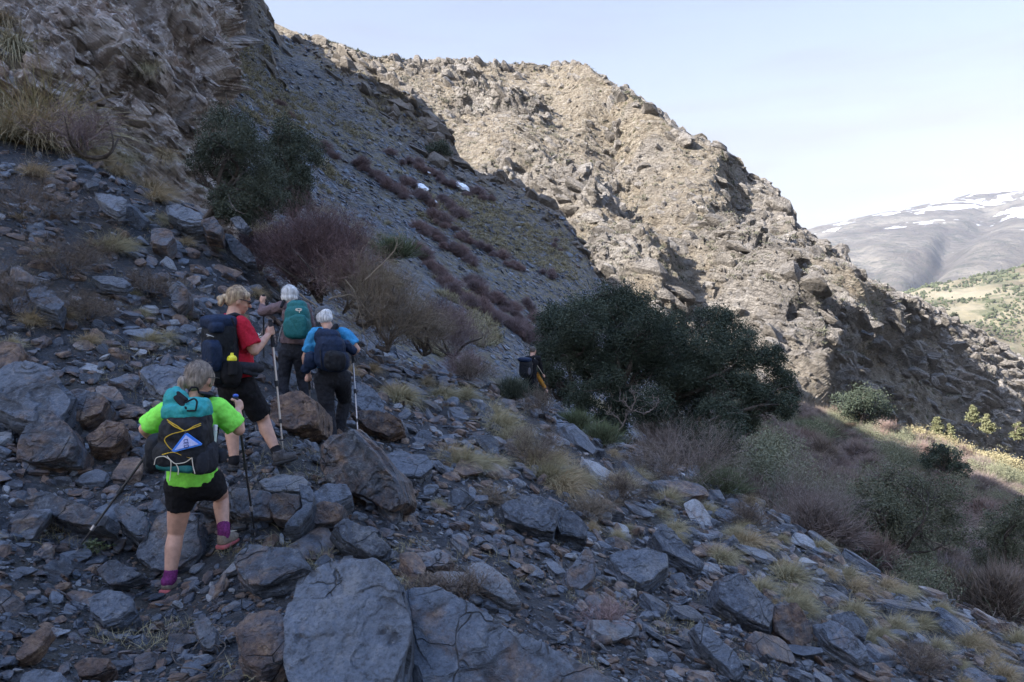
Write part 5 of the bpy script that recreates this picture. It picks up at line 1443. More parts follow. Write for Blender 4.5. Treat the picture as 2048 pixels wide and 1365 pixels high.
    # ---- uncountable tufts
    def tufts(name, S, n, rx, dens, h, mat, label, cat, m=14, w=0.25, wd=0.012, ry=(60, 900)):
        r3 = np.random.default_rng(len(name)); B = []; H = []
        while len(B) < n:
            x = r3.uniform(*rx); y = r3.uniform(*ry); p = S.pick(x, y)
            if not dens(p, r3): continue
            hh = h * r3.uniform(0.5, 1.4)
            B.append(np.repeat([np.array(p)], m, 0) + r3.normal(size=(m, 3)) * hh * w * np.array([1, 1, 0.2])); H.append(np.full(m, hh))
        B = np.concatenate(B); H = np.concatenate(H)
        V, Fc, T, R = blades(r3, B, udirs(r3, len(B), 0, 70), H * r3.uniform(0.6, 1.2, len(B)), H * wd * 8, 0.3, 2, 0.2)
        tag(mesh_np(name, V, Fc, [mat], attrs={'tip': T, 'rnd': R}), label, cat, kind='stuff')
    tufts('scree_grass', SCREE, 7500, (430, 1300), lambda p, r: p.y < 108 and (perlin(np.array([p.x * .06, p.y * .04 + 5, p.z * .06])) + 0.5 * perlin(np.array([p.x * .3, p.y * .3, p.z * .3]))) > 0.10 + 0.3 * (p.y < 42), 0.36, M_STRAW, 'small dry grass tufts dotted over the shaded scree slope', 'grass', 14)
    tufts('ridge_scrub', RIDGE, 6500, (600, 2100), lambda p, r: r.uniform() < (p.y / 330) ** 2 + 0.1 and perlin(np.array([p.x * .03, p.y * .03, p.z * .03 + 7])) > -0.08, 0.75, M_GREYGREEN, 'low olive scrub dotted over the sunlit ridge', 'scrub', 18, 0.5, 0.02, (60, 1000))
    tufts('path_grass', GROUND, 1300, (-50, 2100), lambda p, r: 3 < p.y < 19 and perlin(np.array([p.x * .9, p.y * .9, 2.0])) > 0.05, 0.09, M_STRAW, 'thin dead grass between the stones', 'grass', 12, 0.4, 0.004, (420, 1365))
    tufts('undergrowth', GROUND, 3200, (1420, 2150), lambda p, r: p.y > 22 and perlin(np.array([p.x * .12, p.y * .12, 4.0])) > -0.1, 0.55, M_RUSSET, 'brown mauve undergrowth between the valley shrubs', 'undergrowth', 26, 0.7, 0.008, (780, 1250))
    tufts('olive_undergrowth', GROUND, 2200, (1420, 2150), lambda p, r: p.y > 22 and perlin(np.array([p.x * .1 + 7, p.y * .1, 9.0])) > 0.0, 0.6, M_GREYGREEN, 'dull olive undergrowth between the valley shrubs', 'undergrowth', 26, 0.6, 0.01, (780, 1250))
    tufts('valley_grass', GROUND, 1800, (1000, 2150), lambda p, r: p.y > 17, 0.24, M_BROWN, 'dry grass and low growth on the valley floor', 'grass', 14, 0.6, 0.016, (760, 1250))

def build_snow():
    m = NT('snow'); p = m.geo('Position')
    M = m.done((0.82, 0.85, 0.9), 0.6, m.bump(m.noise(p, 6, 4), 0.4, 0.05), 0.3)
    for i, (S, x, y, w, h, lab) in enumerate([(SCREE, 841, 384, 11, 7, 'small ragged snow patch among the purple shrubs'), (SCREE, 919, 382, 15, 7, 'wide snow patch right of the smaller one'), (GROUND, 921, 716, 10, 6, 'scrap of old snow left of the man in black'), (SCREE, 867, 414, 4, 3, 'tiny snow spot below the small ragged patch'), (SCREE, 851, 354, 3, 2, 'tiny snow spot above the small ragged patch'), (GROUND, 804, 657, 7, 3, 'snow scrap under the straw coloured bush')]):
        p = S.pick(x, y); r3 = np.random.default_rng(i); R = w / F * p.y
        V, Fc = ICO(4); V = V * np.array([R, R * 1.6 if S is SCREE else R, h / F * p.y * 0.9])
        if S is SCREE:
            q = Vector((0, 0, 1)).rotation_difference(Vector((0.45, -0.45, 0.77)).normalized()); V = ICO(4)[0] * np.array([R, R * h / w * 1.5, 0.22 * R]); V = V @ np.array(q.to_matrix()).T
        nd = fbm(ICO(4)[0] * 1.7 + i * 9, 4)
        V = V * (1 + 0.9 * nd)[:, None]
        o = mesh_np('snow_patch', V, Fc, [M], smooth=True); o.location = p + (Vector((0.2, -0.35, 0.35)) if S is SCREE else Vector((0, 0, 0.05 * R))); tag(o, lab, 'snow patch')

build_plants()
build_snow()

def build_haze():
    lo, hi = (-3600, -400, -300), (8200, 8800, 2600)
    V = [(x, y, z) for x in (lo[0], hi[0]) for y in (lo[1], hi[1]) for z in (lo[2], hi[2])]
    Fc = np.array([(0, 1, 3, 2), (4, 6, 7, 5), (0, 4, 5, 1), (2, 3, 7, 6), (0, 2, 6, 4), (1, 5, 7, 3)])
    m = bpy.data.materials.new('haze_air'); m.use_nodes = True
    n = m.node_tree.nodes; n.clear()
    v = n.new('ShaderNodeVolumePrincipled'); v.inputs['Density'].default_value = HAZE; v.inputs['Color'].default_value = (0.80, 0.86, 1.0, 1); v.inputs['Anisotropy'].default_value = 0.0
    o = n.new('ShaderNodeOutputMaterial'); m.node_tree.links.new(v.outputs[0], o.inputs['Volume'])
    tag(mesh_np('haze', V, Fc, [m]), 'thin bluish haze filling the valley air', 'haze', kind='stuff')
HAZE = 0.00004
build_haze()
# ------------------------------------------------------------------ people
def prim(kind, *a):
    if kind == 'cap' or kind == 'cyl':         # tapered limb; cyl has flat ends
        p0, r0, p1, r1 = a
        p0, p1 = np.array(p0, float), np.array(p1, float)
        ax = p1 - p0; L = np.linalg.norm(ax) + 1e-6; ax /= L
        n = 18; ang = np.arange(n) * 2 * math.pi / n
        u = np.cross(ax, (0.3, 0.9, 0.2)); u /= np.linalg.norm(u); w = np.cross(ax, u)
        circ = np.cos(ang)[:, None] * u + np.sin(ang)[:, None] * w
        rings = []
        if kind == 'cap':
            for t in np.radians([-80, -60, -40, -20]): rings.append((p0 + ax * r0 * math.sin(t), r0 * math.cos(t)))
            for t in np.linspace(0, 1, 4): rings.append((p0 + ax * L * t, r0 + (r1 - r0) * t))
            for t in np.radians([20, 40, 60, 80]): rings.append((p1 + ax * r1 * math.sin(t), r1 * math.cos(t)))
            e0, e1 = p0 - ax * r0, p1 + ax * r1
        else:
            for t in np.linspace(0, 1, 5): rings.append((p0 + ax * L * t, r0 + (r1 - r0) * t))
            e0, e1 = p0, p1
        V = np.concatenate([c + r * circ for c, r in rings] + [[e0, e1]])
        m = len(rings); F4 = []
        T = []
        for i in range(m - 1):
            for j in range(n):
                F4.append((i * n + j, i * n + (j + 1) % n, (i + 1) * n + (j + 1) % n, (i + 1) * n + j))
        for j in range(n):
            T.append((m * n, (j + 1) % n, j)); T.append((m * n + 1, (m - 1) * n + j, (m - 1) * n + (j + 1) % n))
        F4 = np.array(F4); T3 = np.concatenate([F4[:, [0, 1, 2]], F4[:, [0, 2, 3]], np.array(T)])
        return V, T3
    c, r = a[0], a[1]
    R = a[2] if len(a) > 2 and a[2] is not None else np.eye(3)
    V, Fc = ICO(3)
    if kind == 'box':
        q = a[3] if len(a) > 3 else 5
        V = V / (np.abs(V) ** q).sum(axis=1, keepdims=True) ** (1 / q)
    return (V * np.array(r)) @ np.array(R).T + np.array(c, float), Fc

def blob(name, prims, vox, mat, parent, smooth=4, wrinkle=0.0, wscale=(9, 9, 5), seed=0, label=None):
    Vs, Fs, off = [], [], 0
    for p in prims:
        v, f = prim(*p); Vs.append(v); Fs.append(f + off); off += len(v)
    o = mesh_np('tmp', np.concatenate(Vs), np.concatenate(Fs))
    m = o.modifiers.new('r', 'REMESH'); m.mode = 'VOXEL'; m.voxel_size = vox
    if smooth:
        s = o.modifiers.new('s', 'SMOOTH'); s.iterations = smooth; s.factor = 0.5
    dg = bpy.context.evaluated_depsgraph_get(); ev = o.evaluated_get(dg); me = ev.to_mesh()
    V = np.empty(len(me.vertices) * 3); me.vertices.foreach_get('co', V); V = V.reshape(-1, 3)
    N = np.empty(len(me.vertices) * 3, dtype=np.float32); me.vertices.foreach_get('normal', N); N = N.reshape(-1, 3)
    Q = np.empty(len(me.polygons) * 4, dtype=np.int32); me.loops.foreach_get('vertex_index', Q); Q = Q.reshape(-1, 4)
    ev.to_mesh_clear(); old = o.data; bpy.data.objects.remove(o); bpy.data.meshes.remove(old)
    if wrinkle:
        w = ridged(V * np.array(wscale) + seed * 3.7, 2) + 0.5 * fbm(V * 22 + seed, 2)
        V = V + N * (wrinkle * (w - 0.2))[:, None]
    pl = np.array(parent.matrix_world.translation) if parent is not None else 0
    pl = np.array(parent.location) if parent is not None else 0
    ob = mesh_np(name, V - pl, Q, [mat], smooth=True, parent=parent)
    if label: ob['label'] = label
    return ob

def basis(fwd, up=(0, 0, 1)):
    """columns: right, forward, up"""
    f = Vector(fwd).normalized(); r = f.cross(Vector(up)).normalized(); u = r.cross(f)
    return np.array([[r[i], f[i], u[i]] for i in range(3)])

def hand_prims(g, axis, palm_dir, wrist, s=1.0):
    """five fingers closed round a grip at g running along axis; the palm sits on the palm_dir side"""
    g = np.array(g, float); a = np.array(Vector(axis).normalized()); p = np.array(palm_dir, float); p -= a * (p @ a); p /= np.linalg.norm(p)
    q = np.cross(a, p); R = 0.021 * s
    out = [('cap', wrist, 0.024 * s, g + p * 0.034 * s - a * 0.012, 0.022 * s), ('box', g + p * 0.031 * s, (0.014 * s, 0.030 * s, 0.038 * s), np.array([p, q, a]).T, 3)]
    for k, (o, ln, fr) in enumerate([(0.031, 0.95, 0.0085), (0.011, 1.05, 0.009), (-0.009, 1.0, 0.0085), (-0.027, 0.85, 0.0075)]):
        pts = []
        for t in np.array([0.35, 1.15, 2.0, 2.9]) * ln:
            pts.append(g + a * (o + 0.003 * t) * s + (p * math.cos(t) + q * math.sin(t)) * (R + 0.005) * s)
        pts.insert(0, g + a * o * s + p * 0.034 * s + q * 0.012 * s)
        for i in range(4): out.append(('cap', pts[i], fr * s, pts[i + 1], fr * s * 0.93))
    th = [g + p * 0.033 * s + a * 0.02 * s - q * 0.012 * s] + [g + a * (0.036 + 0.006 * t) * s + (p * math.cos(-t) + q * math.sin(-t)) * (R + 0.006) * s for t in (0.9, 1.7, 2.5)]
    for i in range(3): out.append(('cap', th[i], 0.0105 * s, th[i + 1], 0.0092 * s))
    return out

M_SKIN = simple('skin', (0.50, 0.29, 0.215), 0.55, 0.4, 0.12, 30, 0.25, 0.004)
M_SKIN.node_tree.nodes['Principled BSDF'].inputs['Subsurface Weight'].default_value = 0.0
def cloth(name, col, n=0.16, rough=0.85, bump=0.5): return simple(name, col, rough, 0.15, n, 60, bump, 0.004)
M_LIME = cloth('lime_cloth', (0.25, 0.78, 0.10), 0.09)
M_CRIMSON = cloth('red_cloth', (0.42, 0.016, 0.035))
M_MAUVE = cloth('mauve_cloth', (0.145, 0.105, 0.115))
M_BLUE = cloth('blue_cloth', (0.045, 0.24, 0.46))
M_BLACK = cloth('black_cloth', (0.012, 0.012, 0.015), 0.3)
M_NAVYTR = cloth('dark_grey_cloth', (0.024, 0.026, 0.034), 0.3)
M_TEAL = cloth('teal_fabric', (0.02, 0.125, 0.13), 0.2, 0.6)
M_TEAL2 = cloth('bright_teal_fabric', (0.03, 0.27, 0.27), 0.15, 0.5)
M_NAVY = cloth('navy_fabric', (0.012, 0.022, 0.05), 0.3, 0.65)
M_PACKBLK = cloth('black_pack_fabric', (0.014, 0.016, 0.021), 0.3, 0.6)
M_MUST = cloth('mustard_cloth', (0.42, 0.19, 0.03))
M_SOCK = cloth('purple_sock', (0.16, 0.03, 0.12), 0.4)
M_SOCKB = cloth('black_sock', (0.015, 0.015, 0.018))
M_SHOE = simple('tan_suede', (0.24, 0.19, 0.15), 0.9, 0.2, 0.25, 60, 0.3)
M_SHOEG = simple('grey_suede', (0.075, 0.07, 0.072), 0.9, 0.2, 0.35, 60, 0.3)
M_SOLEP = simple('pink_rubber', (0.40, 0.10, 0.105), 0.7)
M_SOLE = simple('dark_rubber', (0.03, 0.03, 0.032), 0.8)
M_YEL = simple('yellow_plastic', (0.75, 0.66, 0.03), 0.4, 0.5, 0.05)
M_CORD = simple('yellow_cord', (0.55, 0.36, 0.03), 0.7)
M_WCORD = simple('cream_cord', (0.55, 0.50, 0.42), 0.7)
M_METAL = simple('brushed_aluminium', (0.42, 0.40, 0.41), 0.35, 0.5, 0.1, 50, 0, 0.002, Metallic=0.7)
M_DARKM = simple('black_pole_lacquer', (0.02, 0.02, 0.022), 0.35, 0.5)
M_GRIP = simple('dark_grip_foam', (0.03, 0.03, 0.034), 0.8)
M_BLUEG = simple('blue_plastic', (0.02, 0.08, 0.42), 0.4, 0.5)
M_GREYF = cloth('grey_felt', (0.10, 0.105, 0.115))
M_WHITE = simple('white_plastic', (0.72, 0.72, 0.72), 0.4)
M_BADGE = simple('pale_lilac_badge', (0.42, 0.47, 0.78), 0.6, 0.3, 0.12, 90)
M_BADGEB = simple('blue_badge_rim', (0.04, 0.18, 0.62), 0.5)
M_INK = simple('navy_ink', (0.03, 0.05, 0.22), 0.6)
M_GLASSY = simple('dark_lens', (0.01, 0.01, 0.012), 0.1, 0.8)
M_EYE = simple('eye', (0.6, 0.58, 0.55), 0.2, 0.6)
def mat_hair(name, a, b):
    t = NT(name); o = t.objc()
    n = t.noise(t.mapping(o, (60, 60, 9), (0.2, 0.3, 0)), 1.0, 5, 0.6, 0.3)
    return t.done(t.ramp(n, [(0.35, a), (0.62, b)]), 0.55, t.bump(n, 0.9, 0.006), 0.35)
M_HAIR1 = mat_hair('ash_blonde_hair', (0.10, 0.078, 0.065), (0.33, 0.265, 0.215))
M_HAIR2 = mat_hair('blonde_streaked_hair', (0.16, 0.105, 0.075), (0.60, 0.46, 0.30))
M_HAIRW = mat_hair('white_hair', (0.34, 0.33, 0.33), (0.78, 0.77, 0.76))
M_HAIRD = mat_hair('short_brown_grey_hair', (0.04, 0.035, 0.03), (0.12, 0.10, 0.09))

def shoe(parent, heel, toe, up, mats, s=1.0):
    heel, toe = np.array(heel, float), np.array(toe, float)
    f = toe - heel; L = np.linalg.norm(f); B = basis(f, up); U = B[:, 2]; Fw = B[:, 1]
    m1, m2 = mats
    upper = [('box', heel + Fw * 0.045 + U * 0.055, (0.036, 0.05, 0.045), B, 3), ('box', heel + Fw * L * 0.5 + U * 0.042, (0.041, L * 0.46, 0.032), B, 3), ('box', heel + Fw * (L - 0.055) + U * 0.034, (0.046, 0.065, 0.028), B, 3),
             ('cyl', heel + Fw * 0.05 + U * 0.04, 0.043, heel + Fw * 0.048 + U * 0.108, 0.041), ('cap', heel + Fw * 0.09 + U * 0.08, 0.022, heel + Fw * L * 0.55 + U * 0.065, 0.018)]
    sh = blob('shoe', upper, 0.006, m1, parent, 3, 0.0)
    blob('sole', [('box', heel + Fw * 0.05 + U * 0.008, (0.042, 0.062, 0.016), B, 5), ('box', heel + Fw * L * 0.55 + U * 0.006, (0.044, L * 0.45, 0.014), B, 5), ('box', heel + Fw * (L - 0.06) + U * 0.008, (0.049, 0.065, 0.014), B, 4)], 0.006, m2, parent, 2)
    lp = []
    for k in range(4):
        c = heel + Fw * (0.095 + 0.028 * k) + U * (0.084 - 0.005 * k)
        lp.append(('cap', c - B[:, 0] * 0.022, 0.0035, c + B[:, 0] * 0.022 + Fw * 0.012, 0.0035))
    blob('laces', lp, 0.0035, M_WCORD if m1 is M_SHOE else M_SOCKB, parent, 0)

def make_person(D, J, spec, label):
    """J: joints as photo direction + metres in front of or behind the hiker's own distance"""
    P = {k: np.array(at(x, y, D + dd)) for k, (x, y, dd) in J.items()}
    base = (P['heL'] + P['heR']) / 2; base[2] = min(P['heL'][2], P['heR'][2])
    root = empty('person', base.tolist()); tag(root, label, 'person', 'hikers on the stony path')
    g = spec.get('g', 1.0)
    fd = np.array(Vector(spec['face']).normalized()); B = basis(fd, spec.get('hup', (0, 0, 1)))
    r, f, u = B[:, 0], B[:, 1], B[:, 2]
    h = P['head']
    body = [('ell', h, (0.074, 0.092, 0.105), B), ('ell', h - u * 0.05 + f * 0.02, (0.058, 0.070, 0.068), B), ('ell', h - u * 0.082 + f * 0.058, (0.030, 0.026, 0.024), B),
            ('cap', h + f * 0.088 + u * 0.005, 0.009, h + f * 0.108 - u * 0.03, 0.012), ('cap', h + f * 0.086 - u * 0.058 - r * 0.018, 0.008, h + f * 0.086 - u * 0.058 + r * 0.018, 0.008),
            ('cap', h + f * 0.082 + u * 0.028 - r * 0.035, 0.009, h + f * 0.082 + u * 0.028 + r * 0.035, 0.009), ('ell', h + f * 0.06 - u * 0.03 + r * 0.04, (0.02, 0.02, 0.022), B), ('ell', h + f * 0.06 - u * 0.03 - r * 0.04, (0.02, 0.02, 0.022), B),
            ('ell', h + r * 0.076 - u * 0.012, (0.010, 0.017, 0.029), B), ('ell', h - r * 0.076 - u * 0.012, (0.010, 0.017, 0.029), B)]
    body += [('cap', h - u * 0.05 - f * 0.01, 0.052 * g, P['neck'], 0.056 * g), ('cap', P['neck'], 0.054 * g, P['chest'], 0.09 * g)]
    cr = P['shR'] - P['shL']; cw = np.linalg.norm(cr)
    body += [('cap', P['shL'] + cr * 0.12, 0.062 * g, P['shR'] - cr * 0.12, 0.062 * g), ('cap', P['chest'] - cr * 0.14, 0.105 * g, P['chest'] + cr * 0.14, 0.105 * g), ('cap', P['waist'] - cr * 0.12, 0.095 * g, P['waist'] + cr * 0.12, 0.095 * g),
             ('cap', P['chest'], 0.12 * g, P['waist'], 0.115 * g), ('cap', P['waist'], 0.105 * g, P['pelvis'], 0.10 * g), ('cap', P['hipL'], 0.075 * g, P['hipR'], 0.075 * g)]
    for s in 'LR':
        sh, el, ha = P['sh' + s], P['el' + s], P['ha' + s]
        w = ha + (el - ha) / np.linalg.norm(el - ha) * 0.055
        body += [('cap', sh, 0.052 * g, el, 0.041 * g), ('cap', el, 0.041 * g, el + (w - el) * 0.35, 0.040 * g), ('cap', el + (w - el) * 0.35, 0.040 * g, w, 0.026)]
        pd = spec.get('palm' + s, (-0.6, -0.7, 0)); ax = spec.get('grip' + s, (0, 0, 1))
        body += hand_prims(ha, ax, pd, w)
        hi, kn, an = P['hip' + s], P['kn' + s], P['an' + s]
        back = np.array(spec.get('back', (0, -1, 0)), float)
        cv = g * (1.0 if spec['short'] else 0.72)
        ft = P['to' + s] - P['he' + s]; hb = P['he' + s] + ft / np.linalg.norm(ft) * 0.055
        body += [('cap', hi, 0.080 * cv, kn + (hi - kn) * 0.35, 0.072 * cv), ('cap', kn + (hi - kn) * 0.35, 0.072 * cv, kn + (hi - kn) * 0.08, 0.060 * cv), ('cap', kn + (hi - kn) * 0.08, 0.058 * cv, kn, 0.053 * cv), ('cap', kn, 0.052 * cv, kn + (an - kn) * 0.3 + back * 0.012, 0.056 * cv),
                 ('cap', kn + (an - kn) * 0.3 + back * 0.012, 0.056 * cv, an, 0.035), ('cap', an, 0.035, hb + np.array([0, 0, 0.06]), 0.028), ('cap', hb + np.array([0, 0, 0.045]), 0.024, P['he' + s] + ft * 0.65 + np.array([0, 0, 0.038]), 0.016)]
    blob('body', body, spec.get('vox', 0.0065), M_SKIN, root, 3)
    for s in (-1, 1):
        e = h + f * 0.080 + u * 0.008 + r * 0.031 * s
        blob('eye', [('ell', e, (0.012, 0.010, 0.008), B)], 0.003, M_EYE, root, 0)
    # hair
    hm, hp = spec['hair']
    blob('hair', [(k, h + (r * c[0] + f * c[1] + u * c[2]) * 0.93, np.array(rr) * 0.91, B) for k, c, rr in hp], 0.006, hm, root, 2, 0.006, (30, 30, 12), 3)
    # loose strands lying over the hair
    rs = np.random.default_rng(int(abs(h[0]) * 1000)); nS = 900 if spec.get('vox', 0.0065) < 0.01 else 200
    k0, c0, rr0 = hp[0]
    dv = rs.normal(size=(nS, 3)); dv /= np.linalg.norm(dv, axis=1, keepdims=True)
    dv = dv[(dv[:, 2] > -0.5) & (dv[:, 1] < 0.55)]
    pos = (np.array(c0) * 0.93 + dv * np.array(rr0) * 0.92)
    back_ = np.array(spec.get('flow', (0, -0.6, -0.8))); tg = back_ - dv * (dv @ back_)[:, None] + rs.normal(size=dv.shape) * 0.10 - dv * 0.02
    tg /= np.linalg.norm(tg, axis=1, keepdims=True)
    M3 = np.stack([r, f, u], 1)
    bv, bf, bt, br = blades(rs, h + pos @ M3.T, tg @ M3.T, rs.uniform(0.03, 0.06, len(dv)), 0.002, 0.05, 4, 0.10)
    mesh_np('hair_strands', bv - base, bf, [hm], parent=root)
    # shirt
    sm = spec['shirt']; k = spec.get('loose', 1.14)
    sg = g * k
    top = P['neck'] * 0.55 + P['chest'] * 0.45
    sp = [('cap', P['shL'] + cr * 0.10, 0.068 * sg, P['shR'] - cr * 0.10, 0.068 * sg), ('cap', P['chest'] - cr * 0.15, 0.112 * sg, P['chest'] + cr * 0.15, 0.112 * sg), ('cap', P['waist'] - cr * 0.14, 0.108 * sg, P['waist'] + cr * 0.14, 0.108 * sg),
          ('cap', P['chest'], 0.125 * sg, P['waist'], 0.125 * sg), ('cyl', P['neck'] + (P['chest'] - P['neck']) * 0.12, 0.062 * g, P['chest'], 0.10 * sg)]
    hem = P['hem']
    sp += [('cyl', P['waist'] - cr * 0.10, 0.118 * sg, hem - cr * 0.12, 0.118 * sg), ('cyl', P['waist'] + cr * 0.10, 0.118 * sg, hem + cr * 0.12, 0.118 * sg), ('cyl', P['waist'], 0.13 * sg, hem, 0.132 * sg)]
    for s in 'LR':
        sh, el, ha = P['sh' + s], P['el' + s], P['ha' + s]
        if spec.get('long'):
            w = ha + (el - ha) / np.linalg.norm(el - ha) * 0.07
            sp += [('cap', sh, 0.066 * sg, el, 0.053 * sg), ('cap', el, 0.053 * sg, w + (el - w) * 0.3, 0.042 * sg), ('cyl', el, 0.050 * sg, w, 0.036 * sg)]
        else:
            t = spec.get('sleeve', 0.72)
            e = sh + (el - sh) * t
            sp += [('cap', sh, 0.064 * sg, sh + (el - sh) * 0.25, 0.067 * sg), ('cyl', sh + (el - sh) * 0.1, 0.066 * sg, e, 0.070 * sg)]
    blob('shirt' if not spec.get('long') else 'jacket', sp, 0.0075, sm, root, 3, 0.02, (8, 8, 5), 5)
    # shorts or trousers
    tm = spec['legs']
    tg = g * spec.get('tloose', 1.12)
    tp = [('cap', P['hipL'], 0.108 * tg, P['hipR'], 0.108 * tg), ('cap', P['pelvis'] - cr * 0.1, 0.118 * tg, P['pelvis'] + cr * 0.1, 0.118 * tg)]
    wb = P['pelvis'] + (P['waist'] - P['pelvis']) * 0.7
    tp += [('cyl', wb - cr * 0.1, 0.108 * tg, P['pelvis'] - cr * 0.1, 0.118 * tg), ('cyl', wb + cr * 0.1, 0.108 * tg, P['pelvis'] + cr * 0.1, 0.118 * tg)]
    for s in 'LR':
        hi, kn, an = P['hip' + s], P['kn' + s], P['an' + s]
        if spec['short']:
            e = hi + (kn - hi) * spec['short']
            tp += [('cap', hi, 0.104 * tg, hi + (e - hi) * 0.4, 0.098 * tg), ('cyl', hi, 0.104 * tg, e, 0.086 * tg)]
        else:
            tp += [('cap', hi, 0.105 * tg, kn, 0.072 * tg), ('cap', kn, 0.072 * tg, kn + (an - kn) * 0.3, 0.068 * tg), ('cyl', kn + (an - kn) * 0.2, 0.068 * tg, an + (an - kn) * 0.14, 0.056 * tg)]
    blob('shorts' if spec['short'] else 'trousers', tp, 0.0075, tm, root, 3, 0.018, (7, 7, 6), 9)
    # socks, shoes
    for s in 'LR':
        an, kn = P['an' + s], P['kn' + s]
        if spec['short']:
            blob('sock', [('cap', an + (kn - an) * 0.08, 0.041, an, 0.043), ('cap', an, 0.043, P['he' + s] + (P['to' + s] - P['he' + s]) * 0.2 + np.array([0, 0, 0.075]), 0.040), ('cyl', an + (kn - an) * spec.get('sock', 0.14), 0.044, an, 0.042), ('cyl', an, 0.042, P['he' + s] + (P['to' + s] - P['he' + s]) * 0.2 + np.array([0, 0, 0.06]), 0.04)], 0.006, spec['sockm'], root, 2, 0.003)
        shoe(root, P['he' + s], P['to' + s], (0, 0, 1), spec['shoe'])
    return root, P, B

def part(name, prims, mat, parent, vox=0.006, smooth=2, wrinkle=0.0, label=None):
    return blob(name, prims, vox, mat, parent, smooth, wrinkle, (14, 14, 9), 2, label)

def tube_part(name, pts, rad, mat, parent, sides=8, top=None):
    pts = np.array([np.array(p) for p in pts], float)
    if len(pts) > 2:
        t = np.linspace(0, len(pts) - 1, 6 * len(pts))
        pts = np.stack([smooth_interp(t, range(len(pts)), pts[:, k]) for k in range(3)], -1)
    V, Fc, T = tubes([(pts, rad)], sides)
    return mesh_np(name, V - np.array(parent.location if parent else (0, 0, 0)), Fc, [mat], smooth=True, parent=parent)

def trekking_pole(grip, tip, label, shaft=M_DARKM, lower=M_METAL, gripm=M_GRIP, topm=M_GRIP, up=0.06, rad=0.009):
    grip, tip = np.array(grip, float), np.array(tip, float)
    a = tip - grip; L = np.linalg.norm(a); a /= L
    t0 = grip - a * up
    root = empty('trekking_pole', tip.tolist()); tag(root, label, 'trekking pole', 'trekking poles held by the hikers')
    def seg(nm, p, q, r0, r1, m): 
        V, Fc = prim('cyl', p, r0, q, r1); return mesh_np(nm, V - tip, Fc, [m], smooth=False, parent=root)
    seg('grip', t0, grip + a * 0.13, 0.016, 0.013, gripm)
    part('grip_knob', [('ell', t0 - a * 0.005, (0.02, 0.02, 0.014), None)], topm, root, 0.004, 1)
    seg('upper_shaft', grip + a * 0.13, grip + a * (L * 0.45), rad, rad, shaft)
    seg('lock', grip + a * (L * 0.45 - 0.03), grip + a * (L * 0.45 + 0.02), rad * 1.7, rad * 1.7, M_GRIP)
    seg('middle_shaft', grip + a * (L * 0.45 + 0.02), grip + a * (L * 0.75), rad * 0.85, rad * 0.85, lower)
    seg('lock', grip + a * (L * 0.75), grip + a * (L * 0.75 + 0.035), rad * 1.5, rad * 1.5, M_METAL if shaft is M_DARKM and lower is M_DARKM else M_GRIP)
    seg('lower_shaft', grip + a * (L * 0.75 + 0.035), tip - a * 0.05, rad * 0.72, rad * 0.66, lower)
    seg('basket', tip - a * 0.075, tip - a * 0.062, 0.022, 0.026, M_GRIP)
    seg('tip', tip - a * 0.06, tip + a * 0.01, rad * 0.55, 0.003, M_METAL)
    w = np.cross(a, (0.4, 0.8, 0.1)); w /= np.linalg.norm(w)
    tube_part('wrist_strap', [t0, t0 + w * 0.035 + a * 0.05, grip + w * 0.05 + a * 0.10, grip + w * 0.03 + a * 0.13, t0 + a * 0.03], 0.004, M_GRIP, root, 5)

def thing(name, at_, label, cat, group=None):
    e = empty(name, list(at_)); return tag(e, label, cat, group)

def straps(root, P, B, m, g=1.0):
    """shoulder straps of a backpack, over the shoulder and under the arm"""
    f, u, r = B[:, 1], B[:, 2], B[:, 0]
    for s, c in (('L', -1), ('R', 1)):
        sh = P['neck'] + (P['sh' + s] - P['neck']) * 0.62
        k = 0.088 * g
        pts = [sh - f * (k + 0.05) - u * 0.02, sh - f * k * 0.6 + u * k * 0.55, sh + u * k * 0.82, sh + f * k * 0.9 + u * k * 0.3, sh + f * (k + 0.03) - u * 0.12, (P['chest'] + (P['sh' + s] - P['neck']) * 0.7) + f * k * 0.8 - u * 0.12, P['waist'] + (P['sh' + s] - P['neck']) * 1.0 - f * 0.02]
        prs = [('cap', pts[i], 0.018, pts[i + 1], 0.018) for i in range(len(pts) - 1)]
        part('shoulder_strap', prs, m, root, 0.008, 2)

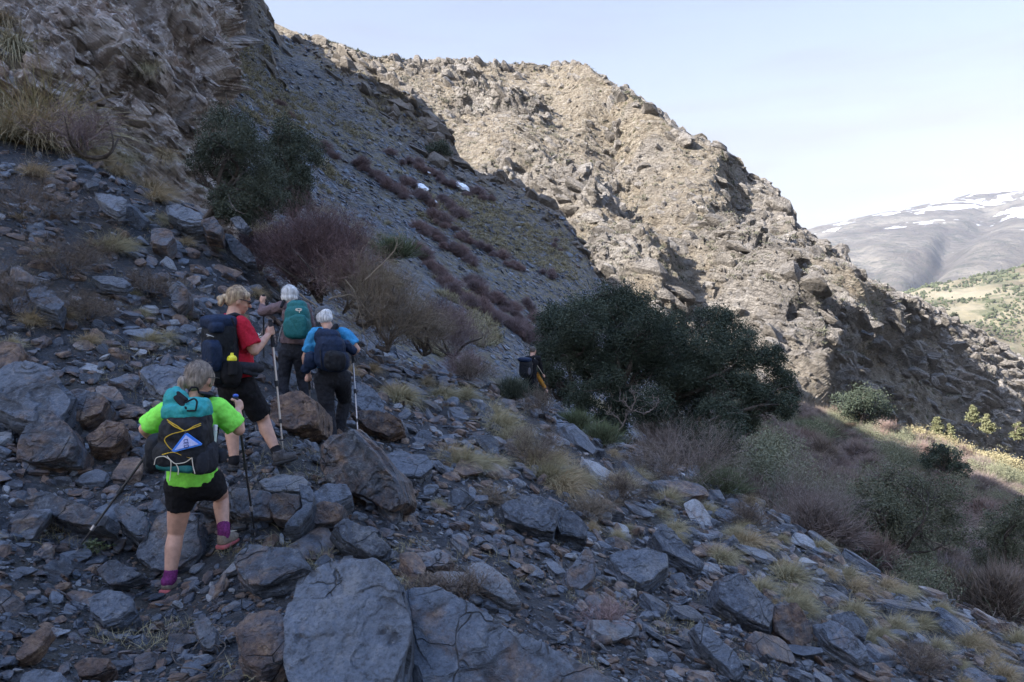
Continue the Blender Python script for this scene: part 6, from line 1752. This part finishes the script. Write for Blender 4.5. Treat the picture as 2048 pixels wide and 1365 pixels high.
def build_people():
    # ---------------- lime shirt
    D = 5.0
    J = dict(head=(400, 757, 0.04), neck=(394, 800, 0.02), chest=(388, 838, 0.0), waist=(386, 905, 0.02), pelvis=(386, 962, 0.04), hem=(383, 966, 0.03),
             shL=(342, 817, 0.0), elL=(290, 858, 0.04), haL=(312, 884, 0.30), shR=(436, 815, 0.02), elR=(478, 860, 0.08), haR=(474, 812, 0.26),
             hipL=(364, 972, 0.03), knL=(352, 1066, 0.10), anL=(340, 1158, 0.03), heL=(327, 1188, -0.02), toL=(363, 1178, 0.16),
             hipR=(414, 966, 0.06), knR=(442, 990, 0.44), anR=(448, 1064, 0.24), heR=(441, 1098, 0.20), toR=(469, 1080, 0.40))
    hair = [('ell', (0, -0.012, 0.022), (0.090, 0.104, 0.108)), ('ell', (0, -0.045, -0.015), (0.080, 0.070, 0.085)), ('ell', (-0.045, -0.108, -0.035), (0.036, 0.034, 0.045)), ('ell', (-0.055, -0.112, -0.085), (0.033, 0.03, 0.045)), ('ell', (-0.02, -0.09, -0.005), (0.03, 0.03, 0.028)), ('ell', (0.07, 0.035, 0.0), (0.018, 0.03, 0.06))]
    rt, P, B = make_person(D, J, dict(face=(0.38, 0.92, -0.10), hup=(0.05, 0, 1), hair=(M_HAIR1, hair), shirt=M_LIME, legs=M_BLACK, short=0.46, sockm=M_SOCK, sock=0.2, shoe=(M_SHOE, M_SOLEP), gripR=(-0.15, 0.0, 1), gripL=(0.5, 0.5, 0.7), palmR=(0.7, -0.6, 0), palmL=(-0.5, -0.8, 0), sleeve=0.86, loose=1.07, g=0.96, tloose=1.05),
                         'person with a grey blonde bun in a lime green shirt and black shorts')
    part('hair_tie', [('ell', P['head'] + B @ np.array([-0.035, -0.098, 0.0]), (0.016, 0.012, 0.014), None)], M_SOCKB, rt, 0.004, 0)
    tube_part('glasses_arm', [P['head'] + B @ np.array([0.088, -0.02, 0.01]), P['head'] + B @ np.array([0.088, 0.05, 0.012]), P['head'] + B @ np.array([0.07, 0.10, 0.01])], 0.0025, M_DARKM, rt, 5)
    trekking_pole(P['haR'], at(511, 1078, 5.42), 'black trekking pole with a blue knob in the right hand of the lime shirted hiker', M_DARKM, M_DARKM, M_GRIP, M_BLUEG, 0.065)
    tp = GROUND.pick(146, 1116)
    trekking_pole(P['haL'], (tp.x, tp.y, tp.z + 0.02), 'long black trekking pole trailing left behind the lime shirted hiker', M_DARKM, M_DARKM)
    # her pack
    pk = thing('backpack', at(372, 900, D - 0.2), 'black and teal roll top backpack with yellow cords on the lime shirted hiker', 'backpack', 'backpacks worn by the hikers')
    Bp = basis((0.06, 1, 0.05), (0.0, -0.10, 1))
    c = lambda x, y, dd: np.array(at(x, y, D + dd))
    part('bag', [('box', c(372, 880, -0.27), (0.150, 0.105, 0.150), Bp, 4), ('box', c(366, 908, -0.28), (0.165, 0.115, 0.09), Bp, 3.5), ('box', c(378, 845, -0.25), (0.13, 0.10, 0.08), Bp, 3.5)], M_PACKBLK, pk, 0.008, 3, 0.012)
    rtp = part('roll_top', [('box', c(374, 822, -0.245), (0.142, 0.106, 0.055), Bp, 3.5), ('box', c(352, 802, -0.23), (0.068, 0.075, 0.075), Bp, 2.6), ('box', c(393, 812, -0.23), (0.08, 0.08, 0.052), Bp, 2.6), ('cap', c(341, 789, -0.22), 0.035, c(352, 782, -0.2), 0.03)], M_TEAL2, pk, 0.007, 3, 0.016)
    part('roll_closure', [('cap', c(352, 796, -0.30), 0.016, c(372, 818, -0.34), 0.016), ('cap', c(356, 786, -0.28), 0.012, c(372, 800, -0.32), 0.014)], M_SOCKB, pk, 0.006, 2)
    tube_part('loop_strap', [c(370, 806, -0.34), c(388, 798, -0.33), (c(394, 806, -0.34)), c(390, 822, -0.35), c(374, 822, -0.355)], 0.0055, M_SOCKB, pk, 6)
    tube_part('haul_loop', [c(378, 783, -0.2), c(384, 775, -0.18), c(394, 776, -0.16), c(398, 786, -0.15)], 0.006, M_SOCKB, pk, 6)
    part('side_pocket', [('box', c(316, 905, -0.22), (0.062, 0.085, 0.12), Bp, 3), ('box', c(305, 925, -0.20), (0.035, 0.07, 0.07), Bp, 3)], M_PACKBLK, pk, 0.008, 2, 0.010)
    sp_ = part('side_pocket', [('box', c(412, 915, -0.25), (0.060, 0.09, 0.10), Bp, 3), ('box', c(398, 925, -0.33), (0.055, 0.05, 0.075), Bp, 3)], M_NAVYTR, pk, 0.008, 2, 0.014, 'ribbed dark grey stretch pocket')
    part('belt_pocket', [('box', c(437, 912, -0.08), (0.045, 0.05, 0.048), Bp, 4)], M_NAVYTR, pk, 0.007, 2, 0.004)
    part('belt', [('cap', c(330, 925, -0.10), 0.022, c(322, 928, 0.06), 0.022)], M_SOCKB, pk, 0.008, 1)
    part('belt', [('cap', c(436, 915, -0.10), 0.022, c(444, 918, 0.06), 0.022)], M_SOCKB, pk, 0.008, 1)
    straps(pk, P, basis((0.1, 1, 0)), M_NAVYTR)
    part('strap_flap', [('box', c(412, 788, -0.03), (0.055, 0.05, 0.012), basis((1, 0.5, -0.25)), 3)], M_NAVYTR, pk, 0.006, 1)
    part('bottom_roll', [('cap', c(322, 931, -0.34), 0.030, c(378, 938, -0.37), 0.030)], M_TEAL, pk, 0.006, 2, 0.006)
    for pts in ([(334, 840), (352, 851), (370, 862), (388, 853), (402, 847)], [(336, 844), (354, 856), (370, 862), (386, 857), (402, 851)], [(370, 862), (340, 870), (329, 880), (338, 895), (346, 902)], [(324, 910), (346, 905), (366, 912), (384, 918)]):
        tube_part('bungee_cord', [c(x, y, -0.395 if y > 850 else -0.37) for x, y in pts], 0.0032, M_CORD, pk, 5)
    for pts in ([(308, 930), (312, 917), (326, 913), (340, 920), (352, 928), (368, 926), (384, 916)], [(334, 912), (342, 926), (341, 946), (339, 962)], [(352, 928), (357, 940), (356, 950)], [(384, 916), (386, 932), (390, 948)]):
        tube_part('white_cord', [c(x, y, -0.405) for x, y in pts], 0.003, M_WCORD, pk, 5)
    # triangular pouch
    def prism(name, pts, dd, th, mat, parent):
        pa = [c(x, y, dd) for x, y in pts]; pb = [p + np.array([0, th, 0]) for p in pa]
        n = len(pa); Fc = [list(range(n))[::-1], list(range(n, 2 * n))] + [[i, (i + 1) % n, n + (i + 1) % n, n + i] for i in range(n)]
        me = bpy.data.meshes.new(name); me.from_pydata([tuple(p - np.array(parent.location)) for p in pa + pb], [], Fc); me.materials.append(mat)
        o = bpy.data.objects.new(name, me); COL.objects.link(o); o.parent = parent; return o
    po = thing('pouch', c(372, 890, -0.41), 'small pale blue triangular pouch hung on the lime hiker backpack', 'pouch')
    prism('rim', [(370, 867), (374, 867), (403, 888), (402, 891), (348, 905), (343, 902)], -0.412, 0.012, M_BADGEB, po)
    prism('face', [(371.5, 871), (397, 889), (349, 901)], -0.4145, 0.006, M_BADGE, po)
    tube_part('cord', [c(371, 862, -0.405), c(371, 868, -0.412)], 0.003, M_DARKM, po, 5)
    mk = [((368, 880), (375, 879)), ((368, 880), (368, 884)), ((375, 879), (375, 883)), ((368, 886), (376, 885)), ((372, 886), (372, 889)), ((376, 885), (376, 889)), ((368, 886), (368, 889)), ((368, 892), (376, 890)), ((368, 892), (369, 896)), ((376, 890), (377, 894)), ((369, 896), (377, 894))]
    V, Fs, off = [], [], 0
    for a, b in mk:
        v, f_ = prim('cyl', c(*a, -0.4155), 0.0019, c(*b, -0.4155), 0.0019); V.append(v); Fs.append(f_ + off); off += len(v)
    mesh_np('printed_letters', np.concatenate(V) - np.array(po.location), np.concatenate(Fs), [M_INK], parent=po)
    # bottle in the side pocket
    bt = thing('bottle', c(428, 880, -0.16), 'slim clear bottle with a white cap in the lime hiker side pocket', 'bottle')
    part('flask', [('cyl', c(427, 890, -0.17), 0.016, c(430, 862, -0.15), 0.016)], simple('cloudy_plastic', (0.45, 0.55, 0.48), 0.25, 0.5), bt, 0.005, 1)
    part('cap', [('cyl', c(430, 862, -0.15), 0.014, c(431, 850, -0.145), 0.014)], M_WHITE, bt, 0.004, 1)

    # ---------------- red shirt
    D = 6.4
    J = dict(head=(477, 600, 0.03), neck=(466, 634, 0.0), chest=(466, 668, 0.0), waist=(470, 722, 0.0), pelvis=(473, 762, 0.02), hem=(473, 752, 0.02),
             shL=(452, 646, 0.18), elL=(478, 710, 0.30), haL=(494, 770, 0.42), shR=(481, 650, -0.12), elR=(508, 702, -0.10), haR=(543, 664, 0.06),
             hipL=(463, 775, 0.08), knL=(466, 850, 0.06), anL=(469, 922, 0.0), heL=(461, 942, -0.04), toL=(484, 944, 0.16),
             hipR=(487, 775, -0.04), knR=(527, 840, 0.12), anR=(553, 903, 0.04), heR=(549, 930, 0.0), toR=(592, 918, 0.08))
    hair = [('ell', (0, -0.018, 0.024), (0.090, 0.100, 0.104)), ('ell', (0, -0.05, -0.01), (0.075, 0.065, 0.075)), ('ell', (0.0, -0.115, -0.01), (0.032, 0.035, 0.03)), ('ell', (0.0, -0.135, -0.055), (0.028, 0.03, 0.05)), ('ell', (0.0, -0.15, -0.03), (0.02, 0.03, 0.03)), ('ell', (-0.03, 0.05, 0.06), (0.05, 0.045, 0.035)), ('ell', (0.05, 0.04, 0.05), (0.03, 0.045, 0.035))]
    rt, P, B = make_person(D, J, dict(face=(0.86, 0.42, -0.26), hup=(0.25, 0, 1), hair=(M_HAIR2, hair), shirt=M_CRIMSON, legs=M_BLACK, short=0.86, sockm=M_SOCKB, sock=0.12, shoe=(M_SHOEG, M_SOLE), gripR=(-0.12, 0, 1), palmR=(-0.8, -0.5, 0), palmL=(-0.5, -0.8, 0), sleeve=0.80, loose=1.12, g=1.03, tloose=1.0, back=(-0.8, -0.4, 0)),
                         'person with a blonde ponytail and sunglasses in a red shirt and black shorts looking down')
    f, u, r = B[:, 1], B[:, 2], B[:, 0]
    sg = part('sunglasses', [('box', P['head'] + f * 0.093 + u * 0.006 + r * 0.034, (0.026, 0.006, 0.016), B, 3), ('box', P['head'] + f * 0.093 + u * 0.006 - r * 0.034, (0.026, 0.006, 0.016), B, 3), ('cap', P['head'] + f * 0.09 + u * 0.012 + r * 0.06, 0.005, P['head'] + f * 0.0 + u * 0.01 + r * 0.086, 0.004), ('cap', P['head'] + f * 0.09 + u * 0.012 - r * 0.06, 0.005, P['head'] + u * 0.01 - r * 0.086, 0.004)], M_GLASSY, rt, 0.0035, 0)
    part('hair_tie', [('ell', P['head'] - f * 0.098 - u * 0.006, (0.014, 0.014, 0.022), None)], simple('coral_band', (0.6, 0.12, 0.10)), rt, 0.004, 0)
    c = lambda x, y, dd: np.array(at(x, y, D + dd))
    lg = [((517, 671), (521, 668)), ((518, 675), (523, 673)), ((516, 667), (518, 671))]
    part('sleeve_print', [('cap', c(*a, -0.182), 0.003, c(*b, -0.182), 0.003) for a, b in lg], M_WHITE, rt, 0.003, 0)
    trekking_pole(P['haR'], at(566, 897, D + 0.05), 'silver trekking pole upright in the raised hand of the red shirted hiker', M_METAL, M_METAL, M_GRIP, M_GRIP, 0.09, 0.010)
    trekking_pole(P['haL'], at(512, 862, D + 0.5), 'silver trekking pole half hidden in front of the red shirted hiker', M_METAL, M_METAL, M_GRIP, M_GRIP, 0.05)
    Bp = basis((0.80, 0.60, 0.06), (0.12, 0.0, 1))
    pk = thing('backpack', c(438, 770, -0.2), 'large black backpack with a yellow topped bottle on the red shirted hiker', 'backpack', 'backpacks worn by the hikers')
    part('bag', [('box', c(440, 700, -0.16), (0.150, 0.125, 0.27), Bp, 4), ('box', c(434, 740, -0.2), (0.15, 0.12, 0.12), Bp, 3.5), ('box', c(452, 755, -0.15), (0.13, 0.1, 0.09), Bp, 3)], M_PACKBLK, pk, 0.009, 3, 0.012)
    part('lid', [('box', c(437, 645, -0.17), (0.150, 0.130, 0.062), Bp, 3.5), ('box', c(428, 655, -0.24), (0.13, 0.06, 0.05), Bp, 3.5)], M_NAVY, pk, 0.008, 3, 0.008)
    part('front_pocket', [('box', c(424, 712, -0.30), (0.12, 0.06, 0.13), Bp, 4)], M_NAVY, pk, 0.008, 2, 0.010)
    part('side_pocket', [('box', c(462, 745, -0.27), (0.055, 0.085, 0.10), Bp, 3)], M_SOCKB, pk, 0.008, 2, 0.010, 'black mesh bottle pocket')
    part('belt', [('cap', c(470, 734, -0.22), 0.045, c(507, 735, -0.17), 0.04), ('cap', c(507, 735, -0.17), 0.04, c(520, 738, 0.0), 0.035), ('cap', c(488, 744, -0.22), 0.02, c(512, 750, -0.15), 0.02)], M_NAVYTR, pk, 0.008, 2)
    part('shoulder_strap', [('cap', c(455, 634, -0.16), 0.020, c(470, 630, -0.14), 0.022), ('cap', c(470, 630, -0.14), 0.022, c(486, 637, -0.10), 0.022), ('cap', c(486, 637, -0.10), 0.02, c(500, 665, 0.02), 0.02)], M_PACKBLK, pk, 0.007, 2)
    tube_part('side_strap', [c(463, 636, -0.27), c(472, 665, -0.26), c(470, 700, -0.28), c(468, 722, -0.3)], 0.006, M_SOCKB, pk, 6)
    part('logo_mark', [('cap', c(413, 669, -0.372), 0.004, c(427, 674, -0.375), 0.004), ('cap', c(414, 673, -0.372), 0.003, c(421, 672, -0.374), 0.004)], simple('silver_print', (0.35, 0.35, 0.36)), pk, 0.003, 0)
    bt = thing('bottle', c(465, 730, -0.33), 'dark bottle with a bright yellow lid in the black backpack pocket', 'bottle')
    part('flask', [('cyl', c(465, 750, -0.33), 0.036, c(465, 722, -0.33), 0.036)], M_SOCKB, bt, 0.006, 1)
    part('lid', [('ell', c(464, 717, -0.33), (0.038, 0.038, 0.026), None), ('cyl', c(464, 714, -0.33), 0.014, c(464, 706, -0.33), 0.012), ('cyl', c(464, 722, -0.33), 0.038, c(464, 718, -0.33), 0.038)], M_YEL, bt, 0.004, 1)

    # ---------------- mauve jacket
    D = 9.1
    J = dict(head=(580, 590, 0.05), neck=(583, 608, 0.0), chest=(590, 632, 0.0), waist=(588, 668, 0.0), pelvis=(586, 700, 0.0), hem=(587, 688, 0.0),
             shL=(563, 614, 0.0), elL=(524, 624, 0.12), haL=(527, 600, 0.18), shR=(610, 617, 0.02), elR=(622, 650, 0.10), haR=(606, 672, 0.30),
             hipL=(573, 706, 0.0), knL=(568, 754, 0.04), anL=(568, 800, -0.02), heL=(565, 812, -0.05), toL=(572, 808, 0.18),
             hipR=(600, 706, 0.0), knR=(604, 756, 0.12), anR=(613, 806, 0.08), heR=(611, 820, 0.04), toR=(620, 814, 0.28))
    hair = [('ell', (0, -0.015, 0.018), (0.104, 0.110, 0.112)), ('ell', (0, -0.05, -0.04), (0.098, 0.07, 0.075)), ('ell', (0.07, -0.02, -0.05), (0.04, 0.05, 0.05)), ('ell', (-0.07, -0.02, -0.04), (0.035, 0.05, 0.05))]
    rt, P, B = make_person(D, J, dict(face=(0.12, 1, -0.12), hair=(M_HAIRW, hair), shirt=M_MAUVE, legs=M_NAVYTR, short=0, long=True, shoe=(M_SHOEG, M_SOLE), loose=1.0, g=1.0, tloose=0.9, palmL=(-0.3, -0.9, 0), palmR=(0.5, -0.8, 0), vox=0.008),
                         'white haired person in a mauve jacket reaching a pole out to the left')
    c = lambda x, y, dd: np.array(at(x, y, D + dd))
    trekking_pole(P['haL'], at(528, 770, D + 0.5), 'dark trekking pole held out left by the white haired hiker in mauve', M_DARKM, M_DARKM, M_GRIP, M_GRIP, 0.05)
    Bp = basis((0.05, 1, 0.08), (0, -0.08, 1))
    pk = thing('backpack', c(595, 678, -0.2), 'dark teal daypack with a pale emblem on the mauve jacket', 'backpack', 'backpacks worn by the hikers')
    part('bag', [('box', c(595, 642, -0.22), (0.145, 0.095, 0.185), Bp, 3.2), ('box', c(595, 656, -0.25), (0.155, 0.10, 0.13), Bp, 3.5), ('box', c(594, 616, -0.20), (0.115, 0.085, 0.09), Bp, 2.8)], M_TEAL, pk, 0.009, 3, 0.008)
    part('front_panel', [('box', c(597, 650, -0.32), (0.105, 0.035, 0.12), Bp, 3)], M_TEAL, pk, 0.008, 2, 0.010)
    part('grab_loop', [('cap', c(586, 603, -0.22), 0.007, c(592, 600, -0.24), 0.007), ('cap', c(592, 600, -0.24), 0.007, c(602, 602, -0.22), 0.007)], M_SOCKB, pk, 0.006, 0)
    part('emblem', [('cap', c(594, 618, -0.312), 0.006, c(601, 618, -0.312), 0.006), ('cap', c(594, 622, -0.318), 0.006, c(601, 622, -0.318), 0.006), ('ell', c(593, 620, -0.312), (0.014, 0.006, 0.016), None), ('ell', c(602, 620, -0.312), (0.014, 0.006, 0.016), None), ('cap', c(598, 622, -0.318), 0.005, c(599, 626, -0.325), 0.005)], M_WCORD, pk, 0.004, 0)
    part('side_strap', [('cap', c(566, 650, -0.16), 0.012, c(560, 670, -0.14), 0.012), ('cap', c(560, 670, -0.14), 0.01, c(556, 684, -0.14), 0.008)], simple('grey_webbing', (0.2, 0.2, 0.21)), pk, 0.006, 1)
    straps(pk, P, basis((0.05, 1, 0)), M_SOCKB)

    # ---------------- blue shirt
    D = 8.6
    J = dict(head=(650, 633, 0.05), neck=(656, 656, 0.0), chest=(659, 684, 0.0), waist=(662, 722, 0.0), pelvis=(664, 756, 0.02), hem=(662, 736, 0.0),
             shL=(631, 668, 0.0), elL=(611, 716, 0.06), haL=(618, 758, 0.14), shR=(690, 669, 0.0), elR=(713, 699, 0.0), haR=(705, 706, 0.27),
             hipL=(648, 760, 0.0), knL=(655, 822, 0.04), anL=(664, 880, -0.04), heL=(661, 896, -0.08), toL=(674, 892, 0.16),
             hipR=(682, 758, 0.04), knR=(690, 800, 0.34), anR=(678, 858, 0.30), heR=(677, 872, 0.28), toR=(686, 868, 0.50))
    hair = [('ell', (0, -0.045, -0.022), (0.092, 0.075, 0.085)), ('ell', (0.03, -0.07, -0.045), (0.07, 0.05, 0.06)), ('ell', (-0.06, -0.03, -0.03), (0.035, 0.05, 0.045)), ('ell', (0.01, -0.05, 0.02), (0.08, 0.07, 0.06))]
    rt, P, B = make_person(D, J, dict(face=(-0.10, 1, -0.30), hair=(M_HAIRW, hair), shirt=M_BLUE, legs=M_NAVYTR, short=0, shoe=(M_SHOEG, M_SOLE), g=1.07, tloose=1.0, loose=1.05, palmL=(-0.5, -0.8, 0), palmR=(0.6, -0.7, 0), sleeve=0.74, vox=0.008),
                         'white haired person in a grey cap and blue shirt with two poles')
    f, u, r = B[:, 1], B[:, 2], B[:, 0]
    h = P['head']
    cp_ = part('cap', [('ell', h + u * 0.045 - r * 0.02 + f * 0.01, (0.098, 0.112, 0.075), B), ('box', h + f * 0.14 + u * 0.03 - r * 0.01, (0.07, 0.06, 0.008), B, 3), ('cyl', h + u * 0.02 - r * 0.02 + f * 0.01, 0.098, h + u * 0.045 - r * 0.02 + f * 0.01, 0.098)], M_GREYF, rt, 0.006, 2, 0.003)
    c = lambda x, y, dd: np.array(at(x, y, D + dd))
    trekking_pole(P['haR'], at(717, 884, D - 0.1), 'grey trekking pole on the right side of the blue shirted hiker', M_METAL, M_METAL, M_GRIP, M_GRIP, 0.05)
    trekking_pole(P['haL'], at(623, 850, D + 0.3), 'grey trekking pole in the lowered left hand of the blue shirted hiker', M_METAL, M_METAL, M_GRIP, M_GRIP, 0.05)
    Bp = basis((0.05, 1, 0.1), (0.12, -0.12, 1))
    pk = thing('backpack', c(662, 740, -0.2), 'navy daypack with a stuffed jacket on the blue shirted hiker', 'backpack', 'backpacks worn by the hikers')
    part('bag', [('box', c(660, 706, -0.25), (0.165, 0.11, 0.19), Bp, 3), ('box', c(668, 722, -0.27), (0.165, 0.11, 0.12), Bp, 3), ('box', c(655, 676, -0.22), (0.14, 0.10, 0.10), Bp, 2.8)], M_NAVY, pk, 0.009, 3, 0.014)
    part('front_pocket', [('box', c(670, 722, -0.36), (0.12, 0.045, 0.11), Bp, 3)], M_PACKBLK, pk, 0.008, 2, 0.012)
    part('stuffed_jacket', [('cap', c(690, 690, -0.18), 0.06, c(706, 702, -0.14), 0.045)], M_NAVY, pk, 0.009, 2, 0.022, 'navy jacket sleeve stuffed under the right strap')
    part('stuffed_jacket', [('box', c(622, 722, -0.20), (0.075, 0.07, 0.10), Bp, 2.6), ('box', c(612, 738, -0.18), (0.05, 0.05, 0.05), Bp, 2.6)], M_NAVY, pk, 0.009, 2, 0.022, 'rumpled navy jacket stuffed through the straps')
    part('shoulder_strap', [('cap', c(636, 668, -0.2), 0.028, c(640, 660, -0.10), 0.026), ('cap', c(640, 660, -0.10), 0.026, c(643, 664, 0.06), 0.026)], M_SOCKB, pk, 0.008, 1)
    part('shoulder_strap', [('cap', c(664, 662, -0.2), 0.028, c(672, 652, -0.12), 0.028), ('cap', c(672, 652, -0.12), 0.028, c(674, 656, 0.05), 0.026)], M_SOCKB, pk, 0.008, 1)
    tube_part('buckle_strap', [c(640, 700, -0.36), c(642, 720, -0.38), c(644, 736, -0.36)], 0.008, M_NAVYTR, pk, 6)

    # ---------------- man in black
    D = 19.0
    J = dict(head=(1066, 702, 0.05), neck=(1065, 712, 0.0), chest=(1064, 726, 0.0), waist=(1061, 746, 0.0), pelvis=(1060, 760, 0.0), hem=(1061, 756, 0.0),
             shL=(1054, 718, -0.05), elL=(1070, 744, 0.22), haL=(1094, 783, 0.30), shR=(1076, 717, 0.05), elR=(1081, 736, 0.15), haR=(1087, 753, 0.25),
             hipL=(1055, 764, 0.0), knL=(1053, 794, 0.05), anL=(1051, 822, 0.0), heL=(1050, 830, -0.05), toL=(1056, 828, 0.2),
             hipR=(1067, 764, 0.0), knR=(1069, 794, 0.1), anR=(1068, 822, 0.05), heR=(1067, 830, 0.0), toR=(1073, 828, 0.25))
    hair = [('ell', (0, -0.012, 0.028), (0.084, 0.098, 0.092)), ('ell', (0, -0.045, 0.0), (0.078, 0.062, 0.065))]
    rt, P, B = make_person(D, J, dict(face=(0.45, 0.9, -0.15), hair=(M_HAIRD, hair), shirt=M_BLACK, legs=M_BLACK, short=0, long=True, shoe=(M_SHOEG, M_SOLE), g=1.08, loose=1.0, tloose=1.0, vox=0.012, palmR=(0.5, -0.8, 0), palmL=(-0.4, -0.8, 0)),
                         'short haired person in black walking ahead beside the oak grove')
    c = lambda x, y, dd: np.array(at(x, y, D + dd))
    part('mustard_sleeve', [('cap', P['elL'] + (P['haL'] - P['elL']) * 0.1, 0.062, P['elL'] + (P['haL'] - P['elL']) * 0.6, 0.056), ('cyl', P['elL'] + (P['haL'] - P['elL']) * 0.4, 0.056, P['haL'] + (P['elL'] - P['haL']) * 0.16, 0.046)], M_MUST, rt, 0.012, 2, 0.008)
    tube_part('sleeve_stripe', [c(1069, 716, -0.07), c(1073, 728, -0.02), c(1079, 738, 0.05), c(1085, 748, 0.14)], 0.009, M_WCORD, rt, 6)
    trekking_pole(P['haR'], at(1091, 815, D + 0.5), 'pale trekking pole in the right hand of the man in black', M_METAL, M_METAL, M_GRIP, M_GRIP, 0.05, 0.011)
    trekking_pole(P['haL'], at(1099, 822, D + 0.2), 'short looking pale pole in the mustard sleeved hand', M_METAL, M_METAL, M_GRIP, M_GRIP, 0.05, 0.011)
    Bp = basis((0.45, 0.9, 0.05), (0.05, -0.05, 1))
    pk = thing('backpack', c(1050, 758, -0.25), 'black backpack on the far person in black', 'backpack', 'backpacks worn by the hikers')
    part('bag', [('box', c(1052, 738, -0.24), (0.16, 0.12, 0.24), Bp, 3.5)], M_PACKBLK, pk, 0.012, 3, 0.012)
    part('lid', [('box', c(1050, 720, -0.25), (0.17, 0.13, 0.06), Bp, 3)], M_NAVY, pk, 0.012, 2, 0.01)
    part('side_pocket', [('box', c(1059, 742, -0.34), (0.035, 0.06, 0.11), Bp, 3)], simple('grey_mesh', (0.10, 0.10, 0.12)), pk, 0.012, 1)
    part('shoulder_strap', [('cap', c(1062, 716, -0.16), 0.028, c(1068, 712, -0.02), 0.028), ('cap', c(1068, 712, -0.02), 0.028, c(1071, 722, 0.1), 0.026)], M_SOCKB, pk, 0.012, 1)

build_people()
settle_labels()
